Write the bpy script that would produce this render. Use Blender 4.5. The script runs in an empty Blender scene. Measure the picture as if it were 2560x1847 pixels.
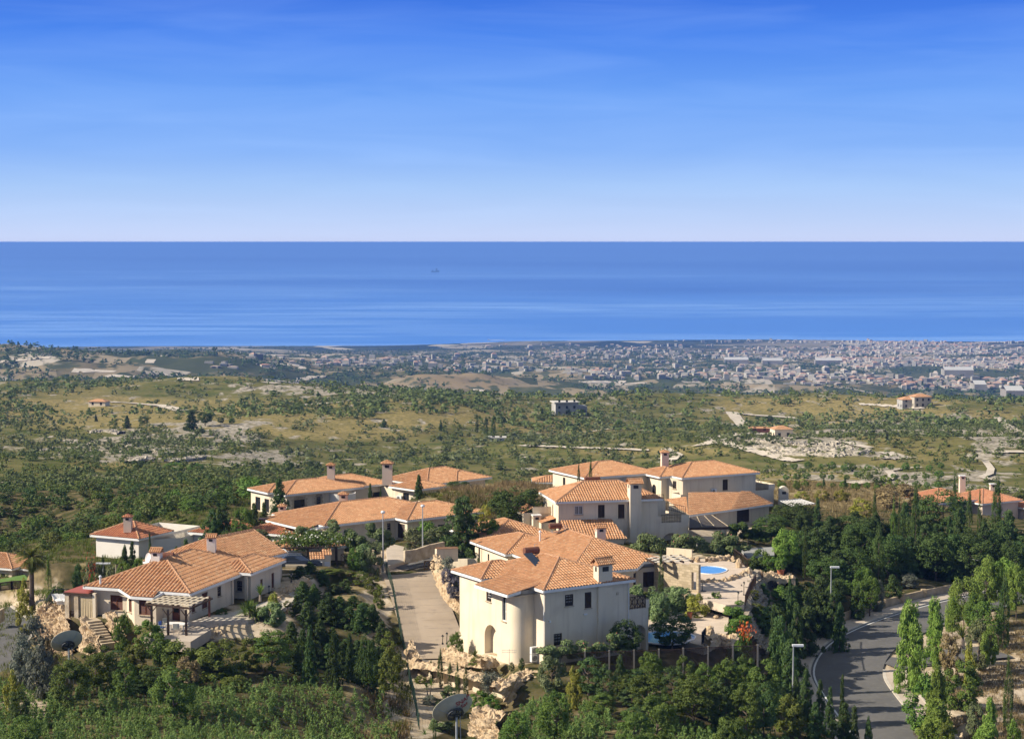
import bpy, bmesh, math, random
import numpy as np
from mathutils import Vector, Matrix, noise as mnoise
random.seed(7); RS=np.random.RandomState(11)
R=math.radians; PI=math.pi
sc=bpy.context.scene; COL=sc.collection
# ------------------------------------------------ camera, sky, sun, exposure
F=4500.; ZC=360.; HOR=598.
PT=math.atan((923.5-HOR)/F); CP,SP=math.cos(PT),math.sin(PT)
cd=bpy.data.cameras.new('camera'); cam=bpy.data.objects.new('camera',cd); COL.objects.link(cam)
cam.location=(0,0,ZC-.26); cam.rotation_euler=(PI/2-math.atan((923.5-605)/F),0,0)
cd.sensor_width=36; cd.lens=36*F/2560; cd.clip_start=1; cd.clip_end=500000
sc.camera=cam
SUN_EL,SUN_AZ=R(33),R(188)          # direction towards the sun: azimuth counter-clockwise from +x
sd=Vector((math.cos(SUN_EL)*math.cos(SUN_AZ),math.cos(SUN_EL)*math.sin(SUN_AZ),math.sin(SUN_EL)))
sl=bpy.data.lights.new('sun','SUN'); sl.energy=5.0; sl.angle=R(.5); sl.color=(1,.90,.76)
so=bpy.data.objects.new('sun',sl); COL.objects.link(so); so.rotation_euler=sd.to_track_quat('Z','Y').to_euler(); so.location=(0,0,500)
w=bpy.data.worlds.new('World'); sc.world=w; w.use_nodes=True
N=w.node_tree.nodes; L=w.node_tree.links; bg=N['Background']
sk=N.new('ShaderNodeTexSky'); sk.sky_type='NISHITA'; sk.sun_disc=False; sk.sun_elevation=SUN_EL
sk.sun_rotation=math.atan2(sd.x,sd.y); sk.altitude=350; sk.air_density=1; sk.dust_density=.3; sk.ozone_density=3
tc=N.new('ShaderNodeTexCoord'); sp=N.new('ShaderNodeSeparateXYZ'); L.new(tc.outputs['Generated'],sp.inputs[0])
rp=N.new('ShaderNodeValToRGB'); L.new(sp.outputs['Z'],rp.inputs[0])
els=rp.color_ramp.elements
SKYR=[(0,(.40,.46,.66)),(.012,(.33,.43,.66)),(.03,(.245,.385,.66)),(.05,(.145,.295,.655)),(.08,(.080,.225,.63)),(.112,(.030,.145,.585)),(.14,(.010,.088,.50)),(.22,(.045,.10,.30)),(.40,(.14,.18,.25)),(1,(.22,.23,.25))]  # unseen upper stops are shaped to set fill light and shadow colour
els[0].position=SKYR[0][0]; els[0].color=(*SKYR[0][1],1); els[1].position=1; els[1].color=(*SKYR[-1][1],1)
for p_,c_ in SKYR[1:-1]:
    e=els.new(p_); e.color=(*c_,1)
# thin cirrus streaks
mp=N.new('ShaderNodeMapping'); L.new(tc.outputs['Generated'],mp.inputs[0]); mp.inputs['Rotation'].default_value=(0,R(12),0); mp.inputs['Scale'].default_value=(3,3,26)
nz=N.new('ShaderNodeTexNoise'); L.new(mp.outputs[0],nz.inputs['Vector']); nz.inputs['Scale'].default_value=2.2; nz.inputs['Detail'].default_value=7; nz.inputs['Distortion'].default_value=.6
cr=N.new('ShaderNodeMapRange'); L.new(nz.outputs[0],cr.inputs[0]); cr.inputs[1].default_value=.42; cr.inputs[2].default_value=.85; cr.inputs[3].default_value=0; cr.inputs[4].default_value=.11
mx=N.new('ShaderNodeMixRGB'); L.new(cr.outputs[0],mx.inputs[0]); L.new(rp.outputs[0],mx.inputs[1]); mx.inputs[2].default_value=(.5,.68,.98,1)
# the ramp gives the deep polarised colour, a little Nishita is mixed in
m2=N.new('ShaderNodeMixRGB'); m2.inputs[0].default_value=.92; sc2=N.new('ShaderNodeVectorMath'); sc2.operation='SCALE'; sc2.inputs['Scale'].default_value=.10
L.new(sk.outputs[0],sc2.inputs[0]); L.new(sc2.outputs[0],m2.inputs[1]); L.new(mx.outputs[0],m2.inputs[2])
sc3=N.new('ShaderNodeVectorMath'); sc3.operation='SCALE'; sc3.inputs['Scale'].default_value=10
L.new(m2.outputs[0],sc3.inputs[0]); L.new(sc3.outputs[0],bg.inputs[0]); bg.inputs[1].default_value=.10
sc.view_settings.view_transform='Standard'; sc.view_settings.look='None'; sc.view_settings.exposure=.56; sc.view_settings.gamma=1
cy=sc.cycles; cy.use_denoising=True; cy.max_bounces=5; cy.diffuse_bounces=2; cy.glossy_bounces=2; cy.transmission_bounces=3; cy.volume_bounces=0; cy.transparent_max_bounces=6
cy.use_adaptive_sampling=True; cy.adaptive_threshold=.02
# ------------------------------------------------ pixel -> place helpers
def ray(px,py):
    xr=(px-1280)/F; yu=(923.5-py)/F
    return (xr,CP+yu*SP,-SP+yu*CP)
def at(px,py,Y):
    d=ray(px,py); t=Y/d[1]; return (d[0]*t,Y,ZC+d[2]*t)
def onz(px,py,z):
    d=ray(px,py); t=(z-ZC)/d[2]; return (d[0]*t,d[1]*t,z)
def X(px,Y): return (px-1280)/F*Y*1.0
# ------------------------------------------------ ground
NEAR=[(px,d,z) for px,d,z in [
 (-500,110,325),(0,116,325),(500,118,325),(900,118,324.2),(1300,118,324),(1700,120,323),(2050,125,319),(2500,130,316.5),(3000,130,316),
 (-300,140,324),(60,140,324),(200,146,323.5),(350,140,324.3),(600,140,324.6),(850,145,323.8),(960,148,322.4),
 (-300,170,321.8),(0,168,321.8),(40,176,321.6),(110,160,322.6),(90,185,321.5),(-200,230,316),(30,228,316.3),(120,215,318),
 (250,158,326.6),(330,160,326.6),(560,156,326.6),(650,158,326.7),(700,166,327),(420,156,326.6),(215,152,323.6),(170,157,322.8),(120,161,322.3),(233,156.5,325.0),(265,153,324.2),(212,155.5,324),(260,150,324.9),(330,149,325),(400,149,324.8),(480,149,324.8),(570,150,324.8),
 (680,190,326.6),(800,186,326.2),(860,176,325.2),(900,165,324.2),(945,155,322.8),(960,175,324.0),(300,205,323.8),(450,215,324),(180,200,321),
 (980,190,325.2),(1060,192,325.2),(1120,200,325.4),(1010,163,322.5),
 (800,205,325.6),(950,210,325.6),(1100,208,325.6),(1290,211,325.6),(1230,204,325.5),(620,215,325),(640,240,324),(900,245,324),(1150,225,328),(1280,228,328.3),(1050,250,324.5),(1200,245,326),
 (1100,153,321.1),(1030,150,321.3),(1200,149,321.0),(1150,151,321.0),(1060,155,321.2),(1040,157,321.3),(1250,147,321),(1050,142,320.6),(1160,140,319.9),(1045,140,321),(1000,140,321.6),
 (1180,160,323.4),(1300,150,323.3),(1400,152,323.4),(1500,158,323.4),(1640,168,323.4),(1720,166,323.3),(1300,140,322.5),(1600,145,322.5),(1850,145,321),(1450,175,324.4),
 (1560,182,324.7),(1780,182,324.7),(1830,190,324.7),(1780,198,324.9),(1500,205,325.3),(1700,215,324.3),(1850,215,323.6),(1350,205,326),
 (1900,176,322),(1950,168,318.9),(1900,190,322.5),(1980,200,321),(2000,180,319),(1920,160,318.3),
 (1950,230,322),(1700,245,322),(1500,260,322.3),(1850,260,320),(2050,290,318.6),(2250,300,318),(2450,300,314),
 (2100,190,319.4),(2200,210,318.6),(2400,225,317.6),(2560,235,317.3),(2700,240,317),(2100,215,319.5),(2300,240,319),(2500,260,318),(2200,250,319.2),
 (2300,165,317.4),(2330,178,317.9),(2400,182,317.9),(2300,172,317.8),(2350,165,317.5),(2450,160,317.3),(2500,170,317.8),(2450,190,318),(2300,150,316.8),(2560,205,318),(2700,160,317),
 (400,290,317),(0,280,311),(800,300,315),(1200,300,314),(1600,310,314),(-500,250,312),(3000,260,314)]]
NP=np.array([(X(px,d),d,z) for px,d,z in NEAR])
COLS={-700:[(330,1330),(520,1150),(600,1160),(900,1040),(1250,965),(1500,985),(1900,945),(2800,862),(3300,905),(4500,880),(6350,853)],
 0:[(330,1310),(420,1200),(520,1135),(600,1150),(760,1075),(1000,990),(1250,962),(1450,990),(1900,958),(2800,857),(3300,900),(4500,885),(6350,858)],
 500:[(330,1270),(480,1160),(560,1148),(800,1050),(1050,985),(1250,958),(1450,985),(2000,952),(2900,885),(3400,866),(3900,885),(5500,863),(6250,858)],
 900:[(330,1400),(400,1380),(480,1235),(800,1060),(1000,1000),(1180,972),(1400,1010),(2200,965),(3300,905),(4200,877),(4800,884),(6500,853)],
 1400:[(330,1420),(400,1400),(500,1215),(800,1080),(1050,1010),(1200,990),(1450,1030),(2300,975),(3200,932),(4200,898),(5300,868),(6800,841)],
 1900:[(330,1290),(420,1265),(500,1180),(600,1140),(720,1078),(800,1085),(900,1062),(1150,1012),(1250,998),(1450,1035),(2500,980),(3500,928),(4500,890),(5600,862),(6850,838)],
 2400:[(330,1310),(400,1270),(500,1180),(600,1130),(850,1060),(1100,1003),(1300,1040),(1500,1050),(2500,985),(3500,930),(4500,888),(5600,862),(6800,842)],
 3100:[(330,1310),(400,1270),(500,1180),(600,1130),(850,1050),(1100,1000),(1300,1040),(1500,1050),(2500,985),(3500,930),(4500,888),(5600,862),(6800,842)]}
ck=sorted(COLS); LD=np.linspace(math.log(330),math.log(7600),260)
tab=[]
for k in ck:
    ds=[a for a,b in COLS[k]]; zs=[ZC-(b-HOR)/F*a*1.0 for a,b in COLS[k]]
    ds.append(ds[-1]*1.012); zs.append(-3.); ds.append(7600); zs.append(-6.)
    v=np.interp(LD,np.log(ds),zs); kk=np.ones(5)/5; v2=np.convolve(np.pad(v,2,'edge'),kk,'valid'); v2[-40:]=v[-40:]
    tab.append(v2)
tab=np.array(tab)
PADS=[]; PATHS=[]
def vnoise(x,y,s,seed=0):
    x=np.asarray(x)/s+seed*17.3; y=np.asarray(y)/s-seed*9.1
    xi=np.floor(x).astype(np.int64); yi=np.floor(y).astype(np.int64); fx=x-xi; fy=y-yi
    fx=fx*fx*(3-2*fx); fy=fy*fy*(3-2*fy)
    def h(a,b):
        n=(a*374761393+b*668265263+seed*982451653)&0x7fffffff
        n=((n^(n>>13))*1274126177)&0x7fffffff
        return ((n^(n>>16))&0xffff)/65535.-.5
    return (h(xi,yi)*(1-fx)+h(xi+1,yi)*fx)*(1-fy)+(h(xi,yi+1)*(1-fx)+h(xi+1,yi+1)*fx)*fy
def pathd(x,y,pts):
    bd=np.full(x.shape,1e9); bz=np.zeros(x.shape)
    for (ax,ay,az),(bx,by,bz_) in zip(pts[:-1],pts[1:]):
        dx,dy=bx-ax,by-ay; t=np.clip(((x-ax)*dx+(y-ay)*dy)/(dx*dx+dy*dy+1e-9),0,1)
        d=np.hypot(x-ax-t*dx,y-ay-t*dy); m=d<bd; bd=np.where(m,d,bd); bz=np.where(m,az+t*(bz_-az),bz)
    return bd,bz
def G(x,y,raw=False):
    x=np.atleast_1d(np.asarray(x,float)); y=np.atleast_1d(np.asarray(y,float)); shp=x.shape; x=x.ravel(); y=y.ravel()
    z=np.zeros(x.shape); near=y<400
    if near.any():
        xn,yn=x[near],y[near]; num=np.zeros(xn.shape); den=np.zeros(xn.shape)
        for px,py,pz in NP:
            ww=1/(((xn-px)**2+((yn-py)*.75)**2)+3.)**1.8; num+=ww*pz; den+=ww
        z[near]=num/den
    far=y>300
    if far.any():
        xf,yf=x[far],y[far]; px=xf/yf*F+1280; ld=np.log(np.clip(yf,330,7600))
        vals=np.array([np.interp(ld,LD,t) for t in tab])
        kx=np.interp(px,ck,np.arange(len(ck))); k0=np.clip(np.floor(kx).astype(int),0,len(ck)-2); f=kx-k0; f=f*f*(3-2*f)
        i=np.arange(len(xf)); zf=vals[k0,i]*(1-f)+vals[k0+1,i]*f
        am=np.clip((yf-330)/300,0,1)*np.clip((5200-yf)/2500,0,1)
        zf=zf+am*(vnoise(xf,yf,210,1)*14+vnoise(xf,yf,75,2)*9+vnoise(xf,yf,26,3)*2.4)*np.where(yf>1500,1.6,1)
        t=np.clip((yf-310)/50,0,1); t=t*t*(3-2*t); z[far]=z[far]*(1-t)+zf*t
    if not raw:
        if near.any():
            xn,yn,zn=x[near],y[near],z[near]
            zn=zn+vnoise(xn,yn,5,5)*.35+vnoise(xn,yn,1.6,6)*.12
            for cx,cy_,hu,hv,ya,pz in PADS:
                c,s=math.cos(ya),math.sin(ya); a=np.abs((xn-cx)*c+(yn-cy_)*s)-hu; b=np.abs(-(xn-cx)*s+(yn-cy_)*c)-hv
                dd=np.hypot(np.maximum(a,0),np.maximum(b,0)); t=np.clip(1-dd/1.6,0,1); t=t*t*(3-2*t); zn=zn*(1-t)+pz*t
            for pts,hw in PATHS:
                bd,bz=pathd(xn,yn,pts); t=np.clip(1-(bd-hw-.3)/1.5,0,1); t=t*t*(3-2*t); zn=zn*(1-t)+(bz-.14)*t
            z[near]=zn
    return z.reshape(shp)
def g1(x,y): return float(G(x,y)[0])
TS=np.exp(np.linspace(math.log(90),math.log(7400),1500))
def hit(px,py):
    d=ray(px,py); x=d[0]/d[1]*TS; z=ZC+d[2]/d[1]*TS; g=G(x,TS); i=np.argmax(z<g)
    if not (z<g).any(): i=len(TS)-1
    y=TS[i]; return (float(x[i]),float(y),float(g[i]))
def ZR(k,x,y):
    a={1:(0,1250,4.05),2:(500,1250,4.05),3:(1040,1330,3.78),4:(1100,1120,3.78),5:(600,1130,3.4364),6:(1340,1100,3.4364),8:(1560,1300,3.78),9:(1960,1150,3.78),10:(1960,1447,3.78),11:(960,1500,4.536)}[k]
    return (a[0]+x/a[2],a[1]+y/a[2])
# ------------------------------------------------ materials
MATS={}
def mat(name,c1,c2=None,scale=1.,rough=.85,bump=0,bscale=None,metal=0,spec=.3,c3=None,s3=.1,t3=(.5,.6),coord='P',detail=6,trans=0,rnd=0,streak=None,spots=None,stretch=None):
    if name in MATS: return MATS[name]
    m=bpy.data.materials.new(name); m.use_nodes=True; n=m.node_tree.nodes; l=m.node_tree.links; b=n['Principled BSDF']
    b.inputs['Roughness'].default_value=rough; b.inputs['Metallic'].default_value=metal; b.inputs['Specular IOR Level'].default_value=spec
    if coord=='P': g=n.new('ShaderNodeNewGeometry'); vec=g.outputs['Position']
    else: g=n.new('ShaderNodeTexCoord'); vec=g.outputs['Object']
    if stretch:
        mp=n.new('ShaderNodeMapping'); l.new(vec,mp.inputs[0]); mp.inputs['Scale'].default_value=stretch; vec=mp.outputs[0]
    cur=None
    def noise(s,d=detail):
        t=n.new('ShaderNodeTexNoise'); t.inputs['Scale'].default_value=s; t.inputs['Detail'].default_value=d; l.new(vec,t.inputs['Vector']); return t.outputs[0]
    def mix(f,a,b_):
        x=n.new('ShaderNodeMixRGB'); 
        if isinstance(f,float): x.inputs[0].default_value=f
        else: l.new(f,x.inputs[0])
        for i,v in ((1,a),(2,b_)):
            if isinstance(v,tuple): x.inputs[i].default_value=(*v,1)
            else: l.new(v,x.inputs[i])
        return x.outputs[0]
    def rng(o,a,b_,lo=0.,hi=1.):
        r=n.new('ShaderNodeMapRange'); l.new(o,r.inputs[0]); r.inputs[1].default_value=a; r.inputs[2].default_value=b_; r.inputs[3].default_value=lo; r.inputs[4].default_value=hi; return r.outputs[0]
    cur=c1
    if c2: cur=mix(rng(noise(scale),.35,.65),c1,c2)
    if c3: cur=mix(rng(noise(s3),t3[0],t3[1]),cur,c3)
    if streak:
        mp2=n.new('ShaderNodeMapping'); l.new(g.outputs['Position'],mp2.inputs[0]); mp2.inputs['Scale'].default_value=(2.2,2.2,.16); t=n.new('ShaderNodeTexNoise'); t.inputs['Scale'].default_value=1.; t.inputs['Detail'].default_value=5; l.new(mp2.outputs[0],t.inputs['Vector']); cur=mix(rng(t.outputs[0],.52,.72,0,.75),cur,streak)
    if spots: cur=mix(rng(noise(spots[1],3),.60,.70,0,spots[2]),cur,spots[0])
    if rnd:
        oi=n.new('ShaderNodeObjectInfo'); hs=n.new('ShaderNodeHueSaturation')
        l.new(rng(oi.outputs['Random'],0,1,1-rnd,1+rnd),hs.inputs['Value']); l.new(rng(oi.outputs['Random'],0,1,.485,.515),hs.inputs['Hue'])
        if isinstance(cur,tuple): hs.inputs['Color'].default_value=(*cur,1)
        else: l.new(cur,hs.inputs['Color'])
        cur=hs.outputs[0]
    if isinstance(cur,tuple): b.inputs['Base Color'].default_value=(*cur,1)
    else: l.new(cur,b.inputs['Base Color'])
    if bump:
        bp=n.new('ShaderNodeBump'); bp.inputs['Distance'].default_value=bump; bp.inputs['Strength'].default_value=1; l.new(noise(bscale or scale*3,4),bp.inputs['Height']); l.new(bp.outputs[0],b.inputs['Normal'])
    if trans:
        tr=n.new('ShaderNodeBsdfTranslucent'); ms=n.new('ShaderNodeMixShader'); ms.inputs[0].default_value=trans
        if isinstance(cur,tuple): tr.inputs[0].default_value=(*cur,1)
        else: l.new(cur,tr.inputs[0])
        l.new(b.outputs[0],ms.inputs[1]); l.new(tr.outputs[0],ms.inputs[2]); l.new(ms.outputs[0],n['Material Output'].inputs[0])
    MATS[name]=m; return m
# ------------------------------------------------ mesh building
def mesh_np(name,V,Fq,mats,mi=None,smooth=False,parent=None,k=4):
    me=bpy.data.meshes.new(name); V=np.ascontiguousarray(V,dtype=np.float32); Fq=np.ascontiguousarray(Fq,dtype=np.int32); k=Fq.shape[1]
    me.vertices.add(len(V)); me.vertices.foreach_set('co',V.ravel()); me.loops.add(Fq.size); me.loops.foreach_set('vertex_index',Fq.ravel())
    me.polygons.add(len(Fq)); me.polygons.foreach_set('loop_start',np.arange(0,Fq.size,k,dtype=np.int32)); me.polygons.foreach_set('loop_total',np.full(len(Fq),k,dtype=np.int32))
    for m in mats: me.materials.append(m)
    if mi is not None: me.polygons.foreach_set('material_index',np.asarray(mi,dtype=np.int32))
    if smooth: me.polygons.foreach_set('use_smooth',np.ones(len(Fq),dtype=bool))
    me.update(calc_edges=True)
    return me
def link(name,me,parent=None,loc=(0,0,0),rz=0,label=None,cat=None,group=None,kind=None):
    o=bpy.data.objects.new(name,me); COL.objects.link(o); o.location=loc; o.rotation_euler=(0,0,rz)
    if parent: o.parent=parent
    tag(o,label,cat,group,kind); return o
def tag(o,label=None,cat=None,group=None,kind=None):
    if label: o['label']=label
    if cat: o['category']=cat
    if group: o['group']=group
    if kind: o['kind']=kind
    return o
def empty(name,loc,rz=0,label=None,cat=None,group=None): return link(name,None,None,loc,rz,label,cat,group)
class MB:
    def __init__(s): s.v=[]; s.f=[]; s.m=[]; s.cm=0
    def face(s,pts):
        i=len(s.v); s.v+= [tuple(p) for p in pts]; s.f.append(tuple(range(i,i+len(pts)))); s.m.append(s.cm)
    def box(s,x0,y0,z0,x1,y1,z1,rz=0,o=(0,0,0)):
        c,si=math.cos(rz),math.sin(rz); P=[(x,y,z) for z in (z0,z1) for y in (y0,y1) for x in (x0,x1)]
        i=len(s.v); s.v+=[(o[0]+x*c-y*si,o[1]+x*si+y*c,o[2]+z) for x,y,z in P]
        for q in ((0,2,3,1),(4,5,7,6),(0,1,5,4),(1,3,7,5),(3,2,6,7),(2,0,4,6)): s.f.append(tuple(i+a for a in q)); s.m.append(s.cm)
        return s
    def beam(s,a,b,w,h=None):
        a=Vector(a); b=Vector(b); d=(b-a).normalized(); h=h or w
        up=Vector((0,0,1)) if abs(d.z)<.95 else Vector((0,1,0)); sx=d.cross(up).normalized(); uy=sx.cross(d)
        i=len(s.v)
        for p in (a,b):
            for q,r in ((-1,-1),(1,-1),(1,1),(-1,1)): s.v.append(tuple(p+sx*q*w/2+uy*r*h/2))
        for q in ((0,1,2,3),(7,6,5,4),(0,4,5,1),(1,5,6,2),(2,6,7,3),(3,7,4,0)): s.f.append(tuple(i+x for x in q)); s.m.append(s.cm)
        return s
    def tube(s,pts,rad,n=8,cap=True):
        rings=[]; pts=[Vector(p) for p in pts]; rad=rad if isinstance(rad,(list,tuple)) else [rad]*len(pts)
        for j,p in enumerate(pts):
            d=(pts[min(j+1,len(pts)-1)]-pts[max(j-1,0)]).normalized(); up=Vector((0,0,1)) if abs(d.z)<.9 else Vector((0,1,0))
            sx=d.cross(up).normalized(); uy=sx.cross(d); i=len(s.v)
            for k in range(n): t=2*PI*k/n; s.v.append(tuple(p+(sx*math.cos(t)+uy*math.sin(t))*rad[j]))
            rings.append(i)
        for a,b in zip(rings[:-1],rings[1:]):
            for k in range(n): s.f.append((a+k,a+(k+1)%n,b+(k+1)%n,b+k)); s.m.append(s.cm)
        if cap:
            s.f.append(tuple(rings[0]+k for k in range(n))[::-1]); s.m.append(s.cm); s.f.append(tuple(rings[-1]+k for k in range(n))); s.m.append(s.cm)
        return s
    def lathe(s,prof,n=12,o=(0,0,0)):
        r=[]
        for rr,z in prof:
            i=len(s.v); s.v+=[(o[0]+rr*math.cos(2*PI*k/n),o[1]+rr*math.sin(2*PI*k/n),o[2]+z) for k in range(n)]; r.append(i)
        for a,b in zip(r[:-1],r[1:]):
            for k in range(n): s.f.append((a+k,a+(k+1)%n,b+(k+1)%n,b+k)); s.m.append(s.cm)
        return s
    def mesh(s,name,mats,smooth=False):
        me=bpy.data.meshes.new(name); me.from_pydata(s.v,[],s.f)
        for m in (mats if isinstance(mats,(list,tuple)) else [mats]): me.materials.append(m)
        me.polygons.foreach_set('material_index',s.m)
        if smooth: me.polygons.foreach_set('use_smooth',[True]*len(s.f))
        me.update(); return me
    def build(s,name,mats,parent=None,loc=(0,0,0),rz=0,smooth=False,**k): return link(name,s.mesh(name,mats,smooth),parent,loc,rz,**k)
# ------------------------------------------------ roads and pads (shape the ground first)
DRIVE=[at(1022,1412,191),at(1028,1440,186),at(1045,1480,180),at(1063,1530,174),at(1083,1590,167),at(1097,1645,161)]
ROAD=[onz(2330,1990,315.9),onz(2228,1847,316.6),onz(2145,1740,317.3),onz(2115,1680,317.8),onz(2140,1625,318.2),onz(2195,1587,318.4),onz(2290,1548,318.3),onz(2420,1510,317.8),onz(2640,1465,317)]
STREET=[at(985,1416,190),at(1040,1404,192),at(1130,1392,196),at(1240,1365,204)]
LROAD=[at(-120,1800,150),at(-60,1700,158),at(-20,1620,168),at(10,1570,178),at(-40,1520,195)]
def smooth_path(p,n=6):
    out=[]
    for i in range(len(p)-1):
        a=p[max(i-1,0)];b=p[i];c=p[i+1];d=p[min(i+2,len(p)-1)]
        for k in range(n):
            t=k/n; out.append(tuple(.5*((2*b[j])+(-a[j]+c[j])*t+(2*a[j]-5*b[j]+4*c[j]-d[j])*t*t+(-a[j]+3*b[j]-3*c[j]+d[j])*t**3) for j in range(3)))
    out.append(p[-1]); return out
ROAD=smooth_path(ROAD); DRIVE=smooth_path(DRIVE,3); LROAD=smooth_path(LROAD,4); STREET=smooth_path(STREET,3)
PATHS+= [(ROAD,5.2),(DRIVE,3.2),(LROAD,3.2),(STREET,2.4)]
# ------------------------------------------------ ground sheet
def build_ground():
    na,nr=700,860
    am=R(31); th=np.linspace(-am,am,na); r=np.exp(np.concatenate([np.linspace(math.log(70),math.log(330),430,endpoint=False),np.linspace(math.log(330),math.log(7600),nr-430)]))
    TH,RR=np.meshgrid(th,r); x=np.tan(TH)*RR; y=RR; z=G(x,y)
    V=np.stack([x,y,z],-1).reshape(-1,3); i=np.arange(na*nr).reshape(nr,na)
    Fq=np.stack([i[:-1,:-1],i[:-1,1:],i[1:,1:],i[1:,:-1]],-1).reshape(-1,4)
    me=mesh_np('ground',V,Fq,[ground_mat()],smooth=True)
    x=V[:,0];y=V[:,1]; px=x/y*F+1280; py=HOR+(ZC-V[:,2])/y*F
    def blob(cx,cy,rx,ry): return np.clip(1.3-np.hypot((px-cx)/rx,(py-cy)/ry),0,1)*(y>330)
    rock=np.zeros(len(V))
    for b in [(330,1120,260,35),(480,1080,200,40),(2010,1100,190,28),(1900,1090,130,18),(2130,1125,120,16),(2500,1100,90,60),(2300,1060,300,25),(820,975,160,12),(700,965,150,10),(120,1240,160,40),(640,1140,120,25),(2250,1200,300,40),(2500,1240,120,40)]: rock=np.maximum(rock,blob(*b))
    grass=np.zeros(len(V))
    for b in [(380,1030,420,50),(250,1000,300,22),(800,1060,300,40),(560,1060,240,30),(1000,1050,120,40),(1600,1125,240,12),(1180,1040,260,25),(1380,1060,160,20),(2000,1200,320,25),(2100,1010,300,20),(250,1160,100,18),(1850,960,420,14),(2350,1040,260,30),(350,1250,120,30)]: grass=np.maximum(grass,blob(*b))
    near=np.zeros(len(V)); nb=y<330
    near[nb]=1
    def nblob(cx,cy,rx,ry): return np.clip(1.35-np.hypot((px-cx)/rx,(py-cy)/ry),0,1)*nb
    bare=np.zeros(len(V))
    for b in [(2400,1720,230,170),(2200,1700,60,120),(940,1500,40,150),(620,1570,110,45),(740,1500,80,60),(640,1590,120,20),(1150,1650,150,40),(1120,1720,100,80),(1700,1470,170,90),(1650,1560,120,60),(1060,1790,60,90),(1020,1400,60,25),(1800,1330,120,30),(1920,1560,90,90),(60,1520,120,50),(1000,1750,50,80),(40,1770,70,50),(1320,1640,60,30),(820,1330,100,20),(1170,1400,60,20),(520,1590,60,20)]: bare=np.maximum(bare,nblob(*b))
    dry=np.zeros(len(V))
    for b in [(1200,1235,140,30),(2080,1240,260,30),(1330,1200,80,20),(930,1780,80,120),(2440,1650,200,90),(2350,1600,90,60),(2440,1790,120,30),(60,1480,80,40),(80,1600,60,40),(900,1500,60,80)]: dry=np.maximum(dry,nblob(*b))
    ca=me.color_attributes.new('mask','FLOAT_COLOR','POINT'); C=np.stack([rock,grass,bare,dry],-1); ca.data.foreach_set('color',C.astype(np.float32).ravel())
    cb=me.color_attributes.new('zone','FLOAT_COLOR','POINT'); C=np.stack([near,np.clip((y-1500)/500,0,1),np.clip((y-5000)/700,0,1),np.ones(len(V))],-1); cb.data.foreach_set('color',C.astype(np.float32).ravel())
    link('ground',me,kind='structure')
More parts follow.
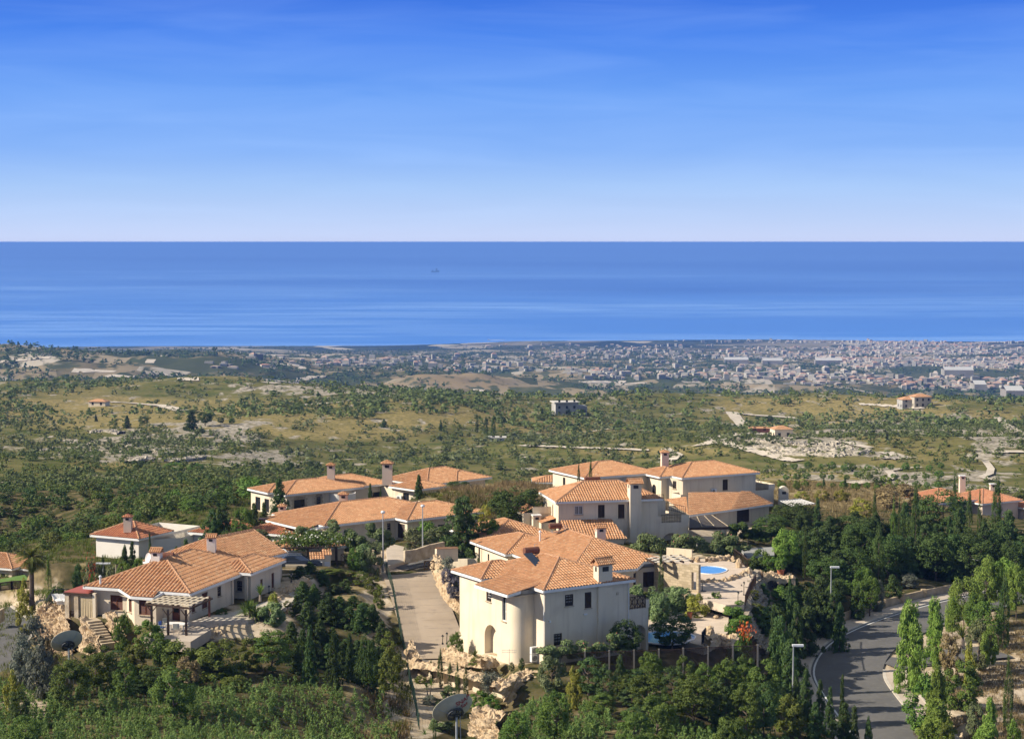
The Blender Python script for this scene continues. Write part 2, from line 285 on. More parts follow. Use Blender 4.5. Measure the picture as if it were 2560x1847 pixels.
def ground_mat():
    m=bpy.data.materials.new('ground_soil'); m.use_nodes=True; n=m.node_tree.nodes; l=m.node_tree.links; b=n['Principled BSDF']; b.inputs['Roughness'].default_value=1; b.inputs['Specular IOR Level'].default_value=0
    g=n.new('ShaderNodeNewGeometry'); P=g.outputs['Position']
    def noise(s,d=6,st=None,vor=False):
        v=P
        if st: mp=n.new('ShaderNodeMapping'); l.new(P,mp.inputs[0]); mp.inputs['Scale'].default_value=st; v=mp.outputs[0]
        if vor: t=n.new('ShaderNodeTexVoronoi'); t.inputs['Scale'].default_value=s; l.new(v,t.inputs['Vector']); return t
        t=n.new('ShaderNodeTexNoise'); t.inputs['Scale'].default_value=s; t.inputs['Detail'].default_value=d; l.new(v,t.inputs['Vector']); return t.outputs[0]
    def rng(o,a,b_,lo=0.,hi=1.):
        r=n.new('ShaderNodeMapRange'); l.new(o,r.inputs[0]); r.inputs[1].default_value=a; r.inputs[2].default_value=b_; r.inputs[3].default_value=lo; r.inputs[4].default_value=hi; return r.outputs[0]
    def mix(f,a,b_):
        x=n.new('ShaderNodeMixRGB')
        if isinstance(f,float): x.inputs[0].default_value=f
        else: l.new(f,x.inputs[0])
        for i,v in ((1,a),(2,b_)):
            if isinstance(v,tuple): x.inputs[i].default_value=(*v,1)
            else: l.new(v,x.inputs[i])
        return x.outputs[0]
    def mth(op,a,b_):
        x=n.new('ShaderNodeMath'); x.operation=op; x.use_clamp=True
        for i,v in ((0,a),(1,b_)):
            if isinstance(v,(int,float)): x.inputs[i].default_value=v
            else: l.new(v,x.inputs[i])
        return x.outputs[0]
    def attr(nm):
        a=n.new('ShaderNodeAttribute'); a.attribute_name=nm; s=n.new('ShaderNodeSeparateColor'); l.new(a.outputs['Color'],s.inputs[0]); return s.outputs[0],s.outputs[1],s.outputs[2],a.outputs['Alpha']
    rock,grass,bare,dry=attr('mask'); near,farz,coast,_=attr('zone')
    n1=noise(.012,8); n2=noise(.09,8); n3=noise(.6,6); n4=noise(.004,6)
    # hills: scrub green / olive, dry grass, limestone
    scrub=mix(rng(n2,.38,.62),(.07,.09,.022),(.16,.15,.055))
    scrub=mix(rng(n3,.45,.7),scrub,(.15,.13,.06))
    tan=mix(rng(n2,.35,.65),(.33,.26,.11),(.25,.205,.08)); tan=mix(rng(n3,.4,.7),tan,(.13,.12,.045))
    hill=mix(rng(mth('ADD',n1,mth('MULTIPLY',grass,.35)),.52,.66),scrub,tan)
    rk=mix(rng(n3,.4,.6),(.46,.41,.33),(.18,.16,.11))
    hill=mix(rng(mth('ADD',noise(.11,9,(1,.5,3)),mth('MULTIPLY',rock,.24)),.60,.68),hill,rk)
    # far plain: patchwork of fields
    vo=noise(.0065,0,(1,.55,0),True); vc=vo.outputs['Color']; sv=n.new('ShaderNodeSeparateColor'); l.new(vc,sv.inputs[0])
    field=mix(rng(sv.outputs[0],.45,.55),(.07,.085,.035),(.20,.165,.09)); field=mix(rng(sv.outputs[1],.72,.78),field,(.38,.33,.24))
    field=mix(rng(noise(.02,7),.42,.6),field,(.065,.075,.035)); vo2=noise(.018,0,(1,.5,0),True); s2=n.new('ShaderNodeSeparateColor'); l.new(vo2.outputs['Color'],s2.inputs[0]); field=mix(rng(s2.outputs[0],.62,.68),field,(.27,.22,.13)); field=mix(rng(s2.outputs[1],.70,.76),field,(.06,.075,.035)); field=mix(rng(s2.outputs[2],.90,.93),field,(.45,.40,.31)); field=mix(rng(n4,.58,.66),field,(.26,.20,.11)); field=mix(rng(noise(.06,5,(1,.35,1)),.52,.62),field,(.075,.085,.04))
    col=mix(farz,hill,field)
    cst=mix(rng(noise(.0011,5,(1,.35,0)),.46,.52),(.03,.045,.045),(.22,.20,.15)); cst=mix(rng(sv.outputs[2],.62,.7),cst,(.06,.075,.05)); cst=mix(rng(sv.outputs[1],.85,.88),cst,(.42,.38,.30))
    col=mix(coast,col,cst)
    # estate ground
    und=mix(rng(noise(.5,8),.4,.6),(.05,.055,.02),(.13,.105,.055))
    pale=mix(rng(noise(.7,8),.4,.62),(.54,.45,.33),(.38,.30,.20)); pale=mix(rng(noise(2.5,5),.55,.7),pale,(.30,.23,.14))
    straw=mix(rng(noise(1.2,8),.35,.65),(.36,.28,.15),(.20,.16,.08))
    nc=mix(rng(mth('ADD',noise(.4,7),mth('MULTIPLY',dry,.5)),.60,.72),und,straw); nc=mix(rng(mth('ADD',noise(.45,7),mth('MULTIPLY',bare,.55)),.66,.78),nc,pale)
    col=mix(near,col,nc)
    l.new(col,b.inputs['Base Color'])
    bp=n.new('ShaderNodeBump'); bp.inputs['Distance'].default_value=.22; bp.inputs['Strength'].default_value=.7; l.new(noise(.7,8),bp.inputs['Height']); l.new(bp.outputs[0],b.inputs['Normal'])
    return m
# ------------------------------------------------ sea
def build_sea():
    m=bpy.data.materials.new('sea_water'); m.use_nodes=True; n=m.node_tree.nodes; l=m.node_tree.links; b=n['Principled BSDF']
    b.inputs['Roughness'].default_value=.35; b.inputs['IOR'].default_value=1.33
    g=n.new('ShaderNodeNewGeometry'); 
    def noise(s,st,d=6,dist=0):
        mp=n.new('ShaderNodeMapping'); l.new(g.outputs['Position'],mp.inputs[0]); mp.inputs['Scale'].default_value=st; mp.inputs['Rotation'].default_value=(0,0,R(4)); t=n.new('ShaderNodeTexNoise'); t.inputs['Scale'].default_value=s; t.inputs['Detail'].default_value=d; t.inputs['Distortion'].default_value=dist; l.new(mp.outputs[0],t.inputs['Vector']); return t.outputs[0]
    def rng(o,a,b_):
        r=n.new('ShaderNodeMapRange'); l.new(o,r.inputs[0]); r.inputs[1].default_value=a; r.inputs[2].default_value=b_; return r.outputs[0]
    def mix(f,a,b_):
        x=n.new('ShaderNodeMixRGB'); l.new(f,x.inputs[0])
        for i,v in ((1,a),(2,b_)):
            if isinstance(v,tuple): x.inputs[i].default_value=(*v,1)
            else: l.new(v,x.inputs[i])
        return x.outputs[0]
    c=mix(rng(noise(.0007,(.3,1,1),11,.5),.36,.66),(.07,.23,.64),(.25,.47,.86)); c=mix(rng(noise(.0045,(.25,1,1),8,.3),.45,.62),c,(.07,.24,.66))
    c=mix(rng(noise(.02,(.35,1,1),4),.77,.80),c,(.8,.85,.9))
    dk=n.new('ShaderNodeMapRange'); l.new(noise(.00005,(.6,1,1),4,.3),dk.inputs[0]); dk.inputs[1].default_value=.48; dk.inputs[2].default_value=.56; c=mix(dk.outputs[0],c,(.02,.12,.46))
    l.new(c,b.inputs['Base Color'])
    bp=n.new('ShaderNodeBump'); bp.inputs['Distance'].default_value=1.5; bp.inputs['Strength'].default_value=.5; l.new(noise(.03,(.5,1,1),5),bp.inputs['Height']); l.new(bp.outputs[0],b.inputs['Normal'])
    mb=MB(); ys=[5600,7000,9000,13000,20000,40000,90000,200000]
    for a,c_ in zip(ys[:-1],ys[1:]): mb.face([(-a*.8,a,0),(a*.8,a,0),(c_*.8,c_,0),(-c_*.8,c_,0)])
    mb.build('sea',m,kind='structure')
def strip(name,path,hw0,hw1,m,dz,n_off=None,**k):
    """ribbon along a path from offset hw0 to hw1 (left is negative)"""
    mb=MB(); P=[]
    for i,p in enumerate(path):
        a=path[max(i-1,0)]; b=path[min(i+1,len(path)-1)]; dx,dy=b[0]-a[0],b[1]-a[1]; q=math.hypot(dx,dy); nx,ny=dy/q,-dx/q
        P.append(((p[0]+nx*hw0,p[1]+ny*hw0,p[2]+dz),(p[0]+nx*hw1,p[1]+ny*hw1,p[2]+dz)))
    for a,b in zip(P[:-1],P[1:]): mb.face([a[0],a[1],b[1],b[0]])
    return mb.build(name,m,**k),P
def kerb(name,path,o0,o1,h,m,**k):
    mb=MB(); P=[]
    for i,p in enumerate(path):
        a=path[max(i-1,0)]; b=path[min(i+1,len(path)-1)]; dx,dy=b[0]-a[0],b[1]-a[1]; q=math.hypot(dx,dy); nx,ny=dy/q,-dx/q
        P.append([(p[0]+nx*o,p[1]+ny*o,p[2]+z) for o,z in ((o0,-.3),(o0,h),(o1,h),(o1,-.3))])
    for a,b in zip(P[:-1],P[1:]):
        for j in range(3): mb.face([a[j],a[j+1],b[j+1],b[j]])
    return mb.build(name,m,**k)
build_sea(); 
PADS+= [(-31.05,165.8,6.2,8.5,R(-18),326.4),(-28,176,7,9,R(-18),326.6),(-4,190,8,10,R(25),324.5),(5.5,160,7,8,R(32),323.2),(13,213,9,6,R(12),324.9),(28,253,12,8,R(28),322.3),(18,251,10,8,R(28),322.3),(-19,211,10,7,R(38),325.3),(-30,243,10,6,R(38),323.6),(-8,250,10,7,R(45),323.6),(-44,206,9,8,0,324)]
_a=(X(1033,158),158.);_b=(X(1256,150.3),150.3); _q=(_b[0]-_a[0],_b[1]-_a[1]); _L=math.hypot(*_q); _n=(_q[1]/_L,-_q[0]/_L)
PADS.append(((_a[0]+_b[0])/2+_n[0]*1.5,(_a[1]+_b[1])/2+_n[1]*1.5,_L/2+.3,1.3,math.atan2(_q[1],_q[0]),321.1))
build_ground()
# ------------------------------------------------ house building kit
PL=mat('cream_plaster',(.76,.66,.50),(.70,.60,.44),.5,.9,.012,14,c3=(.62,.52,.39),s3=.35,t3=(.56,.75),spec=.1,streak=(.60,.50,.37))
PLW=mat('white_plaster',(.80,.76,.68),(.74,.69,.60),.5,.9,.01,14,spec=.1)
PLP=mat('pink_plaster',(.74,.60,.47),(.69,.55,.43),.5,.9,.01,14,spec=.1)
WHT=mat('white_paint',(.80,.79,.76),(.74,.73,.69),1.5,.6,spec=.2)
TILE=mat('clay_tile',(.55,.295,.152),(.44,.225,.112),1.3,.85,c3=(.60,.39,.23),s3=3.,t3=(.52,.7),spec=.12,spots=((.25,.16,.10),2.2,.55))
TILE2=mat('old_clay_tile',(.42,.17,.095),(.50,.23,.12),1.6,.85,c3=(.30,.13,.08),s3=2.2,t3=(.55,.75),spec=.12)
CAP=mat('ridge_tile',(.50,.29,.17),(.38,.205,.115),2.5,.85,spec=.12)
DW=mat('dark_wood',(.045,.027,.018),(.065,.04,.025),3,.6)
BW=mat('brown_wood',(.16,.055,.028),(.12,.042,.022),3,.6)
GL=mat('window_glass',(.018,.022,.028),None,1,.12,spec=.6)
STN=mat('pale_stone',(.52,.42,.29),(.38,.30,.20),1.6,.95,.05,5,c3=(.60,.51,.38),s3=.9,t3=(.5,.7),spec=.08)
SOF=mat('soffit',(.66,.58,.45),None,1,.9)
MET=mat('grey_metal',(.42,.44,.45),(.36,.38,.39),3,.45,metal=.3)
WMET=mat('white_metal',(.74,.75,.74),(.68,.69,.68),4,.45)
BLK=mat('black_iron',(.02,.02,.02),None,1,.5)
RUST=mat('rusty_tank',(.20,.085,.05),(.13,.055,.035),6,.8)
BLUE=mat('blue_plastic',(.06,.16,.55),None,1,.4)
BEI=mat('beige_canvas',(.50,.40,.25),(.44,.35,.21),2,.9,.05,2)
def tile_face(V_,F_,M_,poly,w=.27,c=.38,a=.045,mi=0):
    P=[Vector(p) for p in poly]; n=(P[1]-P[0]).cross(P[2]-P[0]).normalized()
    if n.z<0: P=P[::-1]; n=-n
    ac=Vector((0,0,1)).cross(n).normalized(); up=n.cross(ac)   # across, up-slope
    U=[p.dot(ac) for p in P]; S=[p.dot(up) for p in P]; d0=P[0].dot(n)
    k=4; u0=math.floor(min(U)/w)*w; nu=int(math.ceil((max(U)-u0)/w))*k; s0=math.floor(min(S)/c)*c; ns=int(math.ceil((max(S)-s0)/c))
    uu=u0+np.arange(nu+1)*w/k; prof=a*np.array([0,.85,1.1,.85])[np.arange(nu+1)%k]
    ss=[];st=[]
    for j in range(ns): ss+= [s0+j*c+.002,s0+(j+1)*c]; st+=[.035,0]
    ss=np.array(ss);st=np.array(st)
    A,B=np.meshgrid(uu,ss); H=prof[None,:]+st[:,None]*(.4+.6*prof[None,:]/a)+RS.uniform(-.004,.004,(len(ss),1))
    co=np.array(ac)[None,None]*A[...,None]+np.array(up)[None,None]*B[...,None]+np.array(n)[None,None]*(d0+H)[...,None]
    nr,nc=A.shape; idx=np.arange(nr*nc).reshape(nr,nc)
    bm=bmesh.new(); vs=[bm.verts.new(p) for p in co.reshape(-1,3)]
    # only cells touching the polygon
    inside=np.ones(A.shape,bool); L=len(P)
    for i in range(L):
        e=P[(i+1)%L]-P[i]; inn=n.cross(e).normalized(); dd=A*ac.dot(inn)+B*up.dot(inn)-P[i].dot(inn)+d0*n.dot(inn); inside&=dd>-(max(w,c)*1.2)
    for r_ in range(nr-1):
        for q in range(nc-1):
            if inside[r_,q]|inside[r_+1,q+1]: bm.faces.new((vs[idx[r_,q]],vs[idx[r_,q+1]],vs[idx[r_+1,q+1]],vs[idx[r_+1,q]]))
    for i in range(L):
        e=P[(i+1)%L]-P[i]; inn=n.cross(e).normalized()
        g=bm.verts[:]+bm.edges[:]+bm.faces[:]
        bmesh.ops.bisect_plane(bm,geom=g,plane_co=P[i],plane_no=-inn,clear_outer=True)
    loose=[v for v in bm.verts if not v.link_faces]; bmesh.ops.delete(bm,geom=loose,context='VERTS')
    base=len(V_); bm.verts.index_update()
    V_+= [tuple(v.co) for v in bm.verts]
    for f in bm.faces: F_.append(tuple(base+v.index for v in f.verts)); M_.append(mi)
    bm.free()
def cap_line(mb,a,b,r=.13,step=.42):
    a=Vector(a);b=Vector(b);L=(b-a).length;n=max(1,int(L/step));d=(b-a)/n; dn=d.normalized(); sx=dn.cross(Vector((0,0,1))).normalized(); up=sx.cross(dn)
    for i in range(n):
        p=a+d*i; q=a+d*(i+1.12); k=len(mb.v)
        for c_,rr in ((p,r*1.12),(q,r*.86)):
            for t in (-20,25,90,155,200): mb.v.append(tuple(c_+sx*math.cos(R(t))*rr+up*(math.sin(R(t))*rr+.02)))
        for j in range(4): mb.f.append((k+j,k+j+1,k+5+j+1,k+5+j)); mb.m.append(1)
        mb.f.append((k,k+1,k+2,k+3,k+4)); mb.m.append(1)
class House:
    nd=.7
    def __init__(s,name,fr,label,cat='house',group=None,plaster=None,tile=None,tw=.31):
        s.x,s.y,s.z,s.ya=fr; s.c,s.s=math.cos(R(s.ya)),math.sin(R(s.ya)); s.root=empty(name,(s.x,s.y,s.z),R(s.ya),label,cat,group)
        s.pl=plaster or PL; s.tile=tile or TILE; s.tw=tw; s.V=[];s.F=[];s.M=[]; s.capm=MB(); s.fas=MB(); s.wall=MB(); s.caps=MB()
    def loc(s,p): x,y=p[0]-s.x,p[1]-s.y; return (x*s.c+y*s.s,-x*s.s+y*s.c,p[2]-s.z)
    def wld(s,u,v,z=0): return (s.x+u*s.c-v*s.s,s.y+u*s.s+v*s.c,s.z+z)
    def face(s,poly,fas=None): tile_face(s.V,s.F,s.M,poly,w=s.tw,c=s.tw*1.4,a=s.tw*.27)
    def fascia(s,a,b,h=.2,t=.06):
        a=Vector(a);b=Vector(b); d=(b-a).normalized(); n=Vector((d.y,-d.x,0)).normalized(); p=a+n*t; q=b+n*t
        z=Vector((0,0,1)); up=Vector((0,0,.03)); i=len(s.fas.v)
        s.fas.face([a+up,p+up,q+up,b+up][::-1]); s.fas.face([p-z*h,q-z*h,q+up,p+up]); s.fas.face([a-z*h,b-z*h,q-z*h,p-z*h]); s.fas.face([a-z*h,a+up,p+up,p-z*h]); s.fas.face([b-z*h,q-z*h,q+up,b+up])
    def hip(s,u0,v0,u1,v1,ze,pitch=19,dz=0,edges='fblr',cap=True,gable=''):
        ze+=dz; W=u1-u0; D=v1-v0; t=math.tan(R(pitch))
        if 'b' in gable: r=W/2; a=(u0+r,v0+r,ze+r*t); b=(u0+r,v1,ze+r*t)
        elif W>=D: r=D/2; a=(u0+(0 if 'l' in gable else r),v0+r,ze+r*t); b=(u1-(0 if 'r' in gable else r),v0+r,ze+r*t)
        else: r=W/2; a=(u0+r,v0+r,ze+r*t); b=(u0+r,v1-r,ze+r*t)
        A,B,C,D_=(u0,v0,ze),(u1,v0,ze),(u1,v1,ze),(u0,v1,ze)
        if 'b' in gable: W=0; fs=[[A,B,a],[B,C,b,a],[D_,A,a,b]]; s.wall.face([(u0+.3,v1-.2,ze-.1),(u1-.3,v1-.2,ze-.1),(b[0],v1-.2,b[2]-.08)][::-1])
        elif W>=D: fs=[[A,B,b,a],[B,C,b],[C,D_,a,b],[D_,A,a]]
        else: fs=[[A,B,a],[B,C,b,a],[C,D_,b],[D_,A,a,b]]
        for f in fs:
            if (Vector(f[1])-Vector(f[0])).length>.3 and abs((Vector(f[1])-Vector(f[0])).cross(Vector(f[2])-Vector(f[0])).z)>.01: s.face(f)
        for p,q in ((A,a),(B,b if W>=D else a),(C,b),(D_,a if W>=D else b)):
            if cap: cap_line(s.caps,p,q)
        if (Vector(a)-Vector(b)).length>.5: cap_line(s.caps,a,b)
        for k,(p,q) in zip('frbl',((A,B),(B,C),(C,D_),(D_,A))):
            if k in edges: s.fascia(p,q)
        s.fas.cm=1; z=ze-.19; s.fas.face([(u0,v0,z),(u0,v1,z),(u1,v1,z),(u1,v0,z)]); s.fas.cm=0
        return a,b
    def slab(s,poly,z,t=.02): s.fas.cm=1; s.fas.face([(p[0],p[1],z) for p in poly][::-1]); s.fas.cm=0
    def walls(s,poly,z0,z1,ops={},close=True,depth=.14):
        n=len(poly)
        for i in range(n if close else n-1):
            p=Vector((*poly[i],0)); q=Vector((*poly[(i+1)%n],0)); d=(q-p); L=d.length; d/=L; nn=Vector((d.y,-d.x,0)); O=ops.get(i,[])
            P=lambda a,z,k=0: tuple(p+d*a-nn*k+Vector((0,0,z)))
            ss=sorted({0,L,*[min(max(v,0),L) for o in O for v in (o[0],o[0]+o[1])]}); zs=sorted({z0,z1,*[v for o in O for v in (o[2],o[2]+o[3])]})
            for a,b in zip(ss[:-1],ss[1:]):
                for c_,e in zip(zs[:-1],zs[1:]):
                    if any(o[0]-1e-4<=a and b<=o[0]+o[1]+1e-4 and o[2]-1e-4<=c_ and e<=o[2]+o[3]+1e-4 for o in O): continue
                    s.wall.face([P(a,c_),P(b,c_),P(b,e),P(a,e)])
            for o in O:
                a,w_,c_,h,kind=o[:5]; b=a+w_; e=c_+h; dp=s.nd if kind=='niche' else depth
                arch=len(o)>5 and o[5]
                s.wall.face([P(a,c_,dp),P(b,c_,dp),P(b,e,dp),P(a,e,dp)])
                s.wall.face([P(a,c_),P(b,c_),P(b,c_,dp),P(a,c_,dp)]); 
                if not arch:
                    for (x0,zz0,x1,zz1) in ((b,c_,b,e),(b,e,a,e),(a,e,a,c_)): s.wall.face([P(x0,zz0),P(x1,zz1),P(x1,zz1,dp),P(x0,zz0,dp)])
                else:
                    r=w_/2; cc=e-r; K=10; arc=[(a+r+r*math.cos(PI*k/K),cc+r*math.sin(PI*k/K)) for k in range(K+1)]
                    s.wall.face([P(b,c_),P(b,cc),P(b,cc,dp),P(b,c_,dp)]); s.wall.face([P(a,cc),P(a,c_),P(a,c_,dp),P(a,cc,dp)])
                    for (x0,q0),(x1,q1) in zip(arc[:-1],arc[1:]):
                        s.wall.face([P(x0,q0),P(x1,q1),P(x1,q1,dp),P(x0,q0,dp)]); s.wall.face([P(x0,q0),P(x0,e),P(x1,e),P(x1,q1)])
                if kind!='niche': s.window(P(a+w_/2,c_,depth-.005)[:3],math.atan2(d.y,d.x),w_-.02,h-.02,kind,arch)
    def window(s,p,rz,w,h,kind,arch=False):
        """x along wall, -y outwards"""
        f=MB(); g=MB(); nm='window'; fm=DW; gm=GL
        if kind in('shutter','bshutter'):
            nm='window_shutter'; fm=DW if kind=='shutter' else BW; n=max(6,int(h/.09))
            for x0,x1 in ((-w/2,-.01),(.01,w/2)) if w>.7 else ((-w/2,w/2),):
                f.box(x0,-.07,0,x0+.06,-.01,h).box(x1-.06,-.07,0,x1,-.01,h).box(x0+.06,-.07,0,x1-.06,-.01,.07).box(x0+.06,-.07,h-.07,x1-.06,-.01,h)
                for i in range(n):
                    z=.07+(h-.14)*(i+.15)/n; f.face([(x0+.06,-.055,z),(x1-.06,-.055,z),(x1-.06,-.015,z+(h-.14)/n*.75),(x0+.06,-.015,z+(h-.14)/n*.75)])
            f.box(-w/2,-.008,0,w/2,0,h)
            o=f.build(nm,fm,s.root,p,rz)
            m=MB(); m.box(-w/2-.06,-.24,-.07,w/2+.06,-.145,-.01); m.build('sill',STN if kind!='x' else STN,o); return o
        if kind=='door':
            f.box(-w/2,-.06,0,w/2,0,h); f.box(-w/2+.12,-.075,.15,w/2-.12,-.06,h*.42); o=f.build('door',BW,s.root,p,rz); g.box(-w/2+.14,-.07,h*.55,w/2-.14,-.061,h-.15); g.build('pane',GL,o); m=MB(); m.box(w/2-.14,-.11,h*.47,w/2-.08,-.061,h*.5); m.build('handle',MET,o); return o
        if kind in('french','darkdoor'): fm=DW
        if kind=='whitewin': fm=WHT
        fw=.05
        if arch:
            r=w/2; K=10; arc=[(r*math.cos(PI*k/K),h-r+r*math.sin(PI*k/K)) for k in range(K+1)]; arc=[(r,0)]+arc+[(-r,0)]
            for (x0,z0),(x1,z1) in zip(arc[:-1],arc[1:]): f.beam((x0*.96,-.04,z0),(x1*.96,-.04,z1),.05,.06)
            g.face([(x*.97,-.02,z*.99) for x,z in arc]); fm2=DW
            f.beam((r*.35,-.05,.02),(r*.35,-.05,h*.86),.05); f.beam((r*.35,-.05,h*.38),(r*.95,-.05,h*.38),.05); f.beam((-r*.95,-.05,.03),(r*.95,-.05,.03),.06); fm=WHT if h>1.8 else DW
        else:
            f.box(-w/2,-.06,0,-w/2+fw,0,h).box(w/2-fw,-.06,0,w/2,0,h).box(-w/2+fw,-.06,0,w/2-fw,0,fw).box(-w/2+fw,-.06,h-fw,w/2-fw,0,h)
            if w>.5: f.box(-.025,-.05,fw,.025,-.005,h-fw)
            g.box(-w/2+fw,-.03,fw,w/2-fw,-.015,h-fw)
        o=f.build('window',fm,s.root,p,rz); g.build('pane',gm,o)
        if kind=='grille':
            b=MB()
            for i in range(5): x=-w/2+w*(i+.5)/5; b.beam((x,-.13,.03),(x,-.13,h-.03),.022)
            for z in (.25,.5,.75): b.beam((-w/2+.03,-.13,z*h),(w/2-.03,-.13,z*h),.022)
            b.build('window_grille',DW,o)
            q=MB()
            for i in range(4):
                for z in (.36,.62,.85): q.box(-w/2+w*(i+.78)/5,-.035,z*h-.05,-w/2+w*(i+.78)/5+.07,-.0305,z*h+.06)
            q.build('curtain',WHT,o)
        if kind=='whitewin':
            b=MB()
            for i in range(6): x=-w/2+w*(i+.5)/6; b.beam((x,-.12,.03),(x,-.12,h-.03),.035)
            b.build('window_grille',WHT,o)
        if kind not in('french','darkdoor'):
            m=MB(); m.box(-w/2-.06,-.26,-.07,w/2+.06,-.145,-.01); m.build('sill',STN,o)
        return o
    def chimney(s,p,w,d,h,style='gable',rz=0,mat_=None,flare=0):
        """p: base centre (local); h: height of the shaft"""
        m=MB(); m.box(-w/2,-d/2,0,w/2,d/2,h)
        if flare:
            m.face([(-w/2-flare,-d/2-.003,0),(w/2+.02,-d/2-.003,0),(w/2+.02,-d/2-.003,flare*1.3),(-w/2,-d/2-.003,flare*1.3)]); m.face([(-w/2-flare,-d/2-.003,0),(-w/2,-d/2-.003,flare*1.3),(-w/2,d/2,flare*1.3),(-w/2-flare,d/2,0)])
        o=m.build('chimney',mat_ or s.pl,s.root,p,R(rz)); q=MB(); 
        q.box(-w*.22,-d/2-.015,h-w*.42,w*.22,-d/2-.004,h-w*.14); q.build('flue_opening',BLK,o); q=MB(); q.box(-w/2-.015,-d*.15,h-w*.42,-w/2-.004,d*.15,h-w*.14)
        q.build('flue_opening',BLK,o)
        V_,F_,M_=[],[],[]; e=w*.16; hh=w*.36
        if style in('gable','hip'):
            if style=='gable': fs=[[(-w/2-e,-d/2-e,h),(w/2+e,-d/2-e,h),(w/2+e,0,h+hh),(-w/2-e,0,h+hh)],[(w/2+e,d/2+e,h),(-w/2-e,d/2+e,h),(-w/2-e,0,h+hh),(w/2+e,0,h+hh)]]
            else: fs=[[(-w/2-e,-d/2-e,h),(w/2+e,-d/2-e,h),(0,0,h+hh)],[(w/2+e,-d/2-e,h),(w/2+e,d/2+e,h),(0,0,h+hh)],[(w/2+e,d/2+e,h),(-w/2-e,d/2+e,h),(0,0,h+hh)],[(-w/2-e,d/2+e,h),(-w/2-e,-d/2-e,h),(0,0,h+hh)]]
            for f in fs: tile_face(V_,F_,M_,f,w=.2,c=.3,a=.04)
            me=bpy.data.meshes.new('chimney_cap'); mb=MB(); mb.v=V_; mb.f=F_; mb.m=M_
            if style=='gable':
                cap_line(mb,(-w/2-e,0,h+hh),(w/2+e,0,h+hh),.09,.3); mb.m=[min(x,0) for x in mb.m]; mb.face([(-w/2,-d/2,h),(-w/2,d/2,h),(-w/2,0,h+hh*.9)]); mb.face([(w/2,-d/2,h),(w/2,d/2,h),(w/2,0,h+hh*.9)])
            mb.box(-w/2-e*.7,-d/2-e*.7,h-.06,w/2+e*.7,d/2+e*.7,h-.002)
            mb.m=[0]*len(mb.f); mb.build('chimney_cap',s.tile,o)
        elif style=='flat':
            mb=MB(); mb.box(-w/2-.07,-d/2-.07,h,w/2+.07,d/2+.07,h+.12); mb.build('chimney_cap',WHT,o)
        elif style=='dome':
            mb=MB(); 
            K=8; arc=[(-w/2*math.cos(PI*k/K),h+w/2*.8*math.sin(PI*k/K)) for k in range(K+1)]
            for (x0,z0),(x1,z1) in zip(arc[:-1],arc[1:]): mb.face([(x0,-d/2,z0),(x1,-d/2,z1),(x1,d/2,z1),(x0,d/2,z0)])
            mb.face([(x,-d/2,z) for x,z in arc]); mb.face([(x,d/2,z) for x,z in arc][::-1]); mb.build('chimney_cap',s.pl,o)
        return o
    def ac(s,p,rz=0):
        m=MB(); m.box(-.42,-.3,0,.42,0,.62); o=m.build('air_conditioner',WMET,s.root,p,R(rz))
        q=MB(); c=-.1
        q.face([(c+.25*math.cos(2*PI*k/16),-.306,.31+.25*math.sin(2*PI*k/16)) for k in range(16)]); q.build('fan_grille',BLK,o)
        q=MB(); 
        for r_ in (.09,.17,.25):
            for k in range(16): a,b=2*PI*k/16,2*PI*(k+1)/16; q.beam((c+r_*math.cos(a),-.315,.31+r_*math.sin(a)),(c+r_*math.cos(b),-.315,.31+r_*math.sin(b)),.016)
        q.build('fan_guard',WMET,o); q=MB(); q.box(-.3,-.28,-.06,-.24,-.02,-.002).box(.24,-.28,-.06,.3,-.02,-.002); q.build('bracket',MET,o); return o
    def tank(s,p,L=1.5,r=.32,rz=0,m_=None):
        m=MB(); m.tube([(-L/2,0,r+.25),(-L/2+.05,0,r+.25),(L/2-.05,0,r+.25),(L/2,0,r+.25)],[r*.8,r,r,r*.8],14); o=m.build('water_tank',m_ or RUST,s.root,p,R(rz),smooth=False)
        q=MB()
        for x in (-L*.3,L*.3): q.beam((x,-r*.8,-.15),(x,0,r+.25-r*.9),.05).beam((x,r*.8,-.15),(x,0,r+.25-r*.9),.05)
        q.beam((-L*.3,-r*.8,-.1),(L*.3,-r*.8,-.1),.04).beam((-L*.3,r*.8,-.1),(L*.3,r*.8,-.1),.04); q.tube([(L*.2,0,r*2+.2),(L*.2,0,r*2+.5),(L*.45,0,r*2+.5)],.025,5); q.build('tank_stand',MET,o); return o
    def merge(s,g):
        def tr(P): return [s.loc((g.x+p[0]*g.c-p[1]*g.s,g.y+p[0]*g.s+p[1]*g.c,g.z+p[2])) for p in P]
        b=len(s.V); s.V+=tr(g.V); s.F+=[tuple(b+i for i in f) for f in g.F]; s.M+=g.M
        for n in ('caps','fas','wall'):
            A=getattr(s,n); B=getattr(g,n); b=len(A.v); A.v+=tr(B.v); A.f+=[tuple(b+i for i in f) for f in B.f]; A.m+=B.m
        bpy.data.objects.remove(g.root)
    def done(s):
        if s.wall.f: s.wall.build('wall',s.pl,s.root)
        if s.F or s.caps.f:
            b=len(s.V); mb=MB(); mb.v=s.V+s.caps.v; mb.f=s.F+[tuple(b+i for i in f) for f in s.caps.f]; mb.m=s.M+s.caps.m; mb.build('roof',[s.tile,CAP],s.root)
        if s.fas.f: s.fas.build('roof_fascia',[WHT,SOF],s.root)
        return s.root
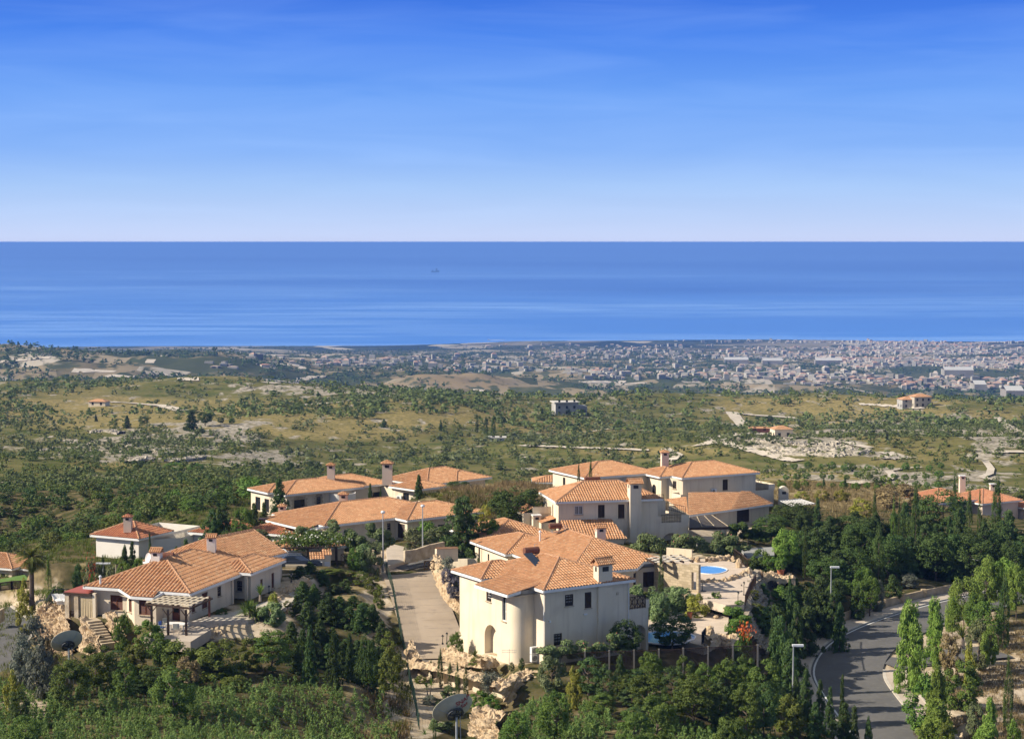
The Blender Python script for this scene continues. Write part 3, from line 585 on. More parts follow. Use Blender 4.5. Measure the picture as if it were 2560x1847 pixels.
def railing(mb,a,b,h=.9,n=8,r=.02,cross=False):
    a=Vector(a);b=Vector(b);z=Vector((0,0,1)); mb.beam(a+z*h,b+z*h,r*2.4); mb.beam(a+z*.12,b+z*.12,r*2)
    for i in range(n+1):
        p=a+(b-a)*i/n; mb.beam(p,p+z*h,r*(2.4 if i in(0,n) else 1.4))
    if cross:
        for i in range(0,n,2):
            p=a+(b-a)*i/n;q=a+(b-a)*min(i+2,n)/n; mb.beam(p+z*.12,q+z*h,r*1.6); mb.beam(p+z*h,q+z*.12,r*1.6)
# ------------------------------------------------ the villas
# --- front villa
h=House('villa',(2.71,153,323.2,32),'two-storey cream villa in front, with arched niche and two stacked air conditioners','villa')
h.hip(0,0,9.7,12.1,6.65,19); h.hip(-1.8,7.4,4.5,12.7,6.65,20,dz=-.03)
h.face([(-2.7,1.5,6.28),(-2.7,7.0,6.28),(1.2,7.0,7.0),(1.2,1.5,7.0)][::-1]); h.fascia((-2.7,7.0,6.28),(-2.7,1.5,6.28)); h.fascia((-2.7,1.5,6.28),(-1.4,1.5,6.5)); h.slab([(-2.7,1.5),(1,1.5),(1,7),(-2.7,7)],6.1)
cap_line(h.caps,(-2.7,1.55,6.3),(.2,1.55,6.83),.08)
a=[(-.4+1.05*math.cos(t),3.15+1.05*math.sin(t)) for t in [PI+PI/2*k/28 for k in range(29)]]
h.walls([(.35,.35),(9.35,.35),(9.35,11.8),(-1.45,11.8)]+a+[(.35,2.1)],-.6,6.42,{0:[(2.1,.88,4.97,1.02,'grille'),(4.18,.72,4.57,1.41,'shutter'),(.94,.86,1.62,1.06,'grille')],3:[(4.7,.85,4.75,.9,'grille'),(7.35,.72,3.45,2.3,'arch',True),(4.4,2.15,-.05,2.75,'niche',True)]})
for p in ((.15,1.75,.18),(.15,1.75,.86)): h.ac(p,0)
h.chimney((6.6,.55,.6),1.5,.8,7.7,'gable',flare=.5); h.tank((4.0,8.2,8.0),1.5,.33,32-40)
m=MB(); m.beam((3.2,5.6,7.7),(3.2,7.6,8.5),.9,.06); m.build('solar_panel',mat('solar_glass',(.02,.03,.05),None,1,.15,spec=.6),h.root)
m=MB(); m.box(.75,.22,3.75,.93,.35,3.95).box(4.4,.22,4.0,4.75,.35,4.12); m.build('wall_fixture',WHT,h.root)
m=MB(); m.tube([(.22,.28,-.4),(.22,.28,6.3)],.045,6).tube([(9.2,.27,-.4),(9.2,.27,6.3)],.045,6); m.build('downpipe',WHT,h.root); m=MB(); m.box(3.2,.3,.4,3.5,.345,.7).box(7.9,.3,5.4,8.15,.345,5.65); m.build('vent',STN,h.root)
# terrace block to the right with black railing and arch
m=House.__new__(House)
h.walls([(9.35,.5),(11.55,.5),(11.55,5),(9.35,5)],-.6,3.9,{0:[(.25,1.7,-.1,2.5,'niche',True)]})
h.walls([(11.2,.42),(11.6,.42),(11.6,5.05),(11.2,5.05)],3.9,4.65)
q=MB(); q.box(9.3,.55,3.8,11.6,5,3.92); q.build('terrace_floor',STN,h.root)
q=MB(); railing(q,(9.45,.5,3.9),(11.2,.5,3.9),1.1,6,.03,True); q.build('railing',DW,h.root)
h.done()
# --- middle villa, single storey
h=House('villa',(11.74,178,324.5,25),'low cream villa behind the front one, with a white flue and curved stone wall','villa')
rz_=2.5+6.2*math.tan(R(20)); A=(-6.6,.6,2.5); B=(1.2,.6,2.5); C=(2.6,1.7,2.9); D=(4.9,1.7,2.9); ap=(-.4,7.0,rz_); rb=(-.4,13.4,rz_)
h.face([A,B,C,ap]); h.face([C,D,ap]); h.face([D,(4.9,19,2.9),rb,ap]); h.face([(-6.6,19,2.5),A,ap,rb]); h.face([(4.9,19,2.9),(-6.6,19,2.5),rb])
for p,q in ((A,ap),(D,ap),(ap,rb),(rb,(4.9,19,2.9))): cap_line(h.caps,p,q)
h.fascia(A,B); h.fascia(B,C); h.fascia(C,D); h.fascia(D,(4.9,19,2.9)); h.fascia((-6.6,13.5,2.5),A); h.slab([(-6.6,.6),(1.2,.6),(2.6,1.7),(4.9,1.7),(4.9,19),(-6.6,19)],2.3)
h.hip(-7.4,13.5,.8,23,2.5,17,dz=.02); h.hip(-6.3,20.5,3.0,31,2.52,19,dz=.06)
h.walls([(-6.0,1.2),(1.0,1.2),(2.4,2.5),(4.6,2.5),(4.6,18.5),(-6.0,18.5)],-.6,2.75,{2:[(.55,1.3,-.05,1.75,'shutter')],1:[(.3,.9,-.05,1.9,'shutter')]})
h.walls([(-6.9,14),(0,14),(0,22.6),(-6.9,22.6)],-1.5,2.45,{3:[(.95,.42,.6,1.35,'slot'),(3.4,.42,.95,.75,'slot'),(5.9,.9,.7,.75,'slot')]})
b=h.loc(onz(*ZR(4,1515,880),328.6)); h.chimney((b[0],b[1],b[2]-.6),.95,.8,2.1,'gable',mat_=PLP,rz=-12)
b=h.loc(onz(*ZR(4,945,893),328.0)); m=MB(); m.tube([b,(b[0],b[1],b[2]+1.15)],.09,8).lathe([(.0,1.42),(.16,1.2),(.16,1.15),(.09,1.12)],8,b); m.build('flue_pipe',WHT,h.root)
b=h.loc(onz(*ZR(4,1090,770),329.3)); h.tank((b[0],b[1],b[2]-.1),1.4,.3,-8)
m=MB(); b=h.loc(onz(*ZR(4,1180,800),329.0)); m.tube([b,(b[0],b[1],b[2]+.9)],.02,5)
for z in (.55,.7,.85): m.beam((b[0]-.35,b[1],b[2]+z),(b[0]+.35,b[1],b[2]+z),.02)
m.build('antenna',MET,h.root)
# curved stone wall with arched opening and pergola slats above
sw=[h.loc(onz(*ZR(8,x_,y_),324.6)) for x_,y_ in ((285,640),(420,665),(530,682),(610,696),(702,712))]
m=MB()
for i,(p,q) in enumerate(zip(sw[:-1],sw[1:])):
    p=Vector((p[0],p[1],-.4));q=Vector((q[0],q[1],-.4)); d=(q-p).normalized(); n=Vector((-d.y,d.x,0))*.35; z=Vector((0,0,3.4 if i<3 else 3.6)); 
    if i==3:
        L=(q-p).length; z1=Vector((0,0,1.0)); z2=Vector((0,0,2.8))
        m.face([p,q,q+z1,p+z1]); m.face([p+z2,q+z2,q+z,p+z]); a1=p+d*L*.28;a2=p+d*L*.78; m.face([p+z1,a1+z1,a1+z2,p+z2]); m.face([a2+z1,q+z1,q+z2,a2+z2]); m.face([a1+z1,a1+z1+n,a1+z2+n,a1+z2]); m.face([a2+z1,a2+z2,a2+z2+n,a2+z1+n]); m.face([a1+z1,a2+z1,a2+z1+n,a1+z1+n]); m.face([p+z,q+z,q+z+n,p+z+n])
    else:
        m.face([p,q,q+z,p+z]); m.face([p+n,p+n+z,q+n+z,q+n]); m.face([p+z,q+z,q+z+n,p+z+n])
    if i==3: m.face([q,q+n,q+n+z,q+z])
sb=mat('stone_blocks',(.46,.38,.26),(.38,.31,.21),1.4,.95,spec=.08); bn=sb.node_tree.nodes; bl=sb.node_tree.links; br=bn.new('ShaderNodeTexBrick'); br.inputs['Scale'].default_value=1.; br.inputs['Brick Width'].default_value=.55; br.inputs['Row Height'].default_value=.26; br.inputs['Mortar Size'].default_value=.012
br.inputs['Color1'].default_value=(.54,.44,.30,1); br.inputs['Color2'].default_value=(.36,.29,.19,1); br.inputs['Mortar'].default_value=(.27,.22,.15,1); tcx=bn.new('ShaderNodeTexCoord'); dv=(Vector(sw[3])-Vector(sw[0])).normalized(); dt=bn.new('ShaderNodeVectorMath'); dt.operation='DOT_PRODUCT'; dt.inputs[1].default_value=(dv.x,dv.y,0); sx_=bn.new('ShaderNodeSeparateXYZ'); cx_=bn.new('ShaderNodeCombineXYZ'); bl.new(tcx.outputs['Object'],dt.inputs[0]); bl.new(tcx.outputs['Object'],sx_.inputs[0]); bl.new(dt.outputs['Value'],cx_.inputs[0]); bl.new(sx_.outputs['Z'],cx_.inputs[1]); bl.new(cx_.outputs[0],br.inputs['Vector']); bl.new(br.outputs['Color'],bn['Principled BSDF'].inputs['Base Color'])
m.build('stone_wall',sb,h.root)
m=MB(); q0=Vector(h.loc(onz(*ZR(8,290,405),327.6))); q1=Vector(h.loc(onz(*ZR(8,650,388),327.6))); dd=(q1-q0); nn=Vector(h.loc(onz(*ZR(8,120,325),327.2)))-q0
nn=Vector((-dd.y,dd.x,0)).normalized()*3.8
m2=MB()
for i in range(5): m.beam(q0+dd*(i/4)-nn*.02,q0+dd*(i/4)+nn,.14,.2)
for j in range(7):
    for i in range(4):
        a0=q0+dd*(i/4)+nn*((j+.2)/7); 
        if (i+j)%1==0: m2.box(0,0,0,1,1,1) if False else m2.beam(a0+dd*(.02+.11*(j%2))+Vector((0,0,.1)),a0+dd*(.15+.11*(j%2))+Vector((0,0,.1)),.46,.03)
m.build('pergola_beams',DW,h.root); m2.build('pergola_slats',mat('canvas_slat',(.60,.54,.44),None,1,.8),h.root)
h.done()
# --- two-storey villa with the tall chimney
h=House('villa',(5.04,205,324.9,12),'two-storey cream villa with a tall chimney rising from the ground and railed balcony','villa')
h.hip(0,0,12.8,8.6,5.07,21.5); h.hip(1.6,5.5,8,10.5,5.1,17)
h.walls([(.4,.4),(12.3,.4),(12.3,8.1),(.4,8.1)],-1,4.88,{0:[(1.9,1.0,3.5,1.0,'whitewin'),(4.7,.8,3.05,1.5,'shutter'),(7.1,.78,2.88,1.65,'shutter')],3:[(4.6,.45,2.4,1.9,'slot')]})
h.chimney((9.4,.2,-.6),1.35,1.25,7.6,'gable',flare=.9)
h.ac((7.6,.38,.95)); h.tank((5.9,6.2,6.3),1.9,.26,0)
h.face([(.5,.35,2.85),(6.6,.35,2.85),(7.6,-3.2,1.1),(.2,-3.2,1.1)]); h.walls([(.6,-2.9),(7.3,-2.9),(7.0,.4),(.6,.4)],-.6,1.15); 
h.walls([(12.3,.5),(16.05,.5),(16.05,7.5),(12.3,7.5)],-.6,2.2,{0:[(.55,2.2,-1.0,1.95,'niche',True)]})
h.walls([(12.3,.42),(12.75,.42),(12.75,.75),(12.3,.75)],2.2,3.0); h.walls([(15.15,.42),(16.1,.42),(16.1,7.5),(15.8,7.5),(15.8,.8),(15.15,.8)],2.2,3.05)
h.walls([(12.3,4.9),(14.6,4.9),(14.6,5.2),(12.3,5.2)],2.2,4.1)
q=MB(); q.box(12.3,.6,2.12,15.9,7.4,2.22); q.build('terrace_floor',STN,h.root)
q=MB(); railing(q,(12.75,.5,2.2),(15.15,.5,2.2),.9,12,.018); railing(q,(14.7,5,3.0),(15.9,1.2,3.0),.9,10,.018); railing(q,(12.4,5.0,4.1),(14.4,5.0,4.1),.75,8,.018); q.build('railing',BLK,h.root)
# small wing on the left
h.walls([(-2.9,4.2),(.4,4.2),(.4,7.4),(-2.9,7.4)],-1,3.3); h.face([(-3.0,4.1,3.2),(-1.7,4.1,3.9),(-1.7,7.4,3.9),(-3.0,7.4,3.2)]); h.walls([(-1.8,4.0),(.4,4.0),(.4,4.25),(-1.8,4.25)],3.2,3.95)
h.face([(-1.4,1.6,2.4),(.4,1.6,2.9),(.4,4.0,2.9),(-1.4,4.0,2.4)]); h.walls([(-1.3,1.8),(.4,1.8),(.4,4),(-1.3,4)],-.6,2.45)
h.chimney((-1.5,3.5,-.5),.95,.8,3.55,'flat')
h.done()
# patio roof beside it
SLT=mat('patio_slats',(.10,.085,.075),(.16,.14,.12),5,.8,stretch=(1,8,1))
def W3(k,x,y,z): return onz(*ZR(k,x,y),z)
pr=empty('patio_roof',W3(6,1640,830,324.2),0,'dark slatted patio roof on stone pillar beside the railed balcony villa','patio roof'); px0=Vector(pr.location)
P1=[Vector(W3(6,a,b,326.6))-px0 for a,b in ((1315,745),(1650,738),(1510,640),(1318,655))]
m=MB(); n_=20
for i in range(n_):
    a=P1[0].lerp(P1[3],(i+.15)/n_); b=P1[1].lerp(P1[2],(i+.15)/n_); m.beam(a,b,.22,.03)
m.build('slats',SLT,pr); m=MB()
for t in (0,.33,.66,1): m.beam(P1[0].lerp(P1[1],t)+Vector((0,0,.06)),P1[3].lerp(P1[2],t)+Vector((0,0,.06)),.08,.05)
m.build('rafter',STN,pr); m=MB(); m.beam(P1[0]-Vector((0,0,.15)),P1[1]-Vector((0,0,.15)),.16,.28).beam(P1[1]-Vector((0,0,.15)),P1[2]-Vector((0,0,.15)),.14,.24); m.build('beam',DW,pr)
m=MB(); m.box(-.35,-.3,-.3,.35,.4,2.1,0,(P1[1].x-.5,P1[1].y+.2,0)); m.build('pillar',STN,pr); m=MB(); m.box(0,0,-.3,3.2,.2,1.2,0,(P1[0].x,P1[0].y+.8,0)); m.build('low_wall',PL,pr)
# --- back right villa
h=House('villa',(23.31,245,322.3,28),'two-storey cream villa at the back with two hipped roofs and a long lean-to roof','villa')
h.hip(0,0,13,9.4,5.16,17); h.hip(-1.95,2.6,4,9.2,5.13,16)
h.walls([(.4,.4),(12.6,.4),(12.6,9),(-1.5,9),(-1.5,2.9),(-.6,2.9)],-.6,4.97,{0:[(6.6,.88,3.0,1.5,'shutter')],3:[(3.75,1.0,2.4,1.45,'win',True)],5:[(1.0,.6,3.55,1.05,'grille')]})
h.ac((5.4,.38,2.7))
b=h.loc(onz(*ZR(6,1860,455),326.6)); h.walls([(12.6,1.0),(16.2,1.0),(16.2,6),(12.6,6)],-.6,2.5); h.walls([(15.2,.9),(16.3,.9),(16.3,6),(15.2,6)],2.5,3.25)
q=MB(); railing(q,(12.6,1.0,2.5),(15.2,1.0,2.5),.85,12,.02); railing(q,(12.8,4.5,2.9),(16,4.5,2.9),.85,14,.02); q.build('railing',BLK,h.root)
ll=[h.loc(onz(*ZR(6,x_,y_),z_)) for x_,y_,z_ in ((1310,640,324.3),(1110,505,325.8),(1675,592,324.3),(1830,435,325.9),(2030,540,324.25),(1290,480,325.9))]
h.face([ll[0],ll[2],(ll[3][0]-1.5,ll[3][1],ll[3][2]),(ll[5][0],ll[5][1],ll[5][2])]); h.face([ll[0],ll[5],ll[1]]); h.face([ll[2],ll[4],ll[3],(ll[3][0]-1.5,ll[3][1],ll[3][2])])
h.fascia(ll[0],ll[2]); h.fascia(ll[2],ll[4]); cap_line(h.caps,ll[4],ll[3])
w0=Vector(ll[0]);w1=Vector(ll[2]);w2=Vector(ll[4]); of=Vector((-.2,.5,0))
L1_=(w1-w0).length; h.walls([tuple((w0+of)[:2]),tuple((w1+of)[:2]),tuple((w2+of)[:2]),(w2.x,w2.y+8),(w0.x,w0.y+8)],-.8,1.95,{0:[(L1_*.6,.9,.6,.9,'grille')],1:[(1.9,2.6,-.05,1.7,'shutter')]})
h.walls([(-1.0,-1.2),(1.2,-1.2),(1.2,1),(-1.0,1)],-.6,3.1)
# left half of it
H4L=(9.99-23.31,0); r=h.loc((9.99,245,322.3))
u0,v0=r[0],r[1]; h.hip(u0,v0,u0+12.2,v0+10.1,5.16,16,dz=.01); h.walls([(u0+.4,v0+.4),(u0+12,v0+.4),(u0+12,v0+9.7),(u0+.4,v0+9.7)],-.6,4.97,{3:[(2.9,.7,3.2,1.3,'win')]})
a=[(u0+7.5+1.6*math.cos(t),v0+.9+1.6*math.sin(t)) for t in [PI+PI*k/10 for k in range(11)]]; h.walls(a,-.6,4.6,{},False)
b=h.loc(onz(*ZR(6,1105,180),328.9)); h.chimney((b[0],b[1],b[2]-1.5),1.0,.9,2.9,'hip',rz=-20,mat_=PLP)
q=h.loc(onz(*ZR(6,2125,490),323.5)); h.chimney((q[0],q[1],-.5),1.3,1.1,2.9,'dome',rz=-28)
h.done()
sr=empty('slatted_roof',W3(6,2200,560,322.6),0,'slatted black shade roof peeking over the trees by the back villa','shade roof'); p0=Vector(sr.location); m=MB(); m2=MB()
for i in range(9):
    a=Vector(W3(6,2085+i*22,505-i*1.5,323.6))-p0; b=Vector(W3(6,2200+i*24,560-i*3,323.6))-p0; m.beam(a,b,.12,.06)
m2.face([Vector(W3(6,x_,y_,323.5))-p0 for x_,y_ in ((2085,508),(2210,565),(2420,540),(2270,492))]); m.build('slats',WHT,sr); m2.build('shade_cloth',SLT,sr)
# --- middle left long villa
h=House('villa',(-21.03,200,325.3,38),'long single-storey villa with wide orange hip roof behind the two tall street lamps','villa')
h.hip(0,0,18,11.5,2.68,15); h.hip(9.55,-2.5,21,6.2,2.68,15,dz=.02)
h.face([(-1.7,1.2,2.3),(-1.7,10.4,2.3),(1.2,10.4,3.02),(1.2,1.2,3.02)][::-1]); h.fascia((-1.7,10.4,2.3),(-1.7,1.2,2.3)); h.fascia((-1.7,1.2,2.3),(0,0,2.68)); h.slab([(-1.7,1.2),(1,1.2),(1,10.4),(-1.7,10.4)],2.12)
h.walls([(.5,.5),(9.9,.5),(9.9,-2.0),(20.5,-2.0),(20.5,11),(-.2,11),(-.2,5),(-.8,4.2),(-.6,1.6)],-.6,2.5,{0:[(8.3,.5,.9,1.2,'grille')],2:[(.9,.9,.55,1.15,'grille'),(4.3,.9,.6,1.1,'grille')],8:[(.2,1.0,.3,1.7,'french')],7:[(.4,1.5,.2,1.8,'french')],1:[(.5,1.5,.4,1.7,'shutter')]})
b=h.loc(onz(*ZR(5,363,540),327.6)); h.chimney((b[0],b[1],b[2]-.6),.85,.8,1.75,'hip',mat_=PLP,rz=-38)
b=h.loc(onz(*ZR(5,890,402),329.3)); h.chimney((b[0],b[1],b[2]-.5),1.0,.9,1.15,'hip',mat_=PLP,rz=-38)
b=h.loc(onz(*ZR(5,250,690),325.0)); m=MB(); m.lathe([(.75,0),(.7,.9),(.5,1.6),(.45,2.2),(0,2.25)],10,(b[0],b[1],-.3)); m.build('outdoor_oven',STN,h.root)
m=MB(); b0=Vector(h.loc(onz(*ZR(5,160,572),327.6))); b1=Vector(h.loc(onz(*ZR(5,330,555),327.8))); m.beam(b0,b1,1.6,.12); m.build('porch_roof',DW,h.root)
m=MB(); b=h.loc(onz(*ZR(5,370,690),325.3)); m.box(-.25,-.25,-.4,.25,.25,2.5,0,(b[0],b[1],0)); m.build('pillar',PL,h.root)
h.done()
# --- back left villa
h=House('villa',(-29.94,236,323.6,38),'back left villa with stone-framed windows, white round drum wall and long hip roof','villa')
h.hip(0,0,12.4,8.7,2.8,15); h.hip(6,.7,17.9,9.5,2.8,15,dz=.03); h.hip(-.95,2.9,7,8.35,2.82,15,dz=.02)
h.walls([(.5,.5),(12,.5),(12,1.2),(17.4,1.2),(17.4,8.2),(-.5,8.2),(-.5,3.4)],-.8,2.62,{0:[(1.1,1.7,-.4,2.35,'darkdoor'),(4.6,.65,1.05,1.0,'grille')],2:[(1.8,2.1,.3,1.5,'french')],5:[(1.2,1.3,.1,1.8,'french'),(3.6,1.2,.1,1.8,'french')]})
m=MB()
for s_,z0_,w_,h_ in ((1.6,-.4,1.7,2.35),(5.1,1.05,.65,1.0)):
    for k in range(int(h_/.25)+1):
        for sx in (-1,1): e=.28+.12*(k%2); m.box(min(0,sx*e),-.04,z0_+k*.25,max(0,sx*e),-.003,z0_+k*.25+.22,0,(s_+(0 if sx<0 else w_),.5,0))
    for k in range(int(w_/.3)+1): m.box(0,-.04,0,.26,-.003,.32,0,(s_+k*.3-.02,.5,z0_+h_+.02))
m.build('window_surround',STN,h.root)
m=MB(); m.lathe([(1.9,-.6),(1.9,2.35),(1.75,2.35),(1.75,2.1)],28,(9.0,.3,0)); m.build('round_wall',PLW,h.root,smooth=False)
b=h.loc(onz(*ZR(5,782,190),327.9)); h.chimney((b[0],b[1],b[2]-.7),1.0,.9,2.1,'hip',mat_=PLP,rz=-38)
h.done()
# --- back centre villa
h=House('villa',(-11.77,242,323.6,45),'back villa with a big pink chimney at its left end, beside the dry grass knoll','villa')
h.hip(2.7,2.6,15,12,2.75,18); h.hip(-1.6,.2,4.4,5.6,2.75,17,dz=.02); h.hip(8,2.3,14.9,8.5,2.78,16,dz=.02)
h.walls([(-.4,.6),(4,.6),(4,3.2),(14.4,3.2),(14.4,11.5),(-1.2,11.5),(-1.2,4.8)],-.8,2.6,{0:[(1.6,.75,.8,1.3,'darkdoor'),(3.0,.7,1.1,1.15,'darkdoor')],6:[(1.4,1.0,.3,1.75,'french')],2:[(3.5,.7,1.5,.7,'grille')]})
h.ac((-1.05,3.9,1.0),-80); h.ac((9.4,3.15,1.6))
b=h.loc(onz(*ZR(5,1266,230),327.1)); h.chimney((b[0],b[1],b[2]-.7),1.35,1.1,3.0,'hip',mat_=PLP,rz=-45)
h.done()
# --- top left white villa
h=House('villa',(-41.81,200,324,-26),'white plastered villa at far left with brown tile roofs and one chimney','villa',plaster=PLW,tile=TILE2)
h.hip(-6.9,0,0,6.4,2.5,23); h.hip(-7.6,1.6,-2,6.8,2.45,18,dz=.02)
h.walls([(-6.4,.4),(-.4,.4),(-.4,12),(-6.4,12)],-2.5,2.3); 
m=MB(); m.box(-7.3,1.8,-2.5,-7.05,2.05,2.3).box(-7.3,5.5,-2.5,-7.05,5.75,2.3); m.build('column',PLW,h.root)
b=h.loc(onz(*ZR(1,1297,262),327.6)); h.chimney((b[0],b[1],b[2]-.6),.85,.85,1.75,'hip',mat_=PLP,rz=26)
u,v,_=h.loc((-44.0,209.0,0)); h.hip(1.2,7.5,9.4,14.5,2.3,18); h.hip(7.5,9,14,17,2.6,18); h.walls([(1.6,7.9),(9.0,7.9),(9,14),(1.6,14)],-2.5,2.1); h.walls([(7.9,9.4),(13.6,9.4),(13.6,16),(7.9,16)],-2.5,2.4)
h.walls([(-.4,3),(1.7,5.5),(1.7,9),(-.4,9)],-2.5,2.0); m=MB(); m.box(0,0,-1,1.4,3.4,2.0,0,(1.0,4.9,0)); 
h.done()
# --- small house at the left edge
h=House('cottage',(-55.6,216,314.5,-22),'small orange-roofed house cut by the left edge beside the palm','house')
g_=onz(*ZR(1,125,690),317.6)
h.x,h.y,h.z=g_[0],g_[1],315.4; h.root.location=(h.x,h.y,h.z)
h.hip(-9,0,0,7,2.2,20); h.hip(-1,1.5,7,9,2.0,16); h.walls([(-8.5,.5),(-.5,.5),(-.5,6.5),(-8.5,6.5)],-1,2.0,{0:[(6.2,.8,.4,1.0,'win')]}); h.walls([(-.5,2),(6.5,2),(6.5,8.5),(-.5,8.5)],-1,1.8)
h.done()
# --- right far house
h=House('villa',(0,0,0,0),'orange-roofed villa half hidden by cypresses at far right, with two tall pink chimneys','villa',plaster=PLP,tile=mat('bright_tile',(.54,.26,.145),(.46,.21,.115),1.3,.85,spec=.1))
g_=onz(*ZR(9,1480,330),318.3); h.x,h.y,h.z,h.ya=g_[0],g_[1]-1,314.9,30; h.c,h.s=math.cos(R(30)),math.sin(R(30)); h.root.location=(h.x,h.y,h.z); h.root.rotation_euler=(0,0,R(30))
h.hip(-4,-3,5.5,6,3.0,20); h.hip(4,-5,13,4,2.6,20); h.walls([(-3.5,-2.5),(5,-2.5),(5,5.5),(-3.5,5.5)],-2,2.8); h.walls([(4.5,-4.5),(12.5,-4.5),(12.5,3.5),(4.5,3.5)],-2,2.4,{0:[(3,1.2,.6,1.2,'grille')]})
h.hip(12.5,-9,20,-2,1.4,20); h.walls([(13,-8.5),(19.5,-8.5),(19.5,-2.5),(13,-2.5)],-2,1.2)
for a_,b_,zz in ((1682,262,318.6),(1970,340,317.5)):
    b=h.loc(onz(*ZR(9,a_,b_),zz)); h.chimney((b[0],b[1],b[2]-1),.95,.9,3.2,'flat',mat_=PLP,rz=-30)
h.done()
h=House('cottage',(0,0,0,0),'tiny red-roofed outbuilding behind the dry knoll','house',tw=.4)
g_=onz(*ZR(4,900,300),321.4); h.x,h.y,h.z=g_[0],g_[1],319.2; h.root.location=(h.x,h.y,h.z)
h.hip(-.5,-1,6,4,2.1,17); h.walls([(0,-.5),(5.5,-.5),(5.5,3.5),(0,3.5)],-1,1.95,{0:[(1,1,.6,1,'win')]}); h.done()
# --- front left villa
h=House('villa',(-28.18,156,326.4,-18),'single-storey villa at lower left with ribbed tile roof, brown shutters and stone porch','villa',tw=.36)
h.hip(-10.7,0,0,15.5,2.6,20); g=House('x',(-28.3,166.9,326.4,-33),'x'); g.hip(-8.6,0,0,11,2.66,24.5,gable='b',dz=.02); g.walls([(-8.2,.4),(-.4,.4),(-.4,10.8),(-8.2,10.8)],-.9,2.4); h.merge(g); h.hip(-3.6,9.64,1.15,17.05,2.72,19,dz=.03)
h.face([(-7.1,0,2.6),(-5.3,-1.05,2.22),(-3.1,-1.05,2.22),(-3.1,0,2.6)]); h.face([(-7.1,0,2.6),(-3.1,0,2.6),(-3.1,.6,2.82),(-7.1,.6,2.82)])
h.fascia((-7.1,0,2.6),(-5.3,-1.05,2.22)); h.fascia((-5.3,-1.05,2.22),(-3.1,-1.05,2.22)); h.fascia((-3.1,-1.05,2.22),(-2.7,-.05,2.58)); h.slab([(-7.1,0),(-5.3,-1.05),(-3.1,-1.05),(-3.1,0)],2.04)
h.walls([(-10.1,.6),(-6.7,.6),(-5.15,-.75),(-3.0,-.75),(-2.95,.45),(-.4,.45),(-.4,8.6),(-1.6,8.6),(-1.6,10.3),(.75,10.3),(.75,16.7),(-3,16.7),(-3,15),(-10.1,15)],-.9,2.42,
 {0:[(1.75,1.25,.55,1.35,'bshutter')],1:[(.6,.75,.6,1.3,'bshutter')],2:[(.45,1.25,.6,1.35,'bshutter')],4:[(.85,.8,-.1,1.55,'door')],5:[(.5,.65,.7,.7,'bshutter'),(2.4,1.1,.65,1.4,'bshutter'),(5.4,.7,1.2,.9,'grille')],8:[(.9,.55,.9,.95,'grille')],9:[(2.0,.5,.7,1.0,'bshutter'),(4.4,.6,.4,1.45,'bshutter')]})
m=MB(); m.box(-.55,8.5,-.9,-.25,8.8,2.42).box(.35,9.8,-.9,.6,10.05,2.42); m.build('column',PL,h.root)
b=h.loc(onz(*ZR(2,117,432),331.0)); h.chimney((b[0],b[1],b[2]-1.0),.8,.8,1.55,'gable',mat_=PLW,rz=18,)
b=h.loc(onz(*ZR(1,1565,625),330.7)); h.chimney((b[0],b[1]+.4,b[2]-1.0),.85,.85,1.9,'gable',mat_=PLW,rz=10)
b=h.loc(onz(*ZR(1,1690,590),330.9)); h.tank((b[0]-.4,b[1]+1.0,b[2]-.5),1.1,.32,15)
b=h.loc(onz(*ZR(1,1500,590),330.5)); m=MB(); m.lathe([(0,-.02),(.2,.02),(.36,.1),(.47,.2)],16); o=m.build('satellite_dish',WHT,h.root,(b[0],b[1]+.3,b[2])); o.rotation_euler=(R(75),0,R(-30)); m=MB(); m.tube([(b[0],b[1]+.35,b[2]-.5),(b[0],b[1]+.35,b[2])],.03,5); m.build('dish_mount',MET,h.root)
b=h.loc(onz(*ZR(1,1018,835),329.4)); m=MB(); m.tube([(b[0],b[1],b[2]-.1),(b[0],b[1],b[2]+.5)],.09,8).lathe([(0,.72),(.15,.58),(.15,.5),(.09,.48)],8,b); m.build('flue_pipe',WMET,h.root)
# porch with flat red roof, stone pillars and canvas blinds
m=MB(); m.box(-12.5,-.3,2.05,-10.0,3.4,2.12); m.build('porch_roof',mat('red_sheet',(.36,.10,.07),None,1,.6),h.root)
m=MB(); m.box(-12.55,-.38,1.86,-9.7,-.22,2.05).box(-12.58,-.3,1.86,-12.5,3.4,2.05); m.build('porch_beam',DW,h.root)
for u in (-12.45,-11.5): m=MB(); m.box(u,-.3,-1.6,u+.42,.2,1.86); m.build('pillar',STN,h.root)
m=MB()
for i in range(10): x0=-11.0+i*.13; m.face([(x0,-.22+.03*(i%2),-.4),(x0+.13,-.22+.03*((i+1)%2),-.4),(x0+.13,-.2,1.86),(x0,-.2,1.86)])
m.build('canvas_blind',BEI,h.root); m=MB(); m.face([(-12.03,-.05,.1),(-11.5,-.05,.1),(-11.5,-.05,1.86),(-12.03,-.05,1.86)]); m.build('canvas_blind',BEI,h.root)
m=MB(); railing(m,(-12.03,-.2,-.5),(-11.5,-.2,-.5),.85,4,.025); m.build('porch_railing',DW,h.root)
m=MB(); m.box(-9.65,-.25,-.9,-9.35,.05,2.1); m.build('column',PL,h.root)
h.walls([(-12.4,-.2),(-10.95,-.2),(-10.95,3.4),(-12.4,3.4)],-4,-.5)
m=MB(); m.box(-11.75,-.225,-2.1,-11.15,-.204,-1.1); m.build('white_panel',WHT,h.root)
m=MB(); m.box(-8.7,-.2,-.4,-7.4,.1,.25); m.build('planter',PL,h.root)
L1=h; h.done()
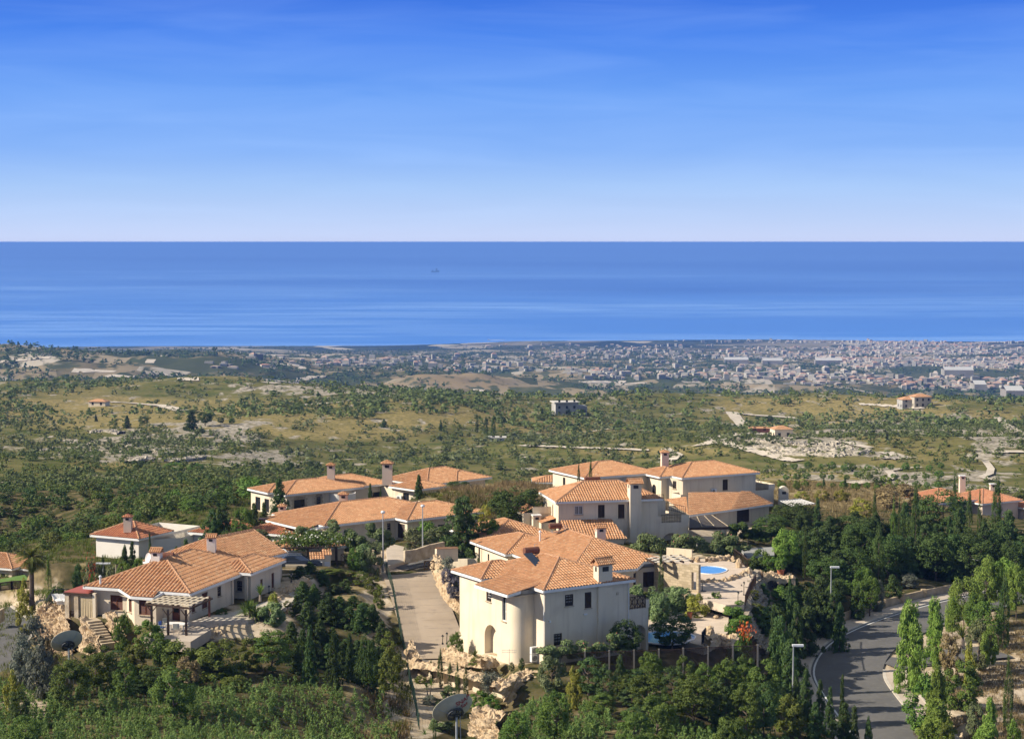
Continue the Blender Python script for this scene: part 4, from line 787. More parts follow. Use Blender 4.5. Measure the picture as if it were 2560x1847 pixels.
# ------------------------------------------------ vegetation kit
def leaves(P,nrm,s,asp=1.7,up=.3,rs=RS):
    n=len(P); a=rs.normal(size=(n,3)); a/=np.linalg.norm(a,axis=1)[:,None]; nn=nrm*.9+a*.75; nn[:,2]+=up; nn/=np.linalg.norm(nn,axis=1)[:,None]+1e-9
    b=np.cross(nn,rs.normal(size=(n,3))); b/=np.linalg.norm(b,axis=1)[:,None]+1e-9; c=np.cross(nn,b); s=s*rs.uniform(.6,1.35,(n,1))
    V=np.stack([P-b*s*asp,P-c*s*.62+b*s*.1,P+b*s*asp,P+c*s*.62+b*s*.1],1).reshape(-1,3); return V
def lf(name,V,m,tr=None,tm=None):
    F_=np.arange(len(V)).reshape(-1,4); return mesh_np(name,V,F_,[m])
def clumpy(n,K,shape,rc,s,rs,flat=.6,asp=1.5,up=.35,core=.0):
    """shape(k) gives K clump centres in unit space (x,y in -.5...5, z 0..1)"""
    C=shape(K,rs); ctr=C.mean(0); w=rs.uniform(.5,1.5,K); idx=rs.choice(K,n,p=w/w.sum()); r=rc*rs.uniform(.6,1.4,K)[idx][:,None]
    g=rs.normal(size=(n,3)); g/=np.linalg.norm(g,axis=1)[:,None]; g*=rs.uniform(.45,1,(n,1))**.5; g[:,2]=np.where(g[:,2]<-.25,g[:,2]*.35,g[:,2])*flat*1.2
    P=C[idx]+g*r; nr=g+.5*(P-ctr); nr/=np.linalg.norm(nr,axis=1)[:,None]+1e-9
    return leaves(P,nr,s,asp,up,rs)
def sh_round(z0=.12,q=.42,top=1.):
    def f(K,rs):
        v=rs.normal(size=(K,3)); v/=np.linalg.norm(v,axis=1)[:,None]; v*=rs.uniform(.45,1,(K,1))**.4; v[:,:2]*=q; zc=(z0+top)/2; v[:,2]=zc+v[:,2]*(top-z0)/2*.86; return v
    return f
def sh_cone(z0=.06,q=.46,p=.85):
    def f(K,rs):
        t=rs.uniform(0,1,K)**1.25; a=rs.uniform(0,2*PI,K); r=q*(1-t)**p*rs.uniform(.45,1,K)**.5+.01; return np.stack([r*np.cos(a),r*np.sin(a),z0+t*(.97-z0)-r*.12],1)
    return f
def sh_col(q=.34):
    def f(K,rs):
        t=rs.uniform(0,1,K); a=rs.uniform(0,2*PI,K); r=q*np.minimum(1,np.minimum((t+.08)*5,(1-t)*2.6+.05))*rs.uniform(.5,1,K)**.5; return np.stack([r*np.cos(a),r*np.sin(a),.03+t*.93],1)
    return f
def sh_whorl(q=.5,lv=13,p=.8,z0=.04):
    def f(K,rs):
        C=[]
        for i in range(lv):
            t=(i+rs.uniform(-.3,.3))/lv; t=max(t,0); n=rs.randint(4,8) if t<.75 else 3; a0=rs.uniform(0,6.28)
            for j in range(n):
                a=a0+2*PI*j/n+rs.uniform(-.4,.4); L=q*(1-t)**p*rs.uniform(.5,1.12)+.015
                for u in ((.35,.68,1.) if L>.2 else (.5,1.)): C.append((L*u*math.cos(a),L*u*math.sin(a),z0+t*(.95-z0)-.05*u*u+.03*u))
        C=np.array(C); return C[rs.choice(len(C),K,replace=len(C)<K)]
    return f
def LM(name,c1,c2,sc=1.2,c3=None): return mat(name,c1,c2,sc,.75,spec=.25,trans=.22,rnd=.22,detail=3,c3=c3,s3=5,t3=(.5,.75))
LEAF={'dark':LM('leaf_dark',(0.055,0.095,0.022),(0.095,0.140,0.034)),'conifer':LM('leaf_conifer',(0.059,0.104,0.029),(0.100,0.152,0.044)),'cypress':LM('leaf_cypress',(0.055,0.095,0.022),(0.104,0.146,0.034)),
 'olive':LM('leaf_olive',(0.130,0.160,0.060),(0.190,0.210,0.100)),'grey':LM('leaf_grey',(0.130,0.150,0.110),(0.190,0.200,0.150)),'green':LM('leaf_green',(0.091,0.165,0.027),(0.152,0.232,0.043)),'bright':LM('leaf_bright',(0.110,0.190,0.030),(0.170,0.260,0.045)),
 'pine':LM('leaf_pine',(0.159,0.244,0.037),(0.232,0.317,0.061)),'yellow':LM('leaf_yellow',(0.260,0.260,0.030),(0.320,0.320,0.060)),'oliveg':LM('leaf_moss',(0.100,0.130,0.022),(0.160,0.180,0.035)),'dry':LM('leaf_dry',(0.220,0.160,0.080),(0.300,0.230,0.110)),
 'lav':LM('leaf_lavender',(0.130,0.120,0.150),(0.190,0.180,0.200)),'oleander':LM('leaf_oleander',(0.122,0.183,0.061),(0.220,0.281,0.122),2.5),'sap':LM('leaf_sapling',(0.122,0.201,0.049),(0.220,0.293,0.079)),'leafy':LM('leaf_leafy',(0.076,0.120,0.022),(0.134,0.183,0.034)),'scrub':LM('leaf_scrub',(0.098,0.128,0.034),(0.152,0.177,0.055),.05)}
BARK=mat('bark',(.16,.12,.09),(.10,.075,.055),6,.95,.02,20); PALEB=mat('pale_bark',(.30,.25,.19),(.20,.16,.12),6,.95)
def trunk_mesh(kind,rs):
    m=MB(); top={'cone':.9,'col':.9,'round':.55,'flat':.6,'pine':.85}.get(kind,.5); r={'cone':.02,'col':.03,'round':.035,'flat':.03,'pine':.02}.get(kind,.03)
    n=5; pts=[(rs.uniform(-.015,.015)*i,rs.uniform(-.015,.015)*i,-.06+(top+.06)*i/n) for i in range(n+1)]; m.tube(pts,[r*(1-.75*i/n) for i in range(n+1)],6)
    for i in range({'cone':14,'col':4,'pine':12}.get(kind,6)):
        t=rs.uniform(.3,.95); z=top*t; a=rs.uniform(0,2*PI); L={'cone':.34*(1-t*.8),'col':.08,'pine':.32*(1.1-t)}.get(kind,.30); m.tube([(0,0,z),(math.cos(a)*L*.5,math.sin(a)*L*.5,z+.06),(math.cos(a)*L,math.sin(a)*L,z+(.02 if kind=='cone' else .2))],[r*.45,r*.3,r*.12],4,False)
    return m
PROTO={}
SPEC={ # kind: (n leaves, clumps, shape, clump radius, leaf size, flatness, trunk kind, leaf material, aspect, up)
 'round':(5200,70,sh_round(.14,.40),.105,.0135,.75,'round','green',1.5,.35),'darkround':(5200,70,sh_round(.10,.41),.105,.0135,.75,'round','dark',1.5,.35),
 'layered':(6800,70,sh_round(.05,.42),.11,.013,.45,'flat','leafy',1.5,.7),'layereddark':(6000,64,sh_round(.04,.42),.105,.013,.42,'flat','conifer',1.5,.7),
 'cone':(6400,150,sh_whorl(.46,14,.85),.068,.0125,.6,'cone','conifer',2.2,.1),'conewide':(7600,180,sh_whorl(.50,13,.58,.0),.078,.0125,.6,'cone','conifer',2.2,.1),
 'cypress':(4200,80,sh_col(),.10,.011,1.6,'col','cypress',2.4,.9),'brightcyp':(3000,70,sh_col(),.10,.011,1.6,'col','bright',2.4,.9),
 'pine':(6400,80,sh_whorl(.50,8,.55,.08),.11,.014,.8,'pine','pine',2.6,.3),'pinesoft':(5600,46,sh_round(.14,.42),.135,.013,.8,'pine','pine',2.6,.3),
 'bush':(3600,44,sh_round(-.15,.42),.13,.021,.8,None,'dark',1.5,.4),'bushgreen':(3600,44,sh_round(-.15,.42),.13,.021,.8,None,'green',1.5,.4),'olivebush':(3400,40,sh_round(-.1,.42),.13,.021,.8,'round','olive',1.8,.4),
 'greybush':(3600,44,sh_round(-.2,.42),.14,.020,.8,None,'grey',2,.5),'yellowbush':(2600,36,sh_round(-.2,.42),.14,.022,.8,None,'yellow',2,.6),'oleander':(4200,50,sh_round(-.25,.44),.13,.024,1.,None,'oleander',2.6,.5),
 'lavbush':(3200,60,sh_round(-.3,.42),.10,.02,1.2,None,'lav',2.8,1.),'drybush':(2600,36,sh_round(-.3,.44),.14,.022,.8,None,'dry',2.4,.6),'mossbush':(3400,40,sh_round(-.2,.43),.14,.021,.6,None,'oliveg',1.6,.6),'brightbush':(3200,44,sh_round(-.2,.42),.13,.022,.8,None,'bright',1.8,.5),
 'sapling':(520,34,sh_cone(-.02,.42,.75),.10,.04,1.,None,'sap',2.6,.8)}
def proto(kind,var):
    k=(kind,var)
    if k in PROTO: return PROTO[k]
    n,K,shp,rc,s,fl,tk,lm,asp,up=SPEC[kind]; n=int(n*1.5); s*=1.12; rs=np.random.RandomState(abs(hash(kind))%1000 if False else sum(map(ord,kind))*7+var)
    cm=lf('crown',clumpy(n,K,shp,rc,s,rs,fl,asp,up),LEAF[lm]); tm=trunk_mesh(tk,rs).mesh('trunk',BARK) if tk else None
    PROTO[k]=(cm,tm); return PROTO[k]
def tree(kind,x,y,z,h,w,label,cat='tree',group=None,name=None,nv=3,vis_trunk=True,rz=None):
    cm,tm=proto(kind,random.randrange(nv)); rz=random.uniform(0,6.28) if rz is None else rz
    nm=name or {'cypress':'cypress','brightcyp':'cypress','pine':'pine_tree','pinesoft':'pine_tree','cone':'conifer','conewide':'conifer','sapling':'sapling'}.get(kind,'bush' if 'bush' in kind or kind=='oleander' else 'tree')
    if tm is None:
        o=link(nm,cm,None,(x,y,z),rz,label,cat if cat!='tree' else 'bush',group); o.scale=(w,w,h); return o
    r=empty(nm,(x,y,z),rz,label,cat,group); a=link('crown',cm,r); a.scale=(w,w,h); b=link('trunk',tm,r); tw=min(w,h*.8); b.scale=(tw if kind!='cypress' else w,tw if kind!='cypress' else w,h); return r
def T(kind,px,yt,d,wpx,label,cat='tree',group=None,name=None,zb=None,yb=None,**k):
    """tree with its crown top at image height yt, standing on the ground at distance d"""
    x=(px-1280)/F*d; 
    if yb is not None: z=at(px,yb,d)[2]
    else: z=g1(x,d) if zb is None else zb
    zt=ZC-(yt-HOR)/F*d; h=max(.35,zt-z); return tree(kind,x,d,z-.04,h,wpx/F*d*1.08,label,cat,group,name,**k)
# ---- rosettes, palms
def rosette(n,L,w,droop,rs,seg=5,zr=(10,85)):
    V=[];F_=[]
    for i in range(n):
        a=rs.uniform(0,2*PI); e=R(rs.uniform(*zr)); l=L*rs.uniform(.75,1.1); p=np.zeros(3); d=np.array([math.cos(a)*math.cos(e),math.sin(a)*math.cos(e),math.sin(e)]); sx=np.array([-math.sin(a),math.cos(a),0])
        for j in range(seg+1):
            ww=w*(1-(j/seg)**1.6)*.5+.002; V+= [p-sx*ww,p+sx*ww]; d=d+np.array([0,0,-droop*j/seg]); d/=np.linalg.norm(d); p=p+d*l/seg
        b=len(V)-2*(seg+1)
        for j in range(seg): F_.append((b+2*j,b+2*j+1,b+2*j+3,b+2*j+2))
    return np.array(V),np.array(F_)
def spiky(name,x,y,z,heads,L,w,label,cat,leaf,droop=.35,n=60,trunk=.12,group=None,zr=(-10,85)):
    rs=np.random.RandomState(int(abs(x*91+y*7))%9999); r=empty(name,(x,y,z),rs.uniform(0,6),label,cat,group); Vs=[];Fs=[];k=0; tm=MB()
    for hx,hy,hz in heads:
        V,F_=rosette(n,L*rs.uniform(.85,1.1),w,droop,rs,zr=zr); Vs.append(V+np.array([hx,hy,hz])); Fs.append(F_+k); k+=len(V)
        if trunk and hz>.25: tm.tube([(hx*.3,hy*.3,-.1),(hx*.8,hy*.8,hz*.6),(hx,hy,hz)],[trunk*1.2,trunk,trunk*.8],7)
    link('crown',mesh_np('crown',np.concatenate(Vs),np.concatenate(Fs),[leaf]),r)
    if tm.f: tm.build('trunk',PALEB,r)
    return r
def palm(x,y,z,h,L,label):
    rs=np.random.RandomState(5); r=empty('palm_tree',(x,y,z),0,label,'palm'); V=[];F_=[]
    for i in range(58):
        a=rs.uniform(0,2*PI); e=R(rs.uniform(-35,80)); l=L*rs.uniform(.85,1.1); p=np.array([0,0,h-.05]); d=np.array([math.cos(a)*math.cos(e),math.sin(a)*math.cos(e),math.sin(e)]); sx=np.array([-math.sin(a),math.cos(a),0]); S=12
        for j in range(S):
            q=p+d*l/S; upv=np.cross(sx,d)
            for sg in (-1,1):
                for t in (0,.5):
                    b=p+(q-p)*t; ll=l*.26*math.sin(PI*min(1,(j+1.2)/S))**.6; tip=b+sx*sg*ll*.8+d*ll*.5-np.array([0,0,ll*.35]); k=len(V); V+= [b-d*.03,b+d*.03,tip+d*.01,tip-d*.01]; F_.append((k,k+1,k+2,k+3))
            p=q; d=d+np.array([0,0,-.11-(.05 if e>.5 else 0)]); d/=np.linalg.norm(d)
    link('crown',mesh_np('crown',np.array(V),np.array(F_),[LEAF['oliveg']]),r); m=MB(); m.tube([(0,0,-.2),(0,0,.3),(.03,0,h*.5),(0,0,h-.1),(0,0,h+.15)],[.36,.28,.24,.27,.1],10); m.build('trunk',BARK,r); return r
def hedge(name,pts,hgt,wid,kindleaf,label,cat='hedge',dens=260,s=.075,fl=None,stems=False,top=.15):
    """row of leaves along a polyline of ground points"""
    rs=np.random.RandomState(int(abs(pts[0][0]*13+pts[0][1]))%9999); P=[];Nn=[]
    o=Vector(pts[0])
    for a,b in zip(pts[:-1],pts[1:]):
        a=np.array(a)-np.array(o);b=np.array(b)-np.array(o); L=np.linalg.norm(b-a); n=int(L*dens); d=(b-a)/L; sx=np.array([-d[1],d[0],0])
        K=max(6,int(L*5)); ct=rs.uniform(0,1,K); co=rs.uniform(-.5,.5,K); cz=rs.uniform(.1,1,K)**.7; idx=rs.randint(0,K,n); g=rs.normal(size=(n,3)); g/=np.linalg.norm(g,axis=1)[:,None]
        base=a+(b-a)*ct[idx][:,None]+sx*(co[idx]*wid*.8)[:,None]; base[:,2]+=cz[idx]*hgt*(.82+.18*np.sin(ct[idx]*L*1.1+rs.uniform(0,6))); P.append(base+g*np.array([wid*.36,wid*.36,hgt*top])*rs.uniform(.6,1,(n,1))); Nn.append(g)
    P=np.concatenate(P);Nn=np.concatenate(Nn)
    if stems: P[:,2]=np.maximum(P[:,2],hgt*.35)
    V=leaves(P,Nn,s,2.,.4,rs)
    if not (fl or stems): ob=link(name,lf('foliage',V,LEAF[kindleaf]),None,tuple(o),0,label,cat); return ob
    r=empty(name,tuple(o),0,label,cat); link('foliage',lf('foliage',V,LEAF[kindleaf]),r)
    if fl:
        q=rs.choice(len(P),int(len(P)*fl[1])); q=q[P[q,2]>hgt*.5]; link('blossom',lf('blossom',leaves(P[q]+[0,0,.1],Nn[q],s*.8,1.1,.6,rs),fl[0]),r)
    if stems:
        m=MB()
        for a,b in zip(pts[:-1],pts[1:]):
            a=Vector(a)-o;b=Vector(b)-o
            for t in np.arange(0,1,.9/max(1,(b-a).length)): p=a.lerp(b,float(t)); m.tube([p,p+Vector((.05,0,hgt*.5))],.03,4)
        m.build('stems',BARK,r)
    return r
ORANGE=mat('orange_petal',(.62,.13,.03),None,1,.7); PINK=mat('pink_petal',(.60,.16,.18),None,1,.7); RED=mat('red_petal',(.60,.03,.02),None,1,.7); WP=mat('white_petal',(.75,.74,.66),None,1,.7)
# ------------------------------------------------ planting
GC='dark conifers packed on the bank left of the driveway'
# between the left houses
for a in [('cone',693,1187,222,62,'tall dark fir in front of the back left villa with stone-framed windows'),('cone',629,1252,214,34,'dark conifer just left of the tall fir at the back left villa'),('cone',655,1248,212,34,'slim dark conifer tucked under the tall fir'),
 ('conewide',549,1258,205,72,'broad dark conifer left of the bright green tree behind the ribbed-roof villa'),('round',600,1264,204,56,'bright green leafy tree between two dark conifers left of the long orange roof'),('cone',632,1250,207,34,'dark conifer right of the bright green tree by the long roof'),('conewide',524,1262,200,70,'dark spreading conifer at the right end of the white villa'),('darkround',575,1320,198,60,'dark low tree under the bright green leafy tree'),('olivebush',640,1322,198,60,'grey-green tree beside the outdoor oven'),
 ('cone',321,1349,190,46,'dark conifer standing against the white villa wall, right one of the pair'),('cone',303,1354,188,42,'dark conifer standing against the white villa wall, left one of the pair'),('cone',366,1326,186,17,'slender young conifer just left of the roof satellite dish'),('cone',457,1345,190,44,'small dark conifer behind the ribbed roof, near its rusty tank'),('cone',432,1362,189,36,'low conifer behind the ribbed roof ridge'),('cone',247,1381,184,30,'small conifer with an open top at the left corner of the white villa'),
 ('conewide',183,1403,178,50,'dark low conifer with drooping branches right of the wooden shed roof'),('olivebush',225,1394,180,62,'grey-green tree in front of the white villa'),('olivebush',275,1405,178,50,'grey-green tree under the conifer pair'),('round',300,1402,172,44,'green broadleaf tree behind the flue pipe'),('round',340,1394,174,40,'green broadleaf tree below the conifer pair'),('brightcyp',108,1402,182,24,'yellow-green conical tree right of the palm trunk'),('darkround',130,1462,172,52,'dark bush below the shed roof by the stone terrace'),('yellowbush',50,1478,176,50,'yellowish bush on the dry bank below the lawn')]:
    T(*a)
palm(*[(v[0],v[1],v[2]-.1) for v in [at(80,1512,176)]][0],4.9,2.0,'tall palm with dark drooping fronds at the far left')
spiky('yucca',*at(292,1430,174),[(0,0,.8),(.6,.2,.5)],.8,.06,'spiky yucca below the conifer pair of the white villa','yucca',LEAF['bright'],.3,40)
T('yellowbush',45,1450,190,30,'round yellow-green shrub on the lawn edge'); 
b=T('bushgreen',218,1425,176,20,'bush covered in red flowers in front of the white villa','flowering bush'); 
V=leaves(RS.normal(size=(260,3))*[.32,.3,.28]+[0,0,.75],RS.normal(size=(260,3)),.03,1.2,.3); c=link('blossom',lf('blossom',V,RED),b)
for a in [('greybush',62,1550,146,88,'large grey-green shrub beside the left road'),('greybush',38,1600,142,60,'grey shrub at the left edge, nearest the road bend'),('greybush',88,1610,139,70,'grey shrub lower down below the largest grey one'),('drybush',110,1590,146,40,'dry brown bush behind the left satellite dish'),('yellowbush',12,1688,134,44,'yellow broom bush at the lower left edge'),
 ('bushgreen',291,1532,153.5,48,'green shrub climbing over the rocks right of the stone stairs'),('bushgreen',358,1556,150,82,'wide green shrub under the corner of the wooden pergola'),('bushgreen',392,1590,147,60,'green shrub in front of the garden table'),('bush',545,1526,158,32,'round clipped shrub by the covered veranda'),('oleander',672,1508,156,66,'grey-green leafy bush right of the yuccas'),('yellowbush',677,1485,159,30,'pale yellow-green palm-like bush behind the yuccas'),
 ('mossbush',330,1605,145,70,'mossy green bush below the stone stairs'),('mossbush',430,1603,144,90,'mossy bush sprawling under the pergola terrace wall'),('mossbush',555,1600,144,80,'mossy bush at the foot of the gravel garden'),('mossbush',510,1614,143,110,'wide olive bush below the gravel garden'),('drybush',455,1640,140,60,'small dry brown bush in front of the mossy ones'),('mossbush',620,1592,146,60,'mossy bush left of the driveway conifers'),
 ('layered',227,1612,141,96,'rounded dark tree right of the left satellite dish'),('layered',158,1652,134,104,'rounded dark tree below the left satellite dish'),('layered',420,1668,131,112,'large rounded tree alone among the saplings, lower left'),('layered',300,1648,137,60,'small rounded tree left of the lone one among the saplings'),('round',45,1800,122,92,'bright green tree in the bottom left corner'),('darkround',30,1735,130,60,'dark tree at the left edge above the corner tree'),
 ('layered',672,1578,146,104,'wide flat-topped green tree at the foot of the gravel garden'),('cone',767,1562,145,48,'slender conifer with bare trunk left of centre in the dark thicket'),('cone',828,1575,144,46,'slender conifer with bare trunk right in the dark thicket'),('darkround',915,1592,144,54,'rounded green tree at the right end of the dark thicket'),('cone',868,1580,146,36,'thin conifer beside the rounded tree of the thicket')]:
    T(*a)
rs=np.random.RandomState(3)
for i,(px,d) in enumerate([(745,176),(770,179),(800,178),(830,176),(757,171),(785,172),(815,170),(845,170),(878,172),(905,170),(750,165),(778,166),(808,164),(840,164),(870,164),(900,163),(928,164),(735,160),(762,159),(795,158),(826,158),(858,157),(888,157),(918,157),(942,157),(722,154),(750,153),(780,152),(812,152),(845,151),(878,151),(910,151),(938,151),(700,150),(735,148),(950,162),(860,177),(892,147),(925,146)]):
    tree('cone' if i%3 else 'conewide',X(px,d),d,g1(X(px,d),d)-.1,rs.uniform(1.9,2.8)*(.62 if d>168 else 1),rs.uniform(1.9,2.7),'dark conifer packed among others on the bank left of the driveway',group=GC)
for px,yt,d,w in [(822,1434,181,60),(862,1428,182,50),(900,1432,181,50),(930,1440,179,44),(945,1462,175,30)]: T('mossbush',px,yt,d,w,'olive-yellow bush at the top of the conifer bank, near the brown garden gate',group='olive-yellow bushes above the conifer bank')
for px,yt,d,w in [(965,1586,158,44),(975,1612,153,50),(960,1640,149,52)]: T('mossbush',px,yt,d,w,'olive-yellow bush against the lower end of the green mesh fence',group='bushes along the mesh fence')
spiky('yucca',*at(628,1568,156.5),[(-.7,0,1.1),(.1,-.2,1.35),(.8,.1,1.2),(-.2,.4,1.7),(.5,-.3,.6),(-.5,-.4,.5)],1.15,.09,'large many-headed yucca in the gravel garden','yucca',LEAF['green'],.3,75)
spiky('palm_shoot',*at(651,1500,160),[(0,0,.5)],1.1,.16,'bright yellow-green young palm behind the large yucca','palm',LEAF['bright'],.25,26,zr=(50,88))
spiky('agave',*at(744,1484,167),[(0,0,.1)],.85,.09,'dark spiky cycad on the gravel slope','cycad',LEAF['dark'],.45,60,0)
r=empty('small_tree',at(719,1543,160),0,'tiny lollipop tree with thin trunk on the gravel slope','tree'); cm,_=proto('mossbush',0); o=link('crown',cm,r,(0,0,1.0)); o.scale=(.85,.85,.55); m=MB(); m.tube([(0,0,-.1),(0,0,1.1)],.04,6); m.build('trunk',BARK,r)
# along the middle
for a in [('darkround',1288,1213,212,152,'very dark spreading tree in front of the dry grass knoll'),('conewide',1156,1230,197,124,'tall dark conifer left of the very dark spreading tree'),('cypress',1265,1277,207,14,'small cypress in front of the very dark spreading tree'),('yellowbush',1212,1262,204,46,'yellow-green shrub between the two big dark trees'),('bushgreen',1222,1290,198,70,'green shrub at the foot of the tall dark conifer'),('cypress',1448,1158,238,10,'thin cypress in front of the back right villa, left one of the pair'),('cypress',1478,1146,239,12,'thin cypress in front of the back right villa, taller one of the pair'),
 ('cone',1045,1180,226,32,'slim dark fir before the back villa with the pink chimney'),('cone',923,1202,224,20,'slim conifer beside the round white drum wall'),('cone',949,1214,225,11,'thin sapling conifer before the french window'),('darkround',1144,1200,234,64,'round dark bush tree at the right end of the back villa'),('yellowbush',1118,1236,226,50,'yellow-green bush on the knoll below the back villa'),('yellowbush',1175,1252,222,40,'pale broom bush on the knoll slope'),
 ('olivebush',1040,1318,197,78,'olive tree beside the entrance of the long villa'),('olivebush',1095,1316,199,66,'olive tree left of the tall dark conifer'),('bushgreen',1068,1300,203,60,'green shrub against the wall of the long villa'),('oleander',905,1360,186,46,'olive-green bush beside the brown garden gate'),('bushgreen',880,1372,185,36,'bright green bush by the low wall posts'),('olivebush',930,1352,186,50,'silvery bush just left of the street lamp foot'),('drybush',1390,1236,232,50,'straw-coloured bush near the tiny outbuilding'),('greybush',1120,1398,182,56,'feathery grey-green shrub at the top of the rock border'),
 ('bushgreen',1137,1582,160,40,'clipped bush against the left corner of the front villa'),('mossbush',1183,1654,155,34,'low green shrub on the middle rock terrace'),('brightbush',1127,1624,160,28,'small bright green plant on the rock terrace edge'),('olivebush',1120,1724,149,38,'grey-green bush at the foot of the arched retaining wall'),('bushgreen',1198,1738,147,52,'dark leafy bush under the trailing grey plant'),('bushgreen',1228,1748,145,46,'dark leafy bush at the corner of the arched wall'),('greybush',1072,1750,148,36,'grey clipped bush beside the garden steps'),('bush',1095,1762,147,30,'small dark bush behind the satellite dish with red lettering'),('oleander',1100,1806,142,56,'leafy bush beneath the satellite dish with red lettering'),('mossbush',1048,1700,156,34,'green weeds in the corner below the rock wall')]:
    T(*a)
for i,(px,yb,yt,w) in enumerate([(1074,1714,1663,9),(1098,1730,1638,9.5),(1123,1733,1668,9),(1142,1746,1672,9),(1163,1749,1680,9.5)]):
    d=38.8*F/(yb-HOR)-.3; T('cypress',px,yt,d,w*2.0,['shortest slim cypress, at the left end of the arched wall','tallest slim cypress, second along the arched wall','slim cypress in the middle of the arched wall row','slim cypress fourth along the arched wall','slim cypress at the right end of the arched wall row'][i],group='cypresses along the arched wall',zb=321.1)
for a_,yb in ((('lavbush',1116,1422,178,32,'round lavender bush on the rock border, upper one'),1456),(('lavbush',1137,1446,172,40,'round lavender bush on the rock border, lower one'),1486)): T(*a_,yb=yb)
T('cypress',1083,1800,138,12,'thin cypress left of the dish with red lettering, at the bottom edge')
for px,yb,yt,w,l in [(1279,1690,1667,14,'left clipped egg-shaped shrub in front of the villa tower'),(1304,1684,1656,16,'right clipped egg-shaped shrub in front of the villa tower')]:
    d=36.8*F/(yb-HOR); x=X(px,d); tree('bush',x,d,323.15,(yb-yt)/F*d*1.05,w/F*d*1.15,l,'topiary',name='topiary')
spiky('agave',*onz(1187,1640,323.4),[(0,0,.05)],.75,.07,'spiky agave beside the arched niche','agave',LEAF['oliveg'],.2,50,0)
spiky('yucca',*onz(1072,1745,321.5),[(-.25,0,.9),(.2,.1,1.2)],.6,.06,'two-headed yucca left of the small cypresses','yucca',LEAF['bright'],.3,34,.05)
spiky('yucca',*at(1062,1842,138),[(0,0,.2)],.7,.06,'low yucca at the bottom edge beside the garden steps','yucca',LEAF['green'],.3,34,0)
hedge('oleander_hedge',[at(748,1380,190),at(830,1378,191),at(905,1384,189),at(972,1385,188)],3.1,1.6,'oleander','long oleander hedge in front of the long orange-roofed villa',dens=1500,s=.09)
hedge('oleander_hedge',[at(1592,1412,202),at(1680,1408,203),at(1780,1402,204),at(1862,1392,205)],3.3,2.2,'oleander','flowering oleander hedge below the balcony villa, behind the pool',dens=1700,s=.095,fl=(PINK,.015))
hedge('oleander_hedge',[at(1352,1672,150),at(1420,1655,151.5),(at(1500,1640,153)),at(1570,1632,155)],1.9,1.5,'oleander','flowering oleander hedge along the shaded side of the front villa',dens=1000,fl=(PINK,.02))
hedge('hedge',[at(1828,1368,214),at(1885,1366,216),at(1945,1360,218)],2.9,1.6,'dark','dark hedge on bare stems beside the patio roof',dens=1600,s=.09,stems=True)
hedge('hedge',[at(1868,1425,194),at(1960,1432,193)],1.5,1.2,'dark','dark low hedge below the hedge on stems',dens=700)
hedge('hedge',[onz(1820,1552,324.0),onz(1858,1542,324.0)],1.5,1.4,'green','clipped box hedge by the terrace railing, upper block',dens=1500,s=.05)
hedge('hedge',[onz(1828,1578,323.5),onz(1866,1566,323.5)],1.15,1.4,'green','clipped box hedge by the terrace railing, lower block',dens=1500,s=.05)
for a in [('bushgreen',1838,1552,166,50,'round clipped bush below the box hedges'),('bushgreen',1868,1572,163,50,'bush with orange flowers below the pool terrace'),('darkround',1687,1532,160,118,'dark leafy tree over the lower pool'),('darkround',1567,1553,155,88,'dark bush tree against the balcony end of the front villa'),('yellowbush',1745,1488,173,62,'yellow bamboo-like bush on the middle terrace'),('bushgreen',1792,1484,175,50,'green bush right of the yellow bamboo-like one'),('oleander',1700,1470,176,78,'grey-green oleander in front of the stone wall'),('oleander',1608,1462,173,84,'oleander beside the dark shuttered window'),('oleander',1655,1485,171,50,'dark shrub behind the small tree with round crown'),
 ('cypress',1656,1378,174,20,'lone dark cypress before the curved stone wall'),('bush',1640,1650,149,60,'dark bush hanging over the brown lattice fence'),('olivebush',1380,1640,147,70,'silvery shrub at the left end of the lattice fence')]:
    T(*a)
V=leaves(RS.normal(size=(200,3))*[.2,.2,.07]+[.05,-.1,.93],RS.normal(size=(200,3)),.028,1.3,.6); link('blossom',lf('blossom',V,ORANGE),[o for o in bpy.data.objects if o.get('label')=='bush with orange flowers below the pool terrace'][0])
r=empty('small_tree',onz(1622,1530,323.6),0,'small tree with round yellow-green crown beside the balcony','tree'); cm,_=proto('mossbush',1); o=link('crown',cm,r,(0,0,1.2)); o.scale=(1.7,1.7,1.0); m=MB(); m.tube([(0,0,-.1),(.05,0,.7),(0,0,1.3)],.05,6); m.build('trunk',BARK,r)
spiky('palm_shoot',*onz(1652,1532,323.6),[(0,0,.9),(.35,.1,1.3)],.9,.07,'feathery small palm right of the round-crowned tree','palm',LEAF['bright'],.35,40,.05)
